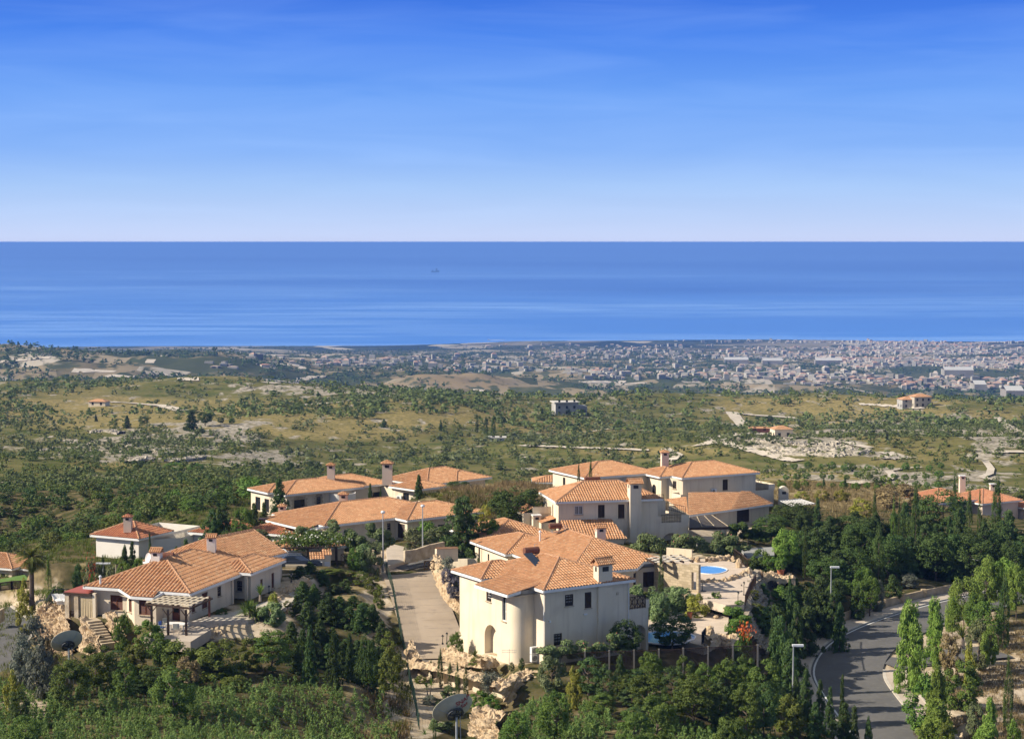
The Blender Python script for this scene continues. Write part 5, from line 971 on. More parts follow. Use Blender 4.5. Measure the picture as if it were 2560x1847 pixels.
# right-hand side: belt of trees above the road
BELT='dark trees in the belt above the road'
for i,a in enumerate([('darkround',2000,1256,238,136,'broad dark green tree right of the back villa terrace'),('darkround',2128,1288,232,152,'broad dark tree in the middle of the belt above the road'),('darkround',2367,1222,252,138,'broad dark tree in front of the far right villa'),('cone',2050,1236,232,34,'conifer tip rising from the left of the belt'),('cypress',2194,1221,236,15,'slim cypress against the dry field'),('brightcyp',2242,1258,228,19,'bright yellow-green cypress in the belt'),('cypress',2256,1250,229,13,'slim cypress just right of the bright one'),('cypress',2268,1254,228,13,'slim cypress second right of the bright one'),
 ('cypress',2297,1206,224,27,'tallest cypress in the middle of the belt'),('cypress',2394,1188,258,16,'cypress left of the pink chimneys'),('cypress',2433,1226,243,22,'cypress in front of the far right roof'),('cypress',2459,1228,244,15,'thin cypress between the pink chimneys'),('cypress',2502,1190,240,34,'large cypress right of the pink chimneys'),('cone',2383,1283,232,44,'conifer in front of the broad tree by the far villa'),('cone',2407,1262,234,52,'taller conifer near the far right villa'),('cone',2470,1290,232,60,'dark conifer below the pink chimneys'),('cone',2532,1268,236,110,'large dark conifer at the right edge'),('cypress',2206,1320,212,40,'thick leaning cypress close to the roadside wall'),
 ('conewide',2052,1312,216,116,'large dark conifer left in the belt'),('darkround',2250,1345,216,80,'dark tree between the thick cypress and the tallest one'),('darkround',2350,1330,222,110,'dark shady tree in the middle right of the belt'),('darkround',2440,1340,222,120,'dark shady tree at the right of the belt'),('conewide',2320,1300,226,80,'dark conifer right of the tallest cypress'),('darkround',2130,1370,212,110,'dark shady tree above the second road lamp'),('darkround',2545,1350,222,80,'dark shady tree at the right edge above the wall'),('darkround',2215,1300,234,90,'dark tree behind the thick leaning cypress'),
 ('round',2168,1416,199,54,'green shrub tree behind the roadside wall'),('round',2184,1440,197,58,'green shrub beside the pale round bush'),('greybush',2283,1434,212,44,'blue-grey round bush over the roadside wall'),('greybush',2208,1450,200,28,'pale dried round bush behind the roadside wall'),('bush',2155,1465,195,40,'dark round bush behind the roadside wall'),('bush',2245,1440,206,46,'dark green bush over the roadside wall'),
 ('cone',1983,1428,180,34,'conifer at the top of the rock face'),('conewide',2027,1466,179,74,'dark conifer left of the second road lamp'),('conewide',2058,1438,187,84,'dark conifer behind the second road lamp'),('cone',1941,1500,166,32,'thin conifer at the foot of the rock face'),('conewide',1960,1538,161,84,'dark conifer by the rock face, above the lattice fence end'),('cone',1985,1592,157,92,'large conifer left of the nearest road lamp'),('cypress',2020,1330,205,17,'slim cypress beside the potted plant'),('pinesoft',1970,1328,207,66,'soft green tree behind the potted plant'),('round',1912,1370,197,62,'bright green shrub left of the potted plant'),('round',1935,1390,194,50,'green shrub just behind the potted plant'),
 ('conewide',2000,1500,172,60,'dark conifer lower on the rock face'),('conewide',2092,1475,186,66,'dark conifer right of the second road lamp'),('cone',2110,1500,181,50,'dark conifer leaning over the roadside wall'),('darkround',1990,1370,208,90,'dark tree right of the soft green one'),('darkround',2070,1395,203,90,'dark tree above the second road lamp, to its left'),('conewide',2090,1335,222,90,'dark conifer filling the gap left in the belt'),('darkround',1935,1285,232,90,'dark green tree against the back villa terrace'),('bush',1905,1310,222,60,'dark bush right of the hedge on stems'),('yellowbush',2160,1245,262,60,'yellow-green bush at the edge of the dry field'),('yellowbush',2110,1222,285,40,'yellow broom in the dry field, right'),('yellowbush',2060,1224,285,40,'yellow broom in the dry field, middle'),('yellowbush',2010,1226,282,40,'yellow broom in the dry field, left'),
 ('drybush',2255,1200,278,110,'bare grey leafless tree in the dry field'),('cone',2118,1186,300,14,'small conifer standing alone in the field behind the belt'),('cone',2065,1190,300,12,'small pale conifer left of the lone one in the field')]):
    T(*a)
rs=np.random.RandomState(8)
for i in range(46):
    px=rs.uniform(1970,2570); d=rs.uniform(206,240); x=X(px,d)
    if min(math.hypot(x-p[0],d-p[1]) for p in ROAD)<9.5: continue
    h_=rs.uniform(4,6.5)*(1 if d>215 else .8)*(.75 if px<2080 else 1); tree(['darkround','conewide','cone'][i%3],x,d,g1(x,d)-.1,h_,rs.uniform(3.5,5.5),'dark tree packed among others in the shady belt above the curving road',group=BELT)
for i in range(16):
    px=rs.uniform(1500,1960); d=rs.uniform(137,149); x=X(px,d); tree(['layereddark','layered','bush'][i%3],x,d,g1(x,d)-.1,rs.uniform(1.8,2.8),rs.uniform(2.2,3.2),'dark leafy shrub packed in the thicket under the lattice fence',group='dark shrubs in the thicket under the lattice fence')
for i in range(14):
    px=rs.uniform(200,700); d=rs.uniform(139,148); x=X(px,d); tree(['mossbush','bush','layereddark'][i%3],x,d,g1(x,d)-.1,rs.uniform(1.0,1.9),rs.uniform(1.8,2.8),'low green shrub on the bank between the saplings and the ribbed-roof villa',group='low shrubs on the bank below the ribbed-roof villa')
for i in range(24):
    p=ROAD[min(17+int(i*.82),len(ROAD)-2)]; q=ROAD[min(18+int(i*.82),len(ROAD)-1)]; dx,dy=q[0]-p[0],q[1]-p[1]; L_=math.hypot(dx,dy) or 1; o_=7.2+rs.uniform(0,2.2); x,y=p[0]-dy/L_*o_+dx*rs.uniform(0,1),p[1]+dx/L_*o_+dy*rs.uniform(0,1)
    tree(['bush','bushgreen','conewide'][i%3],x,y,g1(x,y)-.1,rs.uniform(1.5,3.0),rs.uniform(2.2,3.4),'leafy shrub crowding the top of the roadside stone wall',group='shrubs behind the roadside wall')
for a in [('mossbush',1892,1478,178,30,'green cushion shrub at the foot of the terrace railing, upper'),('mossbush',1898,1512,174,34,'green cushion shrub at the foot of the terrace railing, lower')]: T(*a,zb=ZC-(a[2]+26-HOR)/F*a[3])
# feathery cypresses by the road, lower right
for px,yt,d,w,l in [(2026,1672,147,54,'feathery cypress nearest the lamp pole at lower right'),(2062,1700,145,40,'feathery cypress second from the lamp pole'),(2119,1676,146,30,'tall feathery cypress over the shaded road'),(2088,1722,144,40,'feathery cypress between two taller ones by the road'),(2150,1768,142,60,'feathery cypress leaning over the road at the bottom'),(2125,1760,141,70,'bushy cypress at the bottom beside the road'),(2185,1790,141,50,'low feathery cypress, last before the open road'),(2050,1762,140,70,'bushy cypress left at the bottom by the road'),(2000,1690,150,50,'dark cypress behind the nearest road lamp')]:
    T('cone',px,yt,d,w,l)
# lower middle thicket
for a in [('layered',1625,1680,139,98,'upper rounded tree in the lower middle thicket'),('layered',1652,1735,131,94,'rounded tree in front of the upper one in the lower middle thicket'),('layered',1742,1692,138,124,'widest rounded tree of the lower middle thicket'),('layered',1876,1712,137,90,'rounded tree at the right of the lower thicket'),('layered',1836,1790,126,92,'rounded tree cut by the bottom edge, right'),('layered',1590,1776,128,88,'rounded tree cut by the bottom edge, left'),('round',1390,1733,131,94,'bright green tree among the saplings below the front villa'),('layered',1630,1634,147,74,'tree reaching up in front of the lattice fence middle'),('layereddark',1474,1645,146,80,'dark tree in front of the lattice fence left part'),('cone',1555,1636,145,54,'tall thin tree with a bare pale trunk before the lattice fence'),
 ('layered',1922,1646,145,92,'leafy tree at the right end of the lattice fence'),('layered',1824,1650,146,84,'leafy tree before the fourth fence panel'),('layered',1775,1656,146,70,'leafy tree before the third fence panel'),('yellowbush',1438,1674,143,38,'yellow shrub below the lattice fence'),('layereddark',1516,1668,143,60,'dark tree left of the bare trunk'),('layereddark',1688,1668,143,70,'dark tree between the rounded ones'),('layereddark',1810,1705,138,70,'dark tree behind the rounded trees, right'),('layereddark',1920,1715,139,70,'dark tree at the right edge of the thicket'),('mossbush',1985,1740,141,80,'olive bush near the feathery cypresses'),('layered',1720,1640,149,50,'small tree touching the lattice fence'),('layered',1870,1640,149,60,'small leafy tree before the last fence panel'),('round',1290,1790,127,80,'green tree at the bottom right of the lettered dish')]:
    T(*a)
# right bank beyond the road
for a in [('pine',2290,1486,168,88,'dark young pine with tiered branches at the kerb'),('pine',2352,1482,176,56,'light green young pine right of the tiered one'),('pinesoft',2424,1450,192,80,'soft light green pine by the road, left of the pine group'),('pinesoft',2480,1400,199,76,'tall soft pine in the pine group'),('pinesoft',2520,1394,200,74,'tall soft pine right in the pine group'),('pinesoft',2556,1412,196,60,'soft pine at the right edge'),('round',2484,1504,183,96,'bright broadleaf tree below the pine group'),('cypress',2526,1438,182,34,'dark cypress among the light pines'),('olivebush',2463,1553,174,74,'grey-green feathery tree on the bank'),('pinesoft',2492,1576,172,44,'bright small pine right of the grey-green tree'),
 ('bushgreen',2420,1658,161,98,'wide dark green bush on the bank'),('bushgreen',2326,1692,157,92,'dense round bush at the pavement edge'),('pine',2360,1660,155,58,'small light pine rising behind the dense round bush'),('pine',2357,1752,153,96,'low spreading light pine at the pavement'),('cypress',2540,1660,153,31,'dark slim cypress at the lower right edge'),('pine',2495,1748,150,38,'thin young pine at lower right'),('olivebush',2458,1768,152,46,'small grey-green bush at lower right'),('pine',2490,1812,146,80,'light pine cut by the bottom edge'),('mossbush',2385,1800,148,36,'small olive bush behind the spreading pine'),('brightbush',2555,1812,146,40,'bright bush in the bottom right corner'),('drybush',2390,1580,171,50,'dry twiggy bush beside the spiky palm'),('yellowbush',2440,1610,167,30,'thin yellow-flowered bush on the bank'),('pinesoft',2395,1500,186,44,'light pine behind the second light one'),('round',2450,1480,188,60,'green tree in front of the pine group')]:
    T(*a)
spiky('palm',*at(2405,1617,171),[(0,0,1.0)],1.6,.12,'short stout palm with stiff fronds on the bank','palm',LEAF['oliveg'],.2,50,.22,zr=(5,85))
# saplings: countless seedlings cover the near slope
def sapling_field(name,poly,n,hr,seed,leaf,lbl=None):
    rs=np.random.RandomState(seed); V0=[]; 
    for v in range(3):
        k=SPEC['sapling']; V0.append(clumpy(130,16,k[2],k[3]*1.1,.055,np.random.RandomState(seed+v),1.,2.4,.8))
    xs=[p[0] for p in poly]; ds=[p[1] for p in poly]; out=[]; c=0
    def inside(x,y):
        r=False
        for (x1,y1),(x2,y2) in zip(poly,poly[1:]+poly[:1]):
            if (y1>y)!=(y2>y) and x<(x2-x1)*(y-y1)/(y2-y1)+x1: r=not r
        return r
    pts=[]
    while len(pts)<n:
        px,d=rs.uniform(min(xs),max(xs)),rs.uniform(min(ds),max(ds))
        if inside(px,d) and vnoise(X(px,d),d,3.2,seed)>-.33: pts.append((X(px,d),d))
    P=np.array(pts); Z=G(P[:,0],P[:,1])
    for (x,y),z in zip(pts,Z):
        h=rs.uniform(*hr)*(1+.5*float(vnoise(x,y,4,seed+9))); w=h*rs.uniform(.5,.8); a=rs.uniform(0,6.28); v=V0[rs.randint(3)]; q=v*[w,w,h]; ca,sa=math.cos(a),math.sin(a)
        out.append(np.stack([q[:,0]*ca-q[:,1]*sa+x,q[:,0]*sa+q[:,1]*ca+y,q[:,2]+z-.05],1))
    V=np.concatenate(out); link(name,lf(name,V,leaf),kind='stuff')
sapling_field('undergrowth',[(-250,100),(980,104),(1010,128),(960,146),(900,143),(700,146),(640,140),(480,142),(330,144),(230,142),(60,142),(-250,142)],4200,(.6,1.15),21,LEAF['sap'])
sapling_field('undergrowth',[(1290,112),(2050,112),(2120,136),(1960,140),(1700,138),(1560,136),(1480,143),(1390,146),(1330,144),(1240,136)],2300,(.6,1.15),22,LEAF['sap'])
# loose dry grass and weeds
def tufts(name,poly,n,h,leafm,seed,dens_noise=None):
    rs=np.random.RandomState(seed); xs=[p[0] for p in poly]; ds=[p[1] for p in poly]; px=rs.uniform(min(xs),max(xs),n); d=rs.uniform(min(ds),max(ds),n)
    ins=np.zeros(n,bool)
    for (x1,y1),(x2,y2) in zip(poly,poly[1:]+poly[:1]):
        m=(y1>d)!=(y2>d); t=np.where(m,(x2-x1)*(d-y1)/((y2-y1) if y2!=y1 else 1)+x1,0); ins^=(m&(px<t))
    px,d=px[ins],d[ins]; x=(px-1280)/F*d; k=vnoise(x,d,2.2,seed)>-.12; x,d=x[k],d[k]; z=G(x,d); n=len(x); B=12
    x=np.repeat(x,B)+rs.normal(0,.16,n*B); y=np.repeat(d,B)+rs.normal(0,.16,n*B); z=np.repeat(z,B); a=rs.uniform(0,6.28,n*B); hh=h*rs.uniform(.4,1.2,n*B); ln=rs.normal(0,.35,(n*B,2))*hh[:,None]; w=.03
    p0=np.stack([x-np.cos(a)*w,y-np.sin(a)*w,z-.05],1);p1=np.stack([x+np.cos(a)*w,y+np.sin(a)*w,z-.05],1);p2=np.stack([x+ln[:,0]+np.cos(a)*.01,y+ln[:,1],z+hh],1);p3=np.stack([x+ln[:,0]-np.cos(a)*.01,y+ln[:,1],z+hh],1)
    link(name,lf(name,np.stack([p0,p1,p2,p3],1).reshape(-1,3),leafm),kind='stuff')
tufts('dry_grass',[(850,104),(1010,104),(1015,146),(960,150),(900,145),(840,130)],1500,.5,LEAF['dry'],31)
tufts('dry_grass',[(1110,214),(1420,212),(1420,240),(1100,240)],1600,.7,LEAF['dry'],32)
tufts('dry_grass',[(1930,255),(2350,255),(2400,310),(1900,310)],3500,.6,LEAF['dry'],33)
tufts('dry_grass',[(2300,152),(2700,150),(2700,200),(2380,190)],3600,.35,LEAF['dry'],34)
tufts('weeds',[(-200,145),(130,145),(150,175),(60,190),(-200,200)],1400,.45,LEAF['oliveg'],35)
tufts('weeds',[(-250,186),(330,184),(480,205),(640,250),(-250,270)],7000,.5,LEAF['oliveg'],38)
rs=np.random.RandomState(12)
for i in range(34):
    px=rs.uniform(120,600); d=rs.uniform(212,262); x=X(px,d)
    if abs(x+42)<9 and d<225: continue
    tree(['mossbush','bush','bushgreen'][i%3],x,d,g1(x,d)-.1,rs.uniform(.9,1.8),rs.uniform(1.6,2.8),'low bush on the slope around the white villa at far left',group='low bushes around the white villa')
tufts('weeds',[(1040,214),(1300,208),(1300,225),(1040,228)],900,.6,LEAF['oliveg'],36)
tufts('weeds',[(960,112),(1020,112),(1022,160),(985,170)],500,.4,LEAF['oliveg'],37)
# ---- the hills behind: countless bushes
def blobs(n,V0s,x,y,z,w,h,rs):
    out=[]
    for i in range(n):
        v=V0s[rs.randint(len(V0s))]; a=rs.uniform(0,6.28); ca,sa=math.cos(a),math.sin(a); q=v*[w[i],w[i],h[i]]; out.append(np.stack([q[:,0]*ca-q[:,1]*sa+x[i],q[:,0]*sa+q[:,1]*ca+y[i],q[:,2]+z[i]],1))
    return np.concatenate(out)
def build_hills():
    rs=np.random.RandomState(77)
    med=[clumpy(420,22,sh_round(-.1,.42),.15,.055,np.random.RandomState(i),.8,1.3,.4) for i in range(4)]
    small=[clumpy(90,10,sh_round(-.1,.40),.17,.10,np.random.RandomState(50+i),.8,1.2,.4) for i in range(5)]
    tiny=[clumpy(22,6,sh_round(-.1,.36),.18,.17,np.random.RandomState(90+i),.8,1.1,.4) for i in range(6)]
    sets=[]
    def scatter(n,d0,d1,pw=1.):
        px=rs.uniform(-750,3250,n); d=d0*(d1/d0)**(rs.uniform(0,1,n)**pw); x=(px-1280)/F*d; z=G(x,d); py=HOR+(ZC-z)/d*F; return px,d,x,z,py
    # individually built bushes on the nearest hillside
    px,d,x,z,py=scatter(1800,225,640,1.15); dn=vnoise(x,d,60,3)+vnoise(x,d,22,4); k=dn>-.2; k&=(d>338)|((px<560)&(d>228)&(py<1400)&((px<130)|(d>250)))|((px>1950)&(d>312)); k&=~((py>1290)&(d>338))
    cl=[('dark green bush on the near hillside behind the villas','bushes on the hillside behind the villas')]
    lk=np.where((px<620)&(d>238)&(d<430)&(py<1410))[0]; k[lk]=True; idx=np.where(k)[0]; idx=idx[np.argsort(d[idx])][:170]
    hm=[mesh_np('bush',v,np.arange(len(v)).reshape(-1,4),[LEAF[l]]) for v,l in zip([clumpy(900,34,sh_round(-.12,.42),.13,.036,np.random.RandomState(200+i),.8,1.4,.4) for i in range(6)],['dark','scrub','oliveg','green','scrub','conifer'])]
    for i in idx:
        w=rs.uniform(1.8,4.6); h=w*rs.uniform(.55,.9); o=link('bush',hm[rs.randint(6)],None,(x[i],d[i],z[i]-.15),rs.uniform(0,6.28),'round scrub bush on the wild hillside behind the villas','bush','scrub bushes on the hillside behind the villas'); o.scale=(w,w,h)
    # merged masses
    for nm,n,d0,d1,V0s,wr,mt,th,sd in [('hillside_scrub',6400,345,950,small,(1.4,4.2),'scrub',-.3,3),('hillside_scrub',2600,300,800,small,(1.0,2.6),'oliveg',-.3,13),('hillside_scrub',10000,800,1700,tiny,(2.5,6),'scrub',-.12,5),('hillside_scrub',3500,600,1500,tiny,(2,5),'olive',-.1,15),('plain_trees',29000,1500,5600,tiny,(5,11),'conifer',-.08,7),('hillside_scrub',3000,242,400,small,(1.0,2.8),'dark',-.9,21),('hillside_scrub',1600,242,400,small,(.8,2.0),'oliveg',-.9,22),('hillside_scrub',8600,360,1000,small,(1.2,3.2),'scrub',.0,31)]:
        px,d,x,z,py=scatter(n,d0,d1); s=1 if d1<1800 else 3.5; dn=vnoise(x,d,70*s,sd)+vnoise(x,d,24*s,sd+1)+vnoise(x,d,190*s,sd+5)*.8+rs.uniform(-.16,.16,n)
        g_=np.zeros(n)
        for b in [(380,1030,300,30),(250,1000,220,14),(560,1060,160,18),(1000,1050,80,22),(1600,1125,220,8),(1180,1040,120,12),(2000,1200,240,12)]: g_=np.maximum(g_,(np.hypot((px-b[0])/b[2],(py-b[1])/b[3])<1)*.45)
        dz=np.zeros(n)
        for b in [(1180,1110,260,60),(180,1260,330,110),(1050,1110,200,60),(2300,1100,300,60),(1500,1150,300,25),(700,1200,300,40),(200,960,300,10),(950,985,300,12),(1700,1000,900,12),(350,1110,250,40)]: dz=np.maximum(dz,(np.hypot((px-b[0])/b[2],(py-b[1])/b[3])<1)*.38)
        if sd==31: dz=dz*1.4-.45
        k=dn-g_+dz>th
        if sd in(21,22): k&=(px<600)&(py<1410)&((px<40)|(d>262)|(py<1330))
        x,y,zz=x[k],d[k],z[k]; m=len(x); w=rs.uniform(*wr,m); V=blobs(m,V0s,x,y,zz-.1,w,w*rs.uniform(.5,.95,m),rs); link(nm,lf(nm,V,LEAF[mt]),kind='stuff')
    # landmark trees
    for kd,px,yb,yt,w,l in [('cone',478,1072,1015,46,'big dark conifer on the dry slope, larger of two'),('darkround',513,1060,1020,40,'dark round tree right of the big conifer on the dry slope'),('darkround',360,1058,1034,30,'lone dark tree on the dry grass slope'),('cone',318,1066,1030,26,'dark conifer left of the lone tree on the dry slope'),('cypress',281,1054,1038,7,'tiny cypress on the dry slope'),('cone',240,1048,1028,12,'small dark tree on the dry slope, left'),('darkround',552,1056,1036,18,'small dark tree right of the big conifers'),('darkround',580,1056,1038,18,'second small dark tree right of the big conifers'),
      ('darkround',345,1165,1142,42,'green carob tree below the white rocks, left'),('round',438,1176,1148,60,'green carob tree below the white rocks, middle'),('round',490,1178,1150,46,'green carob tree below the white rocks, right'),('darkround',785,1175,1142,36,'round dark tree above the back left roof'),('darkround',722,1172,1146,30,'dark tree above the back left roof, left of another'),('cone',1102,1072,1040,14,'thin dark poplar above the valley'),('cypress',1192,1076,1030,12,'tall dark poplar in the valley, left'),('cypress',1215,1082,1035,16,'tall dark poplar in the valley, middle'),('cypress',1233,1084,1040,16,'tall dark poplar in the valley, right'),('cone',960,1064,1040,24,'dark tree at the edge of the orchard'),('round',1548,1062,1042,18,'bright green tree beside the unfinished building'),('darkround',2146,1060,1037,18,'round dark tree on the rocky ridge at right'),('darkround',1924,1052,1030,18,'dark tree by the white track'),('darkround',2200,1215,1190,26,'dark tree on the terrace beyond the field')]:
        p=hit(px,yb); d=p[1]; tree(kd,p[0],d,p[2]-.2,(yb-yt)/F*d,w/F*d*1.1,l,group=None)
    # orchard rows
    n=0
    for i in range(14):
        for j in range(3):
            px=1960+i*30+rs.uniform(-8,8); yb=1172+j*24+rs.uniform(-4,4); p=hit(px,yb); w=rs.uniform(18,28)/F*p[1]; tree('round',p[0],p[1],p[2]-.2,w*.95,w,'orchard tree on the bare terrace beyond the right-hand roofs','tree','orchard trees beyond the villas')
build_hills()
# ------------------------------------------------ roads, walls, garden things
ASP=mat('asphalt',(.135,.130,.122),(.11,.107,.102),.35,.9,.01,18,c3=(.155,.15,.14),s3=2,t3=(.5,.8)); CON=mat('concrete_drive',(.42,.335,.245),(.36,.285,.205),.3,.9,.012,10,c3=(.28,.23,.18),s3=1.1,t3=(.56,.8))
PAV=mat('pavement',(.52,.44,.35),(.45,.38,.30),.8,.9,.01,12); KER=mat('kerb_stone',(.55,.50,.42),(.46,.41,.34),1.5,.9); LINE=mat('road_line',(.62,.62,.60),None,1,.8)
TER=mat('terrace_paving',(.62,.51,.40),(.54,.44,.34),1.,.9,.012,5,c3=(.44,.35,.27),s3=2.2,t3=(.55,.8)); ROCK=mat('garden_rock',(.60,.47,.31),(.46,.34,.21),.9,.95,.10,3,c3=(.34,.25,.16),s3=2.6,t3=(.5,.75),spec=.05)
GRAV=mat('white_gravel',(.60,.53,.43),(.44,.39,.32),3,.95,.05,9,c3=(.34,.29,.24),s3=7,t3=(.5,.8)); WATER=mat('pool_water_mat',(.16,.42,.80),(.10,.34,.74),.6,.08,.01,2,spec=.5)
strip('road',ROAD,-3.4,3.5,ASP,.0,kind='structure'); strip('road_marking',ROAD,-3.2,-3.02,LINE,.004,kind='structure')
kerb('kerb_upper',ROAD,-3.65,-3.4,.12,KER,kind='structure'); strip('pavement_upper',ROAD,-5.6,-3.65,PAV,.11,kind='structure')
RB=ROAD[:20]; kerb('kerb_lower',RB,3.5,3.8,.12,KER,kind='structure'); strip('pavement_lower',RB,3.8,5.7,PAV,.11,kind='structure'); kerb('kerb_back',RB,5.7,5.9,.16,KER,kind='structure')
mb=MB(); P0=[ROAD[21],ROAD[26]]
sr_=[(ROAD[21][0]+3.3,ROAD[21][1]-1,ROAD[21][2]),(ROAD[21][0]+9,ROAD[21][1]+1.5,ROAD[21][2]+.05),(ROAD[21][0]+16,ROAD[21][1]+4,ROAD[21][2]+.1)]; strip('side_road',sr_,-2.6,2.6,ASP,-.006,kind='structure')
strip('driveway',DRIVE,-2.75,2.9,CON,.0,kind='structure'); strip('street',STREET,-2.0,2.2,ASP,.006,kind='structure'); kerb('kerb_street',STREET,-2.3,-2.0,.14,KER,kind='structure'); strip('pavement_street',STREET,-3.6,-2.3,PAV,.12,kind='structure')
strip('side_street',LROAD,-2.8,2.8,ASP,.0,kind='structure'); kerb('kerb_left',LROAD,2.8,3.05,.14,KER,kind='structure')
def joints():
    mb=MB(); 
    for i in range(1,len(DRIVE)-1):
        a=DRIVE[i-1];b=DRIVE[i+1];p=DRIVE[i]; dx,dy=b[0]-a[0],b[1]-a[1]; q=math.hypot(dx,dy); nx,ny=dy/q,-dx/q
        mb.face([(p[0]-nx*2.7-dx/q*.02,p[1]-ny*2.7-dy/q*.02,p[2]+.004),(p[0]+nx*.6-dx/q*.02,p[1]+ny*.6-dy/q*.02,p[2]+.004),(p[0]+nx*.6+dx/q*.02,p[1]+ny*.6+dy/q*.02,p[2]+.004),(p[0]-nx*2.7+dx/q*.02,p[1]-ny*2.7+dy/q*.02,p[2]+.004)])
    mb.build('driveway_joints',mat('joint',(.16,.13,.10),None,1,.9),kind='structure')
joints()
def flat(name,pts,z,m,th=0): 
    mb=MB(); mb.face([(x,y,z) for x,y,_ in pts])
    if th:
        for a,b in zip(pts,pts[1:]+pts[:1]): mb.face([(a[0],a[1],z-th),(b[0],b[1],z-th),(b[0],b[1],z),(a[0],a[1],z)])
    return mb.build(name,m,kind='structure')
def zpoly(k,pts,z): return [onz(*ZR(k,*p),z) for p in pts]
flat('terrace',zpoly(8,[(690,730),(960,800),(1130,790),(1180,600),(1225,500),(1130,420),(1000,385),(640,360),(300,420)],324.86),324.86,TER,.8)
flat('terrace_lower',zpoly(8,[(230,1060),(760,1190),(980,1060),(990,880),(600,840),(240,880)],323.46),323.46,TER,.8)
flat('courtyard',zpoly(8,[(1090,262),(1160,335),(1420,325),(1420,245)],323.9),323.9,mat('grey_paving',(.30,.30,.28),None,1,.9),.25)  # courtyard paving in one even grey
flat('house_entrance_drive',zpoly(2,[(1905,660),(2290,560),(2220,500),(1960,440),(1880,470)],325.56),325.56,PAV,.5)
def pool(name,k,cx,cy_,rx,ry,z,lbl):
    c=onz(*ZR(k,cx,cy_),z); a=onz(*ZR(k,cx+rx,cy_),z); b=onz(*ZR(k,cx,cy_-ry),z); A=a[0]-c[0]; B=b[1]-c[1]; n=36
    P=[(c[0]+A*math.cos(2*PI*i/n)*(1+.12*math.sin(2*PI*i/n*2+.6)),c[1]+B*math.sin(2*PI*i/n)) for i in range(n)]
    mb=MB(); mb.face([(x,y,z+.01) for x,y in P]); mb.build(name+'_water',WATER,kind='structure')
    mb=MB()
    for i in range(n):
        p=P[i];q=P[(i+1)%n]; f=lambda p,s: (c[0]+(p[0]-c[0])*s,c[1]+(p[1]-c[1])*s)
        p2,q2=f(p,1.06),f(q,1.06); mb.face([(*p,z+.06),(*q,z+.06),(*q2,z+.06),(*p2,z+.06)]); mb.face([(*p2,z-.05),(*q2,z-.05),(*q2,z+.06),(*p2,z+.06)]); mb.face([(*p,z-.05),(*p,z+.06),(*q,z+.06),(*q,z-.05)])
    mb.build(name+'_coping',WHT,kind='structure')
pool('pool',8,810,468,150,36,324.87,''); pool('pool',8,400,1110,250,60,323.47,'')
# rockwork
def rockface(name,top,base,label,cat='rock wall',back=1.2,amp=.22,res=.115,seed=0,m=None):
    top=[Vector(p) for p in top]; base=[Vector(p) for p in base]; L=sum((b-a).length for a,b in zip(top[:-1],top[1:])); nu=max(6,int(L/res)); H=max((a-b).length for a,b in zip(top,base)); nv=max(5,int(H/res)); nb=max(3,int(back/res))
    def lerp(P,t): f=t*(len(P)-1); i=min(int(f),len(P)-2); return P[i].lerp(P[i+1],f-i)
    o=top[0].copy(); V=[]
    for i in range(nu+1):
        t=i/nu; a=lerp(top,t); b=lerp(base,t); out=(b-a); out.z=0
        dirn=(lerp(top,min(1,t+.02))-lerp(top,max(0,t-.02))); n=Vector((dirn.y,-dirn.x,0)).normalized(); 
        if n.dot(out)<0 and out.length>.1: n=-n
        row=[a-n*back+Vector((0,0,-.5))]+[a-n*back*(1-j/nb) for j in range(nb)]+[a.lerp(b,j/nv) for j in range(nv+1)]
        for j,p in enumerate(row):
            q=p*.9+Vector((seed*7,0,0)); c=mnoise.voronoi(q)[0]; d=(c[1]-c[0]); f=mnoise.fractal(p*2.2,1,2,3)
            q2=p*2.6+Vector((seed*3,1,0)); c2=mnoise.voronoi(q2)[0]; k=amp*(min(d,.4)*2.2-.35)+amp*.55*(min(c2[1]-c2[0],.4)*2.2-.4)+amp*.28*f; e=Vector((mnoise.noise(p*1.3+Vector((9,0,0))),mnoise.noise(p*1.3),mnoise.noise(p*1.3+Vector((0,5,0)))))*amp*.45
            nn=(n*.8+Vector((0,0,.6))) if j>nb else Vector((0,0,1)); V.append(tuple(p+nn*k*1.6+e-o))
    w=len(row); F_=[(i*w+j,i*w+j+1,(i+1)*w+j+1,(i+1)*w+j) for i in range(nu) for j in range(w-1)]
    me=bpy.data.meshes.new(name); me.from_pydata(V,[],F_); me.materials.append(m or ROCK); me.update(); return link(name,me,None,tuple(o),0,label,cat)
def rockpile(name,path,h,w,label,seed=0,**k):
    base=[(p[0],p[1],p[2]-.15) for p in path]; P=[Vector(p) for p in path]; top=[]; bs=[]
    for i,p in enumerate(P):
        d=(P[min(i+1,len(P)-1)]-P[max(i-1,0)]); n=Vector((d.y,-d.x,0)).normalized()
        if n.y>0: n=-n
        top.append(p+Vector((0,0,h))); bs.append(p+n*w*.5-Vector((0,0,.25)))
    return rockface(name,top,bs,label,back=w*.6,seed=seed,**k)
def boulder(x,y,z,s,label,seed=0,cat='boulder',sz=(1,1,1)):
    bm=bmesh.new(); bmesh.ops.create_icosphere(bm,subdivisions=4,radius=1)
    for v in bm.verts:
        c=mnoise.voronoi(v.co*1.5+Vector((seed*3.1,0,0)))[0]; k=.78+.45*min(c[1]-c[0],.5)+.12*mnoise.fractal(v.co*3+Vector((seed,0,0)),1,2,3); v.co*=k; v.co.x*=s*sz[0]; v.co.y*=s*sz[1]; v.co.z*=s*sz[2]
    me=bpy.data.meshes.new('boulder'); bm.to_mesh(me); bm.free(); me.materials.append(ROCK); me.polygons.foreach_set('use_smooth',[True]*len(me.polygons)); return link('boulder',me,None,(x,y,z),0,label,cat)
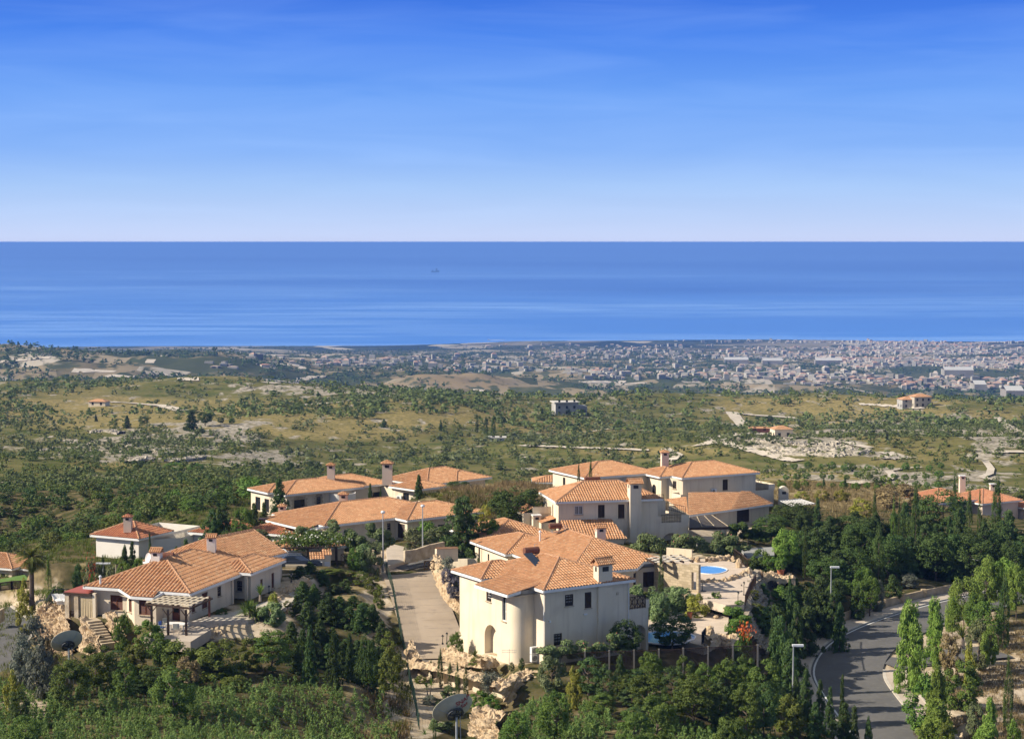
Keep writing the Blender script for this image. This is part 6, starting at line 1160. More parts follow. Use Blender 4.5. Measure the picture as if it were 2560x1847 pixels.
rockface('rock_bank',[at(98,1515,164.5),at(125,1518,163.5),at(160,1530,161.5),at(174,1542,159.3)],[at(88,1600,160.5),at(112,1630,157),at(150,1648,154.6),at(184,1636,153.8)],'high pale rock bank under the stone porch terrace',amp=.3,seed=1,back=2)
rockface('rock_wall',[at(205,1545,157.6),at(222,1568,156),at(246,1598,154.6)],[at(194,1630,155),at(218,1640,153.5),at(250,1655,152)],'rugged rock flank on the left of the stone stairs',amp=.25,seed=2,back=.5)
rockface('rock_wall',[at(268,1530,157.6),at(282,1560,156),at(300,1592,154.6)],[at(266,1560,157),at(290,1600,155),at(308,1618,153.6)],'rugged rock flank on the right of the stone stairs',amp=.22,seed=3,back=.6)
rockpile('rock_border',[at(500,1592,153),at(560,1588,154),at(630,1583,155),at(680,1570,157)],.35,.8,'low rock edging along the front of the gravel garden',4,amp=.16)
rockpile('rock_border',[at(690,1512,163),at(718,1490,167),at(740,1472,170),at(772,1458,173)],.5,.9,'rock edging running up the gravel garden towards the boulder',5,amp=.2)
rockpile('rock_border',[at(1086,1408,187),at(1103,1450,181),at(1120,1490,176),at(1150,1522,172),at(1180,1535,170)],.9,1.0,'rock border climbing beside the concrete driveway',6,amp=.22)
rockface('rock_wall',[onz(1103,1622,323.3),onz(1135,1636,323.25),onz(1165,1644,323.2),onz(1205,1650,323.2)],[onz(1104,1650,322.9),onz(1132,1660,322.9),onz(1165,1668,322.9),onz(1212,1668,323.0)],'upper rock tier below the arched niche of the front villa',amp=.2,seed=7)
b0=[onz(1030,1668,322.5),onz(1070,1672,322.5),onz(1127,1685,322.5),onz(1202,1704,322.5),onz(1252,1722,322.5)]
rockface('rock_wall',[(p[0],p[1]+.35,p[2]+.3) for p in b0],[(p[0],p[1]-.2,p[2]-.02) for p in b0],'rock crest along the top of the arched retaining wall',amp=.12,seed=8,back=1.2)
rockpile('rock_wall',[onz(1022,1622,323.2),onz(1030,1650,322.6),onz(1042,1668,322.3)],.75,.8,'rock pile closing the lower end of the driveway',9,amp=.2)
rockface('rock_wall',[onz(1256,1722,323.1),onz(1285,1700,323.2),onz(1343,1676,323.3)],[onz(1262,1765,321.6),onz(1300,1740,321.8),onz(1350,1700,322.8)],'rock wall beside the stone steps below the front villa',amp=.24,seed=10)
rockpile('rock_wall',[onz(1212,1664,323.2),onz(1225,1660,323.2),onz(1240,1654,323.2)],.4,.8,'ramp-shaped rock by the arched niche',11,amp=.18)
rockface('rock_wall',[at(1180,1770,141),at(1215,1790,139),at(1240,1800,138)],[at(1170,1838,137),at(1205,1850,136),at(1250,1850,135)],'rock slope right of the lettered dish',amp=.25,seed=12,back=1.5)
CLF=mat('cliff_rock',(.40,.34,.26),(.29,.25,.19),.7,.95,.12,2.2,c3=(.15,.125,.09),s3=1.8,t3=(.5,.75),spec=.05)
rockface('rock_cliff',[onz(1893,1425,324.8),onz(1884,1460,324.7),onz(1872,1505,324.5),onz(1868,1545,323.8),onz(1876,1590,323.3)],[onz(1985,1465,321.0),onz(1975,1510,320.2),onz(1962,1560,319.4),onz(1945,1605,319.2),onz(1925,1640,319.6)],'grey eroded rock face falling from the pool terrace to the trees',amp=.28,seed=13,back=1.2,res=.22,m=CLF)
rockface('rock_cliff',[onz(1975,1436,324.2),onz(1940,1432,324.4),onz(1895,1428,324.6)],[onz(1990,1480,321.6),onz(1948,1480,322.0),onz(1905,1470,322.6)],'pale rock ledge beneath the potted plant',amp=.3,seed=14,back=2.2,m=ROCK)
for i,(k,x,y,z,s,sz,l) in enumerate([(2,1030,760,326.3,1.0,(1,1,1.1),'big pale boulder between the low wall and the small tiled shed'),(2,900,780,326.0,.5,(1.2,1,.8),'small boulder left of the big pale one'),(8,695,370,325.1,.42,(.8,.8,1.2),'upright rock at the back of the round pool'),(8,645,355,325.1,.35,(1.2,1,.7),'flat rock left of the upright one behind the pool'),(8,1085,420,325.1,.5,(.8,.8,1.9),'tall rock at the right end of the pool terrace, back one'),(8,1180,490,325.0,.5,(.9,.9,1.5),'tall rock at the right end of the pool terrace, front one'),(8,710,560,325.0,.28,(1,1,1.3),'small upright rock beside the arch of the stone wall'),(8,845,555,325.0,.25,(1,1,1),'rock in the row below the pool, second from left'),(8,1030,525,325.0,.25,(1,1,1),'rock in the row below the pool, near its right end'),(8,985,555,325.0,.22,(1.2,1,.8),'pale low rock in the row below the pool'),(8,810,1060,323.9,.5,(1,1,1.7),'tall rock standing at the lower pool'),(8,780,1160,323.6,.4,(1,1,1.5),'rock by the black gate of the lower pool'),(8,1665,400,324.2,.5,(1.1,.9,1.0),'pale rock glowing among the belt trees'),(8,870,905,323.7,.25,(1.2,1,.7),'small flat rock on the lower terrace'),(8,535,935,323.7,.3,(1.2,1,.8),'reddish rock near the terracotta jar'),(1,575,985,326.8,.45,(1,1,1),'boulder on the stone porch terrace')]):
    p=onz(*ZR(k,x,y),z) if 'belt' not in l else hit(*ZR(k,x,y)); boulder(p[0],p[1],p[2]-s*.2,s,l,i,sz=sz)
rockpile('rock_border',zpoly(8,[(720,585),(850,575),(1000,565),(1100,530),(1180,480)],324.9),.22,.5,'row of small rocks curving below the round pool',15,amp=.14)
rockpile('rock_border',zpoly(8,[(820,1180),(900,1150),(1000,1170),(1060,1180)],323.7),.6,1.2,'rock heap behind the right part of the lattice fence',16,amp=.25)
rockpile('rock_border',zpoly(8,[(790,380),(900,365),(1040,360)],325.0),.3,.6,'grey rocks edging the back of the pool terrace',17,amp=.16)
flat('gravel_garden',[(p[0],p[1],0) for p in [at(470,1580,154.5),at(620,1580,155.5),at(690,1560,158),at(735,1505,164),at(770,1462,172),at(735,1462,171),at(690,1490,165),at(590,1540,159),at(520,1560,157)]],326.82,GRAV,.6)
# arched retaining wall with niches (its own thing)
r=empty('retaining_wall',(0,0,0),0,'low cream retaining wall with a row of arched recesses behind slim cypresses','retaining wall'); hh=House.__new__(House); hh.wall=MB(); hh.root=r; hh.window=lambda *a,**k:None
a_=(X(1033,158),158,0); b_=(X(1256,150.3),150.3,0); r.location=(a_[0],a_[1],320.5); LW=math.hypot(b_[0]-a_[0],b_[1]-a_[1]); q_=(b_[0]-a_[0],b_[1]-a_[1]); hh.nd=.3
hh.walls([(0,0),q_,(q_[0]+.35,q_[1]+1.6),(.3,1.6)],-.6,1.95,{0:[(LW*t,.62,.45,1.35,'niche',True) for t in (.20,.34,.48,.62,.75)]}); hh.wall.face([(0,0,1.95),(*q_,1.95),(q_[0]+.35,q_[1]+1.6,1.95),(.3,1.6,1.95)]); hh.wall.build('wall',PL,r)
# trailing plant
P=RS.normal(size=(1800,3))*[.45,.25,.2]; P[:,2]-=np.abs(RS.normal(size=1800))*.75; P[:,0]*=np.clip(1+P[:,2]*.45,.25,1); p=onz(1222,1690,323.4); V=leaves(P+[0,-.55,.2],RS.normal(size=(1800,3)),.05,2.5,-.4); link('trailing_plant',lf('trailing_plant',V,LEAF['grey']),None,p,0,'grey trailing plant hanging over the arched retaining wall','plant')
# other walls
def wall_run(name,pts,h,t,m,label,cat='wall',cap=None,post=None):
    o=Vector(pts[0]); mb=MB(); c=MB(); pp=MB()
    for a,b in zip(pts[:-1],pts[1:]):
        a=Vector(a)-o;b=Vector(b)-o; z0=Vector((0,0,-.5)); z=Vector((0,0,h)); d=(b-a); n=Vector((-d.y,d.x,0)).normalized()*t
        for f in ([a+z0,b+z0,b+z,a+z],[a+z0+n,a+z+n,b+z+n,b+z0+n],[a+z,b+z,b+z+n,a+z+n],[a+z0,a+z,a+z+n,a+z0+n],[b+z0,b+z0+n,b+z+n,b+z]): mb.face(f)
        if cap: c.face([a+z-n*.4,b+z-n*.4,b+z+n*.5+Vector((0,0,.18)),a+z+n*.5+Vector((0,0,.18))]); c.face([a+z+n*1.4,a+z+n*.5+Vector((0,0,.18)),b+z+n*.5+Vector((0,0,.18)),b+z+n*1.4])
        if post: pp.box(-t*.9,-t*.6,-.5,t*.9,t*1.5,h+.12,0,a)
    r=empty(name,tuple(o),0,label,cat); mb.build('wall',m,r)
    if cap: c.build('coping',cap,r)
    if post: pp.build('pillar',post,r)
    return r
RW=[]; 
for i,p in enumerate(ROAD):
    if i<18: continue
    a=ROAD[max(i-1,0)]; b=ROAD[min(i+1,len(ROAD)-1)]; dx,dy=b[0]-a[0],b[1]-a[1]; q=math.hypot(dx,dy); RW.append((p[0]-dy/q*5.75,p[1]+dx/q*5.75,p[2]+.1+.1*(i%2)))
SWM=mat('wall_stone',(.46,.37,.25),(.36,.28,.18),.8,.95,.05,4,spec=.08)
wall_run('roadside_wall',RW[::2],.85,.3,SWM,'long buff stone wall with pillars along the curving road','stone wall',post=SWM)
wall_run('garden_wall',[onz(1122,1417,324.9),onz(1192,1416,325.2)],.9,.2,PL,'plain cream garden wall left of the middle villa','garden wall')
wall_run('garden_wall',[at(1092,1392,188),at(1145,1390,190)],.9,.3,PL,'cream wall with clay tile top near the driveway head','garden wall',cap=TILE)
wall_run('stone_garden_wall',[at(1013,1395,190),at(1040,1392,191),at(1075,1380,193),at(1112,1372,195)],.85,.3,STN,'curved rubble stone wall behind the second street lamp','stone wall')
wall_run('garden_wall',[at(714,1430,182),at(776,1430,182)],.8,.2,PL,'low cream wall in front of the parked car','garden wall')
wall_run('garden_wall',zpoly(8,[(400,330),(640,350)],325.0),.9,.2,PL,'cream wall behind the striped pergola','garden wall')
wall_run('garden_wall',[at(0,1545,178),at(12,1538,180)],.8,.3,STN,'short stone wall end at the left edge by the road','stone wall')
# shed with tiled tops near the driveway head
p=at(800,1438,184); r=empty('utility_shed',p,R(10),'small cream utility shed with two stepped clay tile tops','shed'); m=MB(); m.box(-.9,-.5,-.3,.35,.5,1.9).box(.36,-.3,-.3,1.1,.7,2.2); m.build('wall',PL,r); V_,F_,M_=[],[],[]
tile_face(V_,F_,M_,[(-1.05,-.65,1.85),(.5,-.65,1.85),(.5,.6,2.35),(-1.05,.6,2.35)]); tile_face(V_,F_,M_,[(.25,-.45,2.2),(1.2,-.45,2.2),(1.2,.8,2.65),(.25,.8,2.65)]); m=MB(); m.v=V_;m.f=F_;m.m=M_; m.build('roof',TILE,r); m=MB(); m.box(.45,-.33,-.2,1.0,-.305,1.5); m.build('door',WHT,r)
# garage roof seen behind the vines
h=House('garage',(*at(846,1392,189)[:2],325.6,28),'low tiled garage behind the flowering vine','garage'); h.hip(-5.6,0,1.2,5.5,1.95,18); h.walls([(-5.2,.4),(.8,.4),(.8,5.1),(-5.2,5.1)],-.5,1.8); h.done()
# carport with vine
p=at(770,1400,185); p=(p[0],p[1],326.1); r=empty('carport',p,R(8),'wooden carport pergola with a flowering vine on top','carport'); m=MB()
for x in (-3,0,3): m.box(x-.07,-.07,-.5,x+.07,.07,2.0).box(x-.07,3.2,-.5,x+.07,3.34,2.0)
m.build('post',DW,r); m=MB(); m.beam((-3.3,0,2.05),(3.4,0,2.05),.1,.14).beam((-3.3,3.3,2.05),(3.4,3.3,2.05),.1,.14)
for i in range(16): x=-3.3+i*.44; m.beam((x,-.5,2.17),(x+.1,3.8,2.17),.07,.09)
m.build('beams',mat('weathered_wood',(.20,.15,.11),(.13,.10,.075),5,.9),r)
P=RS.normal(size=(6500,3))*[1.55,1.0,.28]+[.2,1.9,2.5]; P[:,2]+=.25*np.sin(P[:,0]*2.2)+.2*np.cos(P[:,1]*2); c=link('vine',lf('vine',leaves(P,RS.normal(size=(6500,3)),.085,1.5,.5),LEAF['green']),r); q=P[RS.choice(6500,260)]; link('blossom',lf('blossom',leaves(q+[0,-.1,.18],RS.normal(size=(260,3)),.09,1.2,.5),WP),r)
# car
def car():
    p=at(752,1421,183.5); r=empty('parked_car',p,R(12),'dark blue-grey estate car parked under the carport, front to the right','car'); CP_=mat('car_paint',(.10,.13,.19),None,1,.25,metal=.5,spec=.5)
    prof=[(-2.1,.35),(-2.15,.8),(-2.05,1.0),(-1.75,1.42),(-1.3,1.52),(.1,1.5),(.95,1.02),(1.75,.92),(2.1,.72),(2.15,.35)]
    m=MB(); 
    for (x0,z0),(x1,z1) in zip(prof[:-1],prof[1:]):
        y0=.86 if z0<1.05 else .68; y1=.86 if z1<1.05 else .68; m.face([(x0,-y0,z0),(x1,-y1,z1),(x1,y1,z1),(x0,y0,z0)])
    for s in (-1,1):
        lo=[(x,s*.88,z) for x,z in prof if z<1.05]; up=[(-2.05,s*.88,1.0),(-1.75,s*.68,1.42),(-1.3,s*.68,1.52),(.1,s*.68,1.5),(.95,s*.88,1.02)]; m.face(lo if s<0 else lo[::-1]); m.face(up if s>0 else up[::-1])
    m.build('body',CP_,r); m=MB()
    for s in (-1,1): m.face([(-1.75,s*.865,1.05),(.72,s*.865,1.05),(.02,s*.71,1.42),(-1.6,s*.71,1.42)])
    m.face([(.98,-.78,1.05),(.98,.78,1.05),(.2,.62,1.47),(.2,-.62,1.47)]); m.build('window',GL,r)
    for x in (-1.35,1.35):
        for s in (-1,1): m=MB(); m.tube([(x,s*.78,.33),(x,s*.92,.33)],.33,16); t=m.build('wheel',BLK,r); m=MB(); m.tube([(x,s*.9,.33),(x,s*.935,.33)],.2,12); m.build('rim',MET,t)
    for s in (-1,1): m=MB(); m.box(1.98,s*.6-.2,.62,2.14,s*.6+.2,.78); m.build('headlight',WHT,r)
    for s in (-1,1): m=MB(); m.beam((-1.5,s*.6,1.58),(.1,s*.6,1.56),.04); m.build('roof_rail',MET,r)
car()
# street lamps
def lamp(px,yb,yt,d,label,style='box',cat='street lamp',zb=None):
    p=at(px,yb,d) if zb is None else (X(px,d),d,zb); h=ZC-(yt-HOR)/F*d-p[2]; r=empty('street_lamp',p,0,label,cat); m=MB(); m.tube([(0,0,-.3),(0,0,h*.3),(0,0,h)],[.09,.085,.05],8); m.build('pole',MET,r); m=MB(); m.tube([(0,0,-.1),(0,0,.35)],.13,8); m.build('base',MET,r)
    m=MB()
    if style=='box': m.box(-.1,-.16,h-.02,.85,.16,h+.13); m.build('lamp_head',WMET,r); m=MB(); m.box(.15,-.13,h-.06,.8,.13,h-.021); m.build('lamp_glass',mat('lamp_glass',(.5,.5,.46),None,1,.2),r)
    elif style=='front': m.lathe([(.03,h-.02),(.2,h+.02),(.24,h+.14),(.15,h+.26),(0,h+.3)],10); m.build('lamp_head',WMET,r)
    else: m.box(-.75,-.18,h-.02,-.05,.18,h+.12).box(.05,-.18,h-.02,.75,.18,h+.12); m.build('lamp_head',WMET,r)
lamp(958,1421,1286,187,'tall street lamp at the green fence head, nearer of the middle two','front'); lamp(1057,1392,1270,193,'tall street lamp by the curved stone wall, right of the middle two','front')
lamp(1993,1735,1626,150,'street lamp nearest, among feathery cypresses at lower right',zb=g1(X(1993,150),150)); lamp(2076,1556,1424,189,'street lamp on the pavement before the conifer belt'); lamp(2431,1446,1404,226,'street lamp farthest up the curving road'); lamp(259,1470,1415,181,'twin-headed lamp behind the ribbed roof near the flue pipe','twin')
# lanterns
def lantern(p,h,label):
    r=empty('garden_lantern',p,0,label,'lantern'); m=MB(); m.tube([(0,0,-.05),(0,0,.08),(0,0,.1),(0,0,h-.28)],[.09,.09,.035,.03],8); m.build('post',BLK,r); m=MB(); m.lathe([(.05,h-.28),(.1,h-.06)],6); m.build('lamp_glass',mat('lantern_glass',(.45,.42,.33),None,1,.2),r); m=MB(); m.lathe([(.14,h-.06),(.03,h+.06),(0,h+.1)],6); m.build('lantern_cap',BLK,r)
for k,x,y,z,h,l in [(3,252,1052,323.6,.75,'shorter black lantern post at the corner of the front villa'),(3,292,1050,323.6,.95,'taller black lantern post at the corner of the front villa'),(8,1132,705,324.86,1.3,'black lantern post on the paved terrace by the railing, back one'),(8,1076,795,324.86,1.25,'black lantern post on the paved terrace, front one'),(2,925,822,326.7,.75,'black lantern by the rocks near the big boulder'),(2,700,942,326.7,.7,'black lantern at the wall of the projecting wing'),(11,650,735,322.8,.75,'black lantern behind the tallest slim cypress'),(5,1622,870,325.7,.9,'lantern on the curved stone wall'),(8,690,300,325.0,1.0,'white-capped lantern before the oleander hedge')]:
    lantern(onz(*ZR(k,x,y),z),h,l)
p=onz(*ZR(8,740,668),324.87); r=empty('parasol_base',p,0,'black parasol foot standing alone on the paved terrace','parasol base'); m=MB(); m.lathe([(0,.1),(.1,.09),(.38,.05),(.4,0)],16); m.build('foot',BLK,r); m=MB(); m.tube([(0,0,.05),(0,0,.75)],.035,8); m.build('tube',BLK,r)
# pots
def pot(p,r0,h,label,plant=None):
    r=empty('plant_pot',p,0,label,'pot'); m=MB(); m.lathe([(0,0),(r0*.7,0),(r0,h*.9),(r0*1.1,h*.92),(r0*1.1,h),(r0*.9,h),(r0*.8,h*.8),(0,h*.8)],14); m.build('pot',mat('terracotta',(.42,.15,.075),None,1,.85),r)
    if plant: cm,_=proto(plant[0],0); o=link('plant',cm,r,(0,0,h*.8)); o.scale=plant[1]
pot(onz(*ZR(8,1480,512),324.3),.42,.62,'big terracotta pot with a leafy plant on the rock ledge',('brightbush',(1.3,1.3,1.7))); pot(onz(*ZR(8,620,940),323.46),.25,.75,'tall terracotta jar on the lower terrace')
p=onz(*ZR(8,393,600),324.8); m=MB(); m.lathe([(0,0),(.3,0),(.33,.1),(.33,1.2),(.2,1.35),(0,1.4)],14); m.build('water_drum',BLUE,None,p,label='blue plastic drum leaning at the curved stone wall',cat='drum')
# satellite dishes
def dish(px,py,d,dia,label,txt=None):
    c=Vector(at(px,py,d)); f=Vector((-.37,.70,.61)).normalized(); gz=g1(c.x,d); r=empty('satellite_dish',(c.x,c.y,gz),0,label,'satellite dish'); R0=dia/2; q=f.to_track_quat('Z','Y').to_matrix().to_4x4(); org=c-Vector(r.location)
    m=MB(); prof=[(R0*t,.32*R0*t*t) for t in (0.001,.15,.3,.45,.6,.75,.9,1)]; m.lathe(prof+[(R0*1.02,.32*R0+.02),(R0*.99,.32*R0+.035)]+[(a,b+.03) for a,b in prof[::-1]],40)
    def place(mb,nm,mt,**k):
        mb.v=[tuple(q@Vector(v)+org) for v in mb.v]; return mb.build(nm,mt,r,**k)
    m.v=[tuple(v) for v in m.v]; o=place(m,'reflector',mat('dish_grey',(.50,.47,.35),(.42,.40,.30),2,.7),smooth=True)
    m=MB()
    for k in range(18): a,b=2*PI*k/18,2*PI*(k+1)/18; m.beam((.38*R0*math.cos(a),.38*R0*math.sin(a),-.10),(.38*R0*math.cos(b),.38*R0*math.sin(b),-.10),.10*R0,.12)
    for a in (.3,1.87,3.44,5.0): m.beam((.38*R0*math.cos(a),.38*R0*math.sin(a),-.1),(0,0,-.34),.06)
    m.beam((-.3*R0,0,-.12),(.3*R0,0,-.12),.07); m.beam((0,-.3*R0,-.12),(0,.3*R0,-.12),.07); place(m,'mount_ring',mat('dark_metal',(.05,.055,.055),None,1,.6))
    m=MB()
    for a in (2.2,4.3,.2): m.beam((.4*R0*math.cos(a),.4*R0*math.sin(a),.03*R0-.03),(R0*.98*math.cos(a),R0*.98*math.sin(a),.3*R0-.02),.03)
    place(m,'rib',MET); m=MB(); e=q@Vector((0,0,-.34))+org; m.tube([(e.x,e.y,-.4),(e.x,e.y,e.z)],.075,10); m.beam((e.x+.35,e.y,-.4),(e.x+.25,e.y,e.z+.05),.04); m.build('pole',MET,r)
    if txt:
        lb=MB(); 
        for line,ox,oy in txt:
            cu=bpy.data.curves.new('t','FONT'); cu.body=line; cu.size=.46; cu.offset=.008; cu.extrude=.0; cu.align_x='CENTER'; cu.resolution_u=3; ob=bpy.data.objects.new('t',cu); me=bpy.data.meshes.new_from_object(ob)
            A=R(-16); cam_r=Vector((1,0,.05)).normalized(); up_=f.cross(cam_r).normalized()
            if up_.z<0: up_=-up_
            rt=up_.cross(-f).normalized(); rt=rt if rt.x>0 else -rt
            k=len(lb.v)
            for v in me.vertices:
                a_,b_=v.co.x+ox,v.co.y+oy; a2=a_*math.cos(.0)-b_*math.sin(.0); P_=rt*a2+up_*b_; rr=P_.length; lb.v.append(tuple(org+P_+f*(.32*rr*rr/R0-.03)))
            for pl in me.polygons: lb.f.append(tuple(k+i for i in pl.vertices)); lb.m.append(0)
            bpy.data.objects.remove(ob); bpy.data.curves.remove(cu)
        lb.build('lettering',mat('red_lettering',(.32,.03,.03),None,1,.7),r)
dish(170,1612,143,2.5,'grey satellite dish seen from behind, below the rock bank at left')
dish(1137,1784,122,2.9,'grey satellite dish with red lettering, at bottom centre',[('SNAP',.72,.62),('Sat',.78,.22)])
# antenna on pole in front of the tower
p=onz(1273,1672,323.2); m=MB(); m.tube([p,(p[0],p[1],p[2]+1.6)],.02,6); r=empty('antenna',p,0,'thin television antenna on a pole before the rounded villa tower','antenna'); m=MB(); m.tube([(0,0,-.1),(0,0,1.75)],.022,6); m.build('pole',MET,r); m=MB()
m.beam((-.62,0,1.65),(.62,0,1.65),.02).beam((-.62,0,1.45),(.62,0,1.45),.02)
for i in range(9): x=-.6+i*.15; m.beam((x,0,1.4),(x,0,1.7),.012)
m.build('antenna_rods',MET,r)
# lattice fence
tp=[(1400,1637),(1462,1630),(1523,1627),(1585,1626),(1647,1624),(1708,1621),(1770,1617),(1832,1614),(1894,1613)]; FP=[Vector(at(a,b,150.5+i*.12)) for i,(a,b) in enumerate(tp)]; r=empty('lattice_fence',tuple(FP[0]-Vector((0,0,2.2))),0,'dark brown lattice fence with grey posts below the front villa','fence'); o=Vector(r.location)
for i,(a,b) in enumerate(zip(FP[:-1],FP[1:])):
    m=MB(); a=a-o;b=b-o; L=(b-a).length; d=(b-a)/L; H=1.55; st=.13; z=Vector((0,0,1)); m.beam(a-z*.05,b-z*.05,.05).beam(a-z*H,b-z*H,.05)
    for s in (-1,1):
        k=-H
        while k<L:
            x0,x1=k,k+H; z0,z1=0,H
            if x0<0: z0=-x0; x0=0
            if x1>L: z1=H-(x1-L); x1=L
            if x1>x0+.02:
                if s>0: m.beam(a+d*x0-z*(H-z0),a+d*x1-z*(H-z1),.055,.018)
                else: m.beam(a+d*x0-z*z0,a+d*x1-z*z1,.055,.018)
            k+=st
    m.build('lattice_panel',mat('lattice_wood',(.075,.045,.03),(.05,.03,.02),3,.8),r)
for p in FP: m=MB(); q=p-o; m.box(-.07,-.07,-2.5,.07,.07,.08,0,q); m.build('post',mat('grey_post',(.22,.20,.17),None,1,.8),r)
# green mesh fence along the driveway
fp=[at(965,1428,187.5),at(980,1470,181),at(993,1530,172.5),at(1006,1596,165),at(1020,1680,157.5),at(1033,1760,149.5),at(1048,1845,141)]
fp=[(p[0],p[1],g1(p[0],p[1])) for p in smooth_path(fp,4)]; r=empty('mesh_fence',fp[0],0,'green wire mesh fence running down beside the driveway','fence'); o=Vector(fp[0]); m=MB(); w_=MB(); FG=mat('green_wire',(.04,.075,.05),None,1,.6)
for i,p in enumerate(fp): q=Vector(p)-o; m=MB(); m.tube([q-Vector((0,0,.2)),q+Vector((0,0,1.35))],.03,6); m.build('post',FG,r)
for a,b in zip(fp[:-1],fp[1:]):
    a=Vector(a)-o;b=Vector(b)-o; n=int((b-a).length/.16)
    for i in range(n): p=a.lerp(b,i/n); w_.beam(p+Vector((0,0,.05)),p+Vector((0,0,1.3)),.009)
    for k in range(10): z=Vector((0,0,.05+k*.138)); w_.beam(a+z,b+z,.008)
w_.build('mesh',FG,r)
# pergola, table, chairs
PO=[onz(x,y,326.45) for x,y in ((421,1587),(466,1588),(380,1576),(524,1552))]; CN=[Vector(onz(x,y,328.75)) for x,y in ((363,1507),(415,1490),(531,1493),(477,1518))]; r=empty('pergola',PO[0],0,'wooden pergola with pale slatted top over the garden table','pergola'); o=Vector(PO[0])
for p in PO:
    m=MB(); q=Vector(p)-o; m.box(-.09,-.09,-.4,.09,.09,2.2,0,q); b=m.build('post',DW if p!=PO[3] else BW,r)
m=MB(); a,b,c,d=[v-o for v in CN]; dn=Vector((0,0,.1)); m.beam(a-dn,d-dn,.12,.16).beam(b-dn,c-dn,.12,.16).beam(a-dn,b-dn,.1,.14).beam(d-dn,c-dn,.1,.14)
for p in PO[:3]:
    q=Vector(p)-o+Vector((0,0,1.6)); e=(d-a).normalized(); m.beam(q,q+e*.55+Vector((0,0,.6)),.07).beam(q,q-e*.55+Vector((0,0,.6)),.07)
m.build('beam',DW,r); m=MB(); SL=mat('pale_slat',(.55,.47,.34),None,1,.8)
for i in range(8): t=(i+.3)/8; m.beam(a.lerp(d,t)+Vector((0,0,.04)),b.lerp(c,t)+Vector((0,0,.04)),.2,.04)
for i in range(4): t=(i+.3)/4; m.beam(a.lerp(b,t)+Vector((0,0,.085)),d.lerp(c,t)+Vector((0,0,.085)),.2,.04)
m.build('slats',SL,r)
p=onz(443,1579,326.45); r=empty('garden_table',p,R(-15),'white rectangular garden table under the wooden pergola','table'); m=MB(); m.box(-.85,-.45,.7,.85,.45,.75); m.build('tabletop',WHT,r)
for x in (-.75,.75):
    for y in (-.38,.38): m=MB(); m.box(x-.03,y-.03,0,x+.03,y+.03,.7); m.build('leg',MET,r)
def chair(p,rz,label,cloth=None):
    r=empty('garden_chair',p,rz,label,'chair',group='garden chairs under the pergola'); c=cloth or mat('chair_mesh',(.42,.42,.36),None,1,.7); m=MB(); m.box(-.25,-.25,.42,.25,.25,.46); m.build('seat',c,r); m=MB(); m.box(-.25,.22,.5,.25,.26,.92); m.build('backrest',c,r)
    for x in (-.25,.25):
        for y in (-.22,.24): m=MB(); m.beam((x,y,0),(x,y,.42 if y<0 else .92),.035); m.build('leg',MET,r)
        m=MB(); m.beam((x,-.22,.64),(x,.24,.64),.035).beam((x,-.22,.42),(x,-.22,.64),.03); m.build('armrest',MET,r)
chair(onz(442,1584,326.45),R(180),'pale garden chair in front of the white table'); chair(onz(406,1580,326.45),R(70),'garden chair with blue cushion left of the white table',BLUE); chair(onz(466,1577,326.45),R(-80),'garden chair right of the white table'); chair(onz(416,1572,326.45),R(20),'garden chair behind the white table, left side')
flat('pergola_terrace',[(v.x,v.y-.3,0) for v in (Vector(onz(360,1590,326.45)),Vector(onz(478,1602,326.45)),Vector(onz(530,1570,326.45)),Vector(onz(430,1545,326.45)))],326.44,PAV,.9)
# stairs
a=Vector(at(233,1550,157.3)); b=Vector(at(272,1612,154.3)); r=empty('stone_stairs',tuple(b),0,'pale stone stairs climbing to the porch between rock flanks','stairs'); m=MB(); dd=a-b; hd=Vector((dd.x,dd.y,0)); L=hd.length; hd/=L; ang=math.atan2(hd.y,hd.x)-PI/2; n=9
for i in range(n): z=dd.z*(i+1)/n; q=hd*(L*i/n); m.box(-.62,0,-1.2,.62,L/n+(1.2 if i==n-1 else 0),z,ang,q)
m.build('step',mat('step_stone',(.52,.42,.29),(.43,.34,.23),3,.9),r)
r=empty('garden_steps',onz(1052,1760,321.2),0,'pale garden steps descending beside the green mesh fence','steps'); m=MB(); o=Vector(r.location)
for i in range(9): q=Vector(at(1052+i*1.8,1762+i*12,150-i*1.35))-o; m.box(-.15,-.2,-.5,.75,.32,0,.1,q)
m.build('step',mat('step_stone2',(.58,.48,.34),(.48,.39,.27),3,.9),r)
r=empty('garden_steps',onz(1275,1745,321.8),0,'grey stone steps climbing beside the rock wall to the front villa','steps'); m=MB(); o=Vector(r.location)
for i in range(8): q=Vector(at(1262+i*13,1768-i*13,147.5+i*1.2))-o; m.box(-.5,-.35,-.6,.5,.35,0,-.6,q)
m.build('step',CLF,r)
# railings, gates, small fences
def rail(pts,h,label,nm='railing',m_=DW,cross=False,k=.35,r_=.03):
    o=Vector(pts[0]); mb=MB()
    for a,b in zip(pts[:-1],pts[1:]): a=Vector(a)-o;b=Vector(b)-o; railing(mb,a,b,h,max(2,int((b-a).length/k)),r_,cross)
    return mb.build(nm,m_,None,tuple(o),label=label,cat='railing' if 'rail' in nm else 'fence' if 'fence' in nm else 'gate')
rail(zpoly(8,[(1245,600),(1195,680),(1145,800)],324.7),1.0,'dark wooden railing along the right edge of the paved terrace',cross=False); rail(zpoly(8,[(1040,350),(1105,400),(1170,455)],324.9),1.0,'dark wooden railing behind the round pool, right side'); 
rail([at(116,1528,163),at(135,1500,166),at(172,1498,166)],1.0,'dark railing on the rocky terrace corner at left',m_=BLK); rail([at(100,1598,160),at(122,1625,156),at(150,1650,152)],1.0,'thin rusty railing below the rock bank',m_=mat('rust_rail',(.14,.09,.06),None,1,.8),r_=.015)
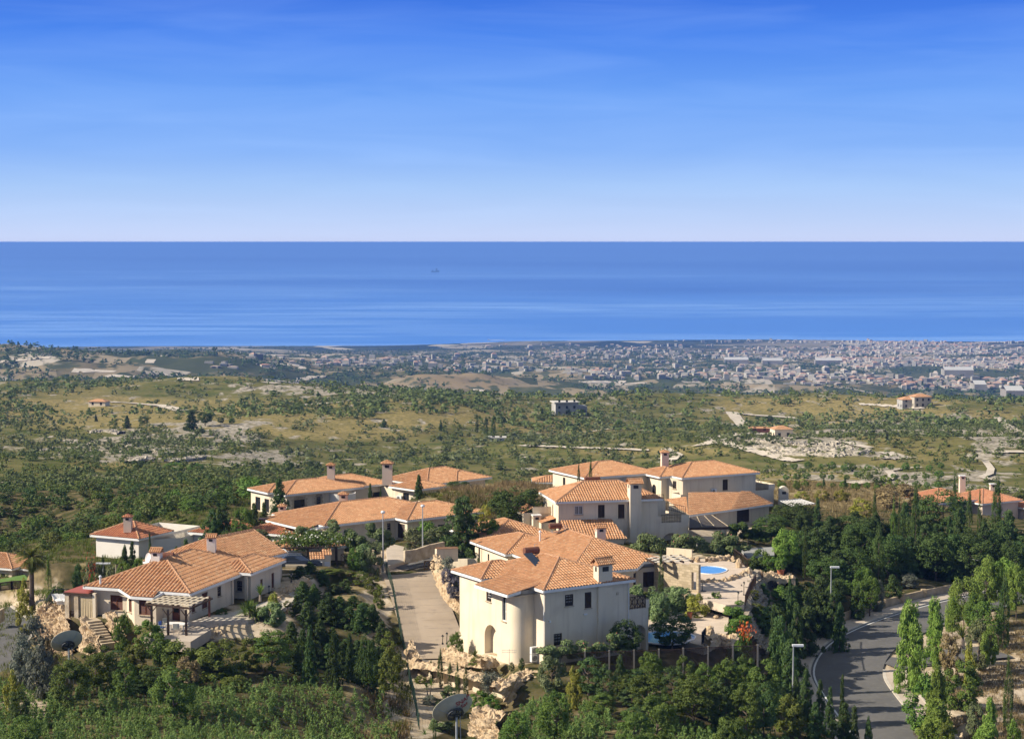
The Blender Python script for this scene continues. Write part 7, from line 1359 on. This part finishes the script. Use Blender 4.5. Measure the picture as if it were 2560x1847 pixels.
rail([at(853,1420,187),at(880,1420,187)],1.5,'brown braced wooden gate at the driveway head, left leaf','wooden_gate',cross=True,k=.6); rail([at(905,1421,186.5),at(936,1421,186.5)],1.4,'dark wooden gate beside the first street lamp','wooden_gate',k=.25)
rail([at(1061,1424,184.5),at(1085,1424,184.5)],.95,'brown gate with a crossed brace on the driveway edge','wooden_gate',cross=True,k=.45,r_=.04)
rail([at(0,1476,196),at(30,1472,196),at(80,1470,196)],.9,'brown board fence round the lawn at the left edge','board_fence',k=.12,r_=.05); rail(zpoly(8,[(735,1175),(770,1130)],323.7),1.1,'black iron gate by the lower pool','iron_gate',m_=BLK,k=.15)
wall_run('low_stone_border',[at(862,1424,186),at(900,1425,186),at(950,1424,185.5)],.55,.25,STN,'jagged stone border beside the brown gate','stone border')
p=onz(*ZR(1,595,690),320.9); r=empty('garden_shelter',p,R(-15),'grey boarded shelter roof with white railing at far left','shelter'); m=MB(); m.beam((-1.6,0,1.6),(1.6,.3,1.6),3.2,.08); m.build('roof',mat('grey_boards',(.17,.16,.15),(.12,.115,.11),2,.9,stretch=(8,1,1)),r); m=MB(); railing(m,(-1.2,-1.4,-.1),(1.5,-1.2,-.1),.9,12,.02); m.build('railing',WHT,r); m=MB(); m.box(-1.5,-1.3,-2,-1.4,-1.2,1.6).box(1.45,-1.3,-2,1.55,-1.2,1.6); m.build('post',DW,r)
for i,(x,l) in enumerate([(585,'white sun lounger on the rocky terrace, left one'),(655,'white sun lounger on the rocky terrace, right one')]):
    p=onz(*ZR(1,x,1040),326.5); r=empty('sun_lounger',(p[0],p[1],p[2]),R(30),l,'sun lounger'); m=MB(); m.box(-.3,-.9,.3,.3,.4,.36); m.build('seat',WHT,r); m=MB(); m.beam((0,.4,.34),(0,.95,.7),.6,.05); m.build('backrest',WHT,r)
    for y in (-.8,.3): m=MB(); m.box(-.28,y,0,.28,y+.05,.3); m.build('leg',WHT,r)
flat('lawn',zpoly(1,[(0,850),(110,850),(300,800),(250,745),(0,790)],317.9),317.9,mat('lawn_grass',(.10,.19,.03),(.14,.22,.05),1,.95),.5)
# boats
p=onz(1088,674,0); r=empty('ship',(p[0],p[1],0),0,'small dark ship far out on the sea','ship'); m=MB(); m.v=[];m.face([(-30,-5,0),(26,-5,0),(33,0,9),(-31,-5,7)]); m.face([(-30,5,0),(-31,5,7),(33,0,9),(26,5,0)]); m.face([(-31,-5,7),(33,0,9),(-31,5,7)]); m.face([(-30,-5,0),(-31,-5,7),(-31,5,7),(-30,5,0)]); m.build('hull',mat('ship_dark',(.02,.025,.05),None,1,.6),r); m=MB(); m.box(4,-3,8,16,3,19).box(-20,-3,7,-14,3,15); m.build('superstructure',mat('ship_dark',(.02,.025,.05)),r); r.scale=(1.6,1.6,2.4)
p=onz(1222,843.5,0); r=empty('motorboat',(p[0],p[1],0),0,'white motorboat speeding along the coast with a foam wake','boat'); m=MB(); m.face([(-9,-1.5,1.5),(5,-2.5,1.8),(7,-2,.2),(-6,-1,.2)]); m.face([(-9,1.5,1.5),(-6,1,.2),(7,2,.2),(5,2.5,1.8)]); m.face([(-9,-1.5,1.5),(-9,1.5,1.5),(5,2.5,1.8),(5,-2.5,1.8)]); m.box(-4,-1.4,1.8,1,1.4,3.6); m.build('hull',WHT,r); m=MB(); m.face([(4,-6,.15),(60,-3,.15),(60,6,.15),(4,10,.15)]); m.build('wake',WHT,kind='stuff',loc=p,label=None)
# ---- distant buildings, tracks, town
def far_house(px,yb,w,d_,h,rot,label,name='house',roof=True,pl=None,d=None,storey=1):
    p=hit(px,yb) if d is None else (X(px,d),d,g1(X(px,d),d)); r=empty(name,p,R(rot),label,'house'); m=MB(); m.box(-w/2,-d_/2,-2,w/2,d_/2,h); m.build('wall',pl or PL,r); m=MB(); e=.5
    if roof:
        z=h+.01; a,b,c,dd=(-w/2-e,-d_/2-e,z),(w/2+e,-d_/2-e,z),(w/2+e,d_/2+e,z),(-w/2-e,d_/2+e,z); q=min(w,d_)*.5; A_=(-w/2+q-.2,0,z+q*.4); B_=(w/2-q+.2,0,z+q*.4); m.face([a,b,B_,A_]); m.face([b,c,B_]); m.face([c,dd,A_,B_]); m.face([dd,a,A_])
    else: m.box(-w/2-.8,-d_/2-.8,h,w/2+.8,d_/2+.8,h+.5)
    m.build('roof',TILE if roof else mat('pale_slab',(.55,.52,.46),None,1,.9),r); m=MB(); n=max(2,int(w/3.2)); g=MB()
    for s in range(storey):
        for i in range(n): x=-w/2+w*(i+.5)/n; g.box(x-.55,-d_/2-.05,.8+s*2.9,x+.55,-d_/2-.01,2.2+s*2.9)
    for i in range(2): y=-d_/2+d_*(i+.5)/2; g.box(-w/2-.05,y-.5,.8,-w/2-.01,y+.5,2.2)
    g.build('windows',BLK,r); return r
CG=mat('raw_concrete',(.42,.41,.38),(.32,.31,.29),.3,.9)
r=far_house(1412,1032,12,9,6.6,12,'unfinished grey concrete building with flat roof on the mid-distance hill','concrete_building',False,CG,storey=3); m=MB(); m.box(6,-3.5,-2,11,4,4.8); m.build('annex',CG,r); g=MB(); g.box(6.6,-3.6,.6,8,-3.51,2.6).box(8.8,-3.6,.6,10.2,-3.51,2.6); g.build('windows',BLK,r)
far_house(1953,1090,7,6,3.6,10,'small square house with clay roof on the white terraced hill',storey=1); far_house(1898,1075,8,3,1.6,0,'low reddish shed beside the house on the white terraces','shed',True,mat('red_wall',(.40,.16,.11),None,1,.9))
far_house(2268,1014,9,8,5,10,'large unfinished villa on the right-hand ridge, left block','villa',True,CG,storey=2); far_house(2300,1012,10,8,6,10,'large unfinished villa on the right-hand ridge, right block','villa',True,mat('pale_concrete',(.42,.38,.31),None,1,.9),storey=2)
far_house(248,1010,9,6,2.5,-10,'lone tile-roofed house at the edge of the left hill field')
r=far_house(1243,1097,6,4,1.2,0,'white-roofed hut in the dark valley','hut',False,WHT)
TRK=mat('dirt_track',(.62,.55,.44),(.50,.43,.33),.2,.95)
def track(pts,w,m=TRK):
    P=[]
    for a,b in zip(pts[:-1],pts[1:]):
        for t in np.linspace(0,1,6,endpoint=False): h=hit(a[0]+(b[0]-a[0])*t,a[1]+(b[1]-a[1])*t); P.append(h)
    P.append(hit(*pts[-1])); P=[p for i,p in enumerate(P) if i==0 or abs(p[1]-P[i-1][1])<.16*p[1]]; mb=MB()
    for a,b in zip(P[:-1],P[1:]):
        dx,dy=b[0]-a[0],b[1]-a[1]; q=math.hypot(dx,dy) or 1
        if q>120: continue
        k=max(1,int(q/6)); nx,ny=dy/q*w/2,-dx/q*w/2
        for i in range(k):
            s,t=i/k,(i+1)/k; x0,y0,x1,y1=a[0]+dx*s,a[1]+dy*s,a[0]+dx*t,a[1]+dy*t; Z=G([x0-nx,x0+nx,x1+nx,x1-nx],[y0-ny,y0+ny,y1+ny,y1-ny])+.45; mb.face([(x0-nx,y0-ny,Z[0]),(x0+nx,y0+ny,Z[1]),(x1+nx,y1+ny,Z[2]),(x1-nx,y1-ny,Z[3])])
    if mb.f: mb.build('track',m,kind='structure')
def zc(*p): return [(1700+x/2.637,800+y/2.637) for x,y in p]
def zb_(*p): return [(860+x/2.637,820+y/2.637) for x,y in p]
def za(*p): return [(x/2.637,820+y/2.637) for x,y in p]
for pts,w in [(zc((340,595),(375,645),(440,705)),7),(zc((350,603),(560,622),(760,636)),5),(zc((130,820),(240,790),(300,755),(400,738),(620,748),(790,768)),7),(zc((240,790),(330,812),(430,838),(520,868),(620,892),(690,912),(780,925)),4.5),(zc((1000,795),(1100,800),(1250,840)),4),(zc((1350,890),(1400,910),(1470,900),(1350,865)),6),(zc((1130,1083),(1250,1065),(1370,1048),(1402,1018),(1375,990)),2.5),(zc((1385,985),(1480,972),(1580,965)),2.2),(zc((2010,925),(2050,975),(2040,1010),(1990,1028),(2050,1055)),2.2),(zc((1180,545),(1300,550),(1450,560),(1600,572)),6),(zc((560,690),(640,688)),4),(zc((2060,870),(2180,862),(2268,865)),4),
   (zb_((1170,765),(1500,780),(1800,790),(2010,800)),3.5),(zb_((2120,790),(2140,805),(2205,832),(2150,870)),3.5),(zb_((0,468),(100,462),(215,457)),6),(zb_((1640,670),(1800,650)),4),(zb_((850,400),(930,405)),10),(zb_((1500,343),(1790,338)),14),(zb_((1790,365),(1830,335)),16),(zb_((1830,355),(2000,345)),12),
   (za((720,475),(860,482),(1060,500),(1200,535)),7),(za((1240,305),(1240,335)),14),(za((480,272),(760,268)),16),(za((1770,250),(1840,228),(1950,228),(2000,245),(1980,258)),16),(za((1760,350),(1900,340),(2140,300)),10),(za((0,208),(150,200),(330,180)),12),(za((1000,275),(1060,290),(1110,300)),12),(za((985,215),(1000,195)),12),(za((1950,500),(2100,490),(2268,475)),6),(za((700,308),(930,308)),8)]: track(pts,w)
# the quarry terraces: pale ledges of the white hill
def ledge(pts,h,label):
    P=[hit(*p) for p in pts]; rockface('rock_ledge',[(x,y+1.5,z+h) for x,y,z in P],[(x,y-1.5,z-.5) for x,y,z in P],label,'rock ledge',back=3.5,amp=.5,res=.8,seed=len(pts)+int(pts[0][0]),m=mat('limestone',(.46,.41,.33),(.30,.27,.21),.25,.95,.3,1,c3=(.17,.15,.11),s3=.5,t3=(.52,.7),spec=.05))
for pts,l in [(zc((330,775),(500,790),(700,812),(900,828),(1060,815)),'upper white limestone ledge below the small square house'),(zc((480,835),(650,850),(850,862),(1050,850),(1150,840)),'middle white limestone ledge of the terraced hill'),(zc((560,870),(750,885),(1000,895),(1180,880),(1260,860)),'lower white limestone ledge of the terraced hill'),(za((820,880),(900,860),(950,870)),'pale rock outcrop on the left hillside, lower left'),(za((1150,880),(1250,865),(1360,850)),'wide white rock outcrop on the left hillside'),(za((820,770),(960,800),(1100,830)),'broken white rocks among bushes on the left hillside'),(za((590,680),(680,670),(770,690)),'pale rocks below the dark conifer of the dry slope'),(zc((2120,640),(2200,700),(2268,740)),'grey rock outcrop at the far right edge')]: ledge(pts,.7,l)
def build_town():
    rs=np.random.RandomState(5); wm=mat('town_wall',(.36,.34,.30),(.24,.225,.195),.02,.9,rnd=.25); tm=mat('town_roof',(.42,.22,.14),(.50,.44,.36),.013,.9); big=mat('factory_roof',(.50,.49,.45),None,1,.8)
    zones=[(2330,888,290,38,3200),(2000,880,220,16,700),(1560,885,240,18,360),(1180,905,260,22,180),(900,905,120,14,120),(1700,925,300,16,260),(2100,940,300,16,300),(2400,950,180,24,260),(640,900,120,18,40),(1900,845,300,6,140),(2350,852,260,7,400),(1500,862,400,6,80)]
    L_=[]
    for cx,cy_,rx,ry,n in zones:
        a=rs.uniform(0,2*PI,n); q=np.sqrt(rs.uniform(0,1,n)); px=cx+rx*q*np.cos(a); py=cy_+ry*q*np.sin(a)
        # search a matching depth by sampling ground at random far distances
        d=1500*(6700/1500)**rs.uniform(0,1,n*1)
        dd=np.exp(np.linspace(math.log(1900),math.log(6750),200)); 
        Xg=(px[:,None]-1280)/F*dd[None]; Z=G(Xg,np.broadcast_to(dd,Xg.shape)); Y=HOR+(ZC-Z)/dd[None]*F; run=np.minimum.accumulate(Y,1); ok=(Y<=py[:,None]); j=np.argmax(ok,1); good=ok.any(1)&(j>0)
        for i in np.where(good)[0]: L_.append((px[i],dd[j[i]]*rs.uniform(.99,1.01)))
    P=np.array(L_); x=(P[:,0]-1280)/F*P[:,1]; y=P[:,1]; z=G(x,y); k=z>4; x,y,z=x[k],y[k],z[k]; keep=vnoise(x,y,260,9)+vnoise(x,y,90,8)>-.12; x,y,z=x[keep],y[keep],z[keep]; n=len(x)
    w=rs.uniform(6,14,n); dp=rs.uniform(6,10,n); h=np.where(rs.uniform(0,1,n)<.12,rs.uniform(6,11,n),rs.uniform(2.5,5,n)); a=rs.uniform(-.5,.5,n)
    o=np.argsort(y)[:290]; rest=np.setdiff1d(np.arange(n),o)
    B=np.array([(-.5,-.5,-.3),(.5,-.5,-.3),(.5,.5,-.3),(-.5,.5,-.3),(-.5,-.5,1),(.5,-.5,1),(.5,.5,1),(-.5,.5,1),(-.2,0,1.35),(.2,0,1.35)]); 
    Fw=[(0,1,5,4),(1,2,6,5),(2,3,7,6),(3,0,4,7)]; Fr=[(4,5,9,8),(5,6,9,9),(6,7,8,9),(7,4,8,8)]; Ff=[(4,5,6,7)]
    pm=[]
    for t in range(2):
        b=B.copy(); me=bpy.data.meshes.new('town_house'); fs=Fw+([(4,5,9,8),(5,6,9),(6,7,8,9),(7,4,8)] if t==0 else Ff); me.from_pydata([tuple(v) for v in (b if t==0 else b[:8])],[],fs); me.materials.append(wm); me.materials.append(tm if t==0 else wm); me.polygons.foreach_set('material_index',[0]*4+[1]*(len(fs)-4)); me.update(); pm.append(me)
    for i in o: ob=link('town_house',pm[rs.randint(2)],None,(x[i],y[i],z[i]),a[i],'small pale house on the near fringe of the distant town','house','houses on the near fringe of the town'); ob.scale=(w[i],dp[i],h[i]*.8)
    V=[];FF=[];MI=[]; flat_=rs.uniform(0,1,n)<.6
    for i in rest:
        c,s=math.cos(a[i]),math.sin(a[i]); b=B*[w[i],dp[i],h[i]]
        if flat_[i]: b[8:,2]=h[i]*1.02
        k=len(V)*10; V.append(np.stack([b[:,0]*c-b[:,1]*s+x[i],b[:,0]*s+b[:,1]*c+y[i],b[:,2]+z[i]],1)); FF+= [tuple(k+v for v in f) for f in Fw]+[tuple(k+v for v in f) for f in [(4,5,9,8),(6,7,8,9)]]; MI+= [0]*4+([0,0] if flat_[i] else [1,1])
        FF+= [(k+5,k+6,k+9,k+9),(k+7,k+4,k+8,k+8)]; MI+=([0,0] if flat_[i] else [1,1])
    me=bpy.data.meshes.new('distant_town'); me.from_pydata(np.concatenate(V).tolist(),[],[tuple(dict.fromkeys(f)) for f in FF]); me.materials.append(wm); me.materials.append(tm); me.polygons.foreach_set('material_index',MI); me.update(); link('distant_town',me,kind='stuff')
    for px,yb,wpx,hh,l in [(1840,900,60,7,'row of white greenhouses left of the factory in the town'),(1930,902,50,8,'white shed beside the long factory row in the town'),(2070,906,66,12,'big white factory at the centre of the town plain'),(2393,936,72,14,'large white warehouse roof at right of the town'),(2530,990,44,12,'long white hall at the right edge of the plain'),(2445,975,30,14,'pinkish block at the right edge of the town')]:
        p=hit(px,yb); ww=wpx/F*p[1]; r=empty('warehouse',p,R(-4),l,'warehouse'); m=MB(); m.box(-ww/2,-20,-4,ww/2,20,hh); m.build('wall',wm,r); m=MB(); m.face([(-ww/2,-20,hh+.1),(ww/2,-20,hh+.1),(ww/2,0,hh+5),(-ww/2,0,hh+5)]); m.face([(ww/2,20,hh+.1),(-ww/2,20,hh+.1),(-ww/2,0,hh+5),(ww/2,0,hh+5)]); m.build('roof',big,r)
build_town()
# ------------------------------------------------ haze
def build_haze():
    m=bpy.data.materials.new('haze_air'); m.use_nodes=True; n=m.node_tree.nodes; l=m.node_tree.links; n.remove(n['Principled BSDF'])
    v=n.new('ShaderNodeVolumePrincipled'); v.inputs['Color'].default_value=(.19,.405,1,1); v.inputs['Density'].default_value=HAZE; v.inputs['Anisotropy'].default_value=0
    l.new(v.outputs[0],n['Material Output'].inputs['Volume'])
    mb=MB(); mb.box(-170000,-50,-40,170000,205000,361); mb.build('haze',m,kind='stuff')
HAZE=6.8e-5
build_haze()
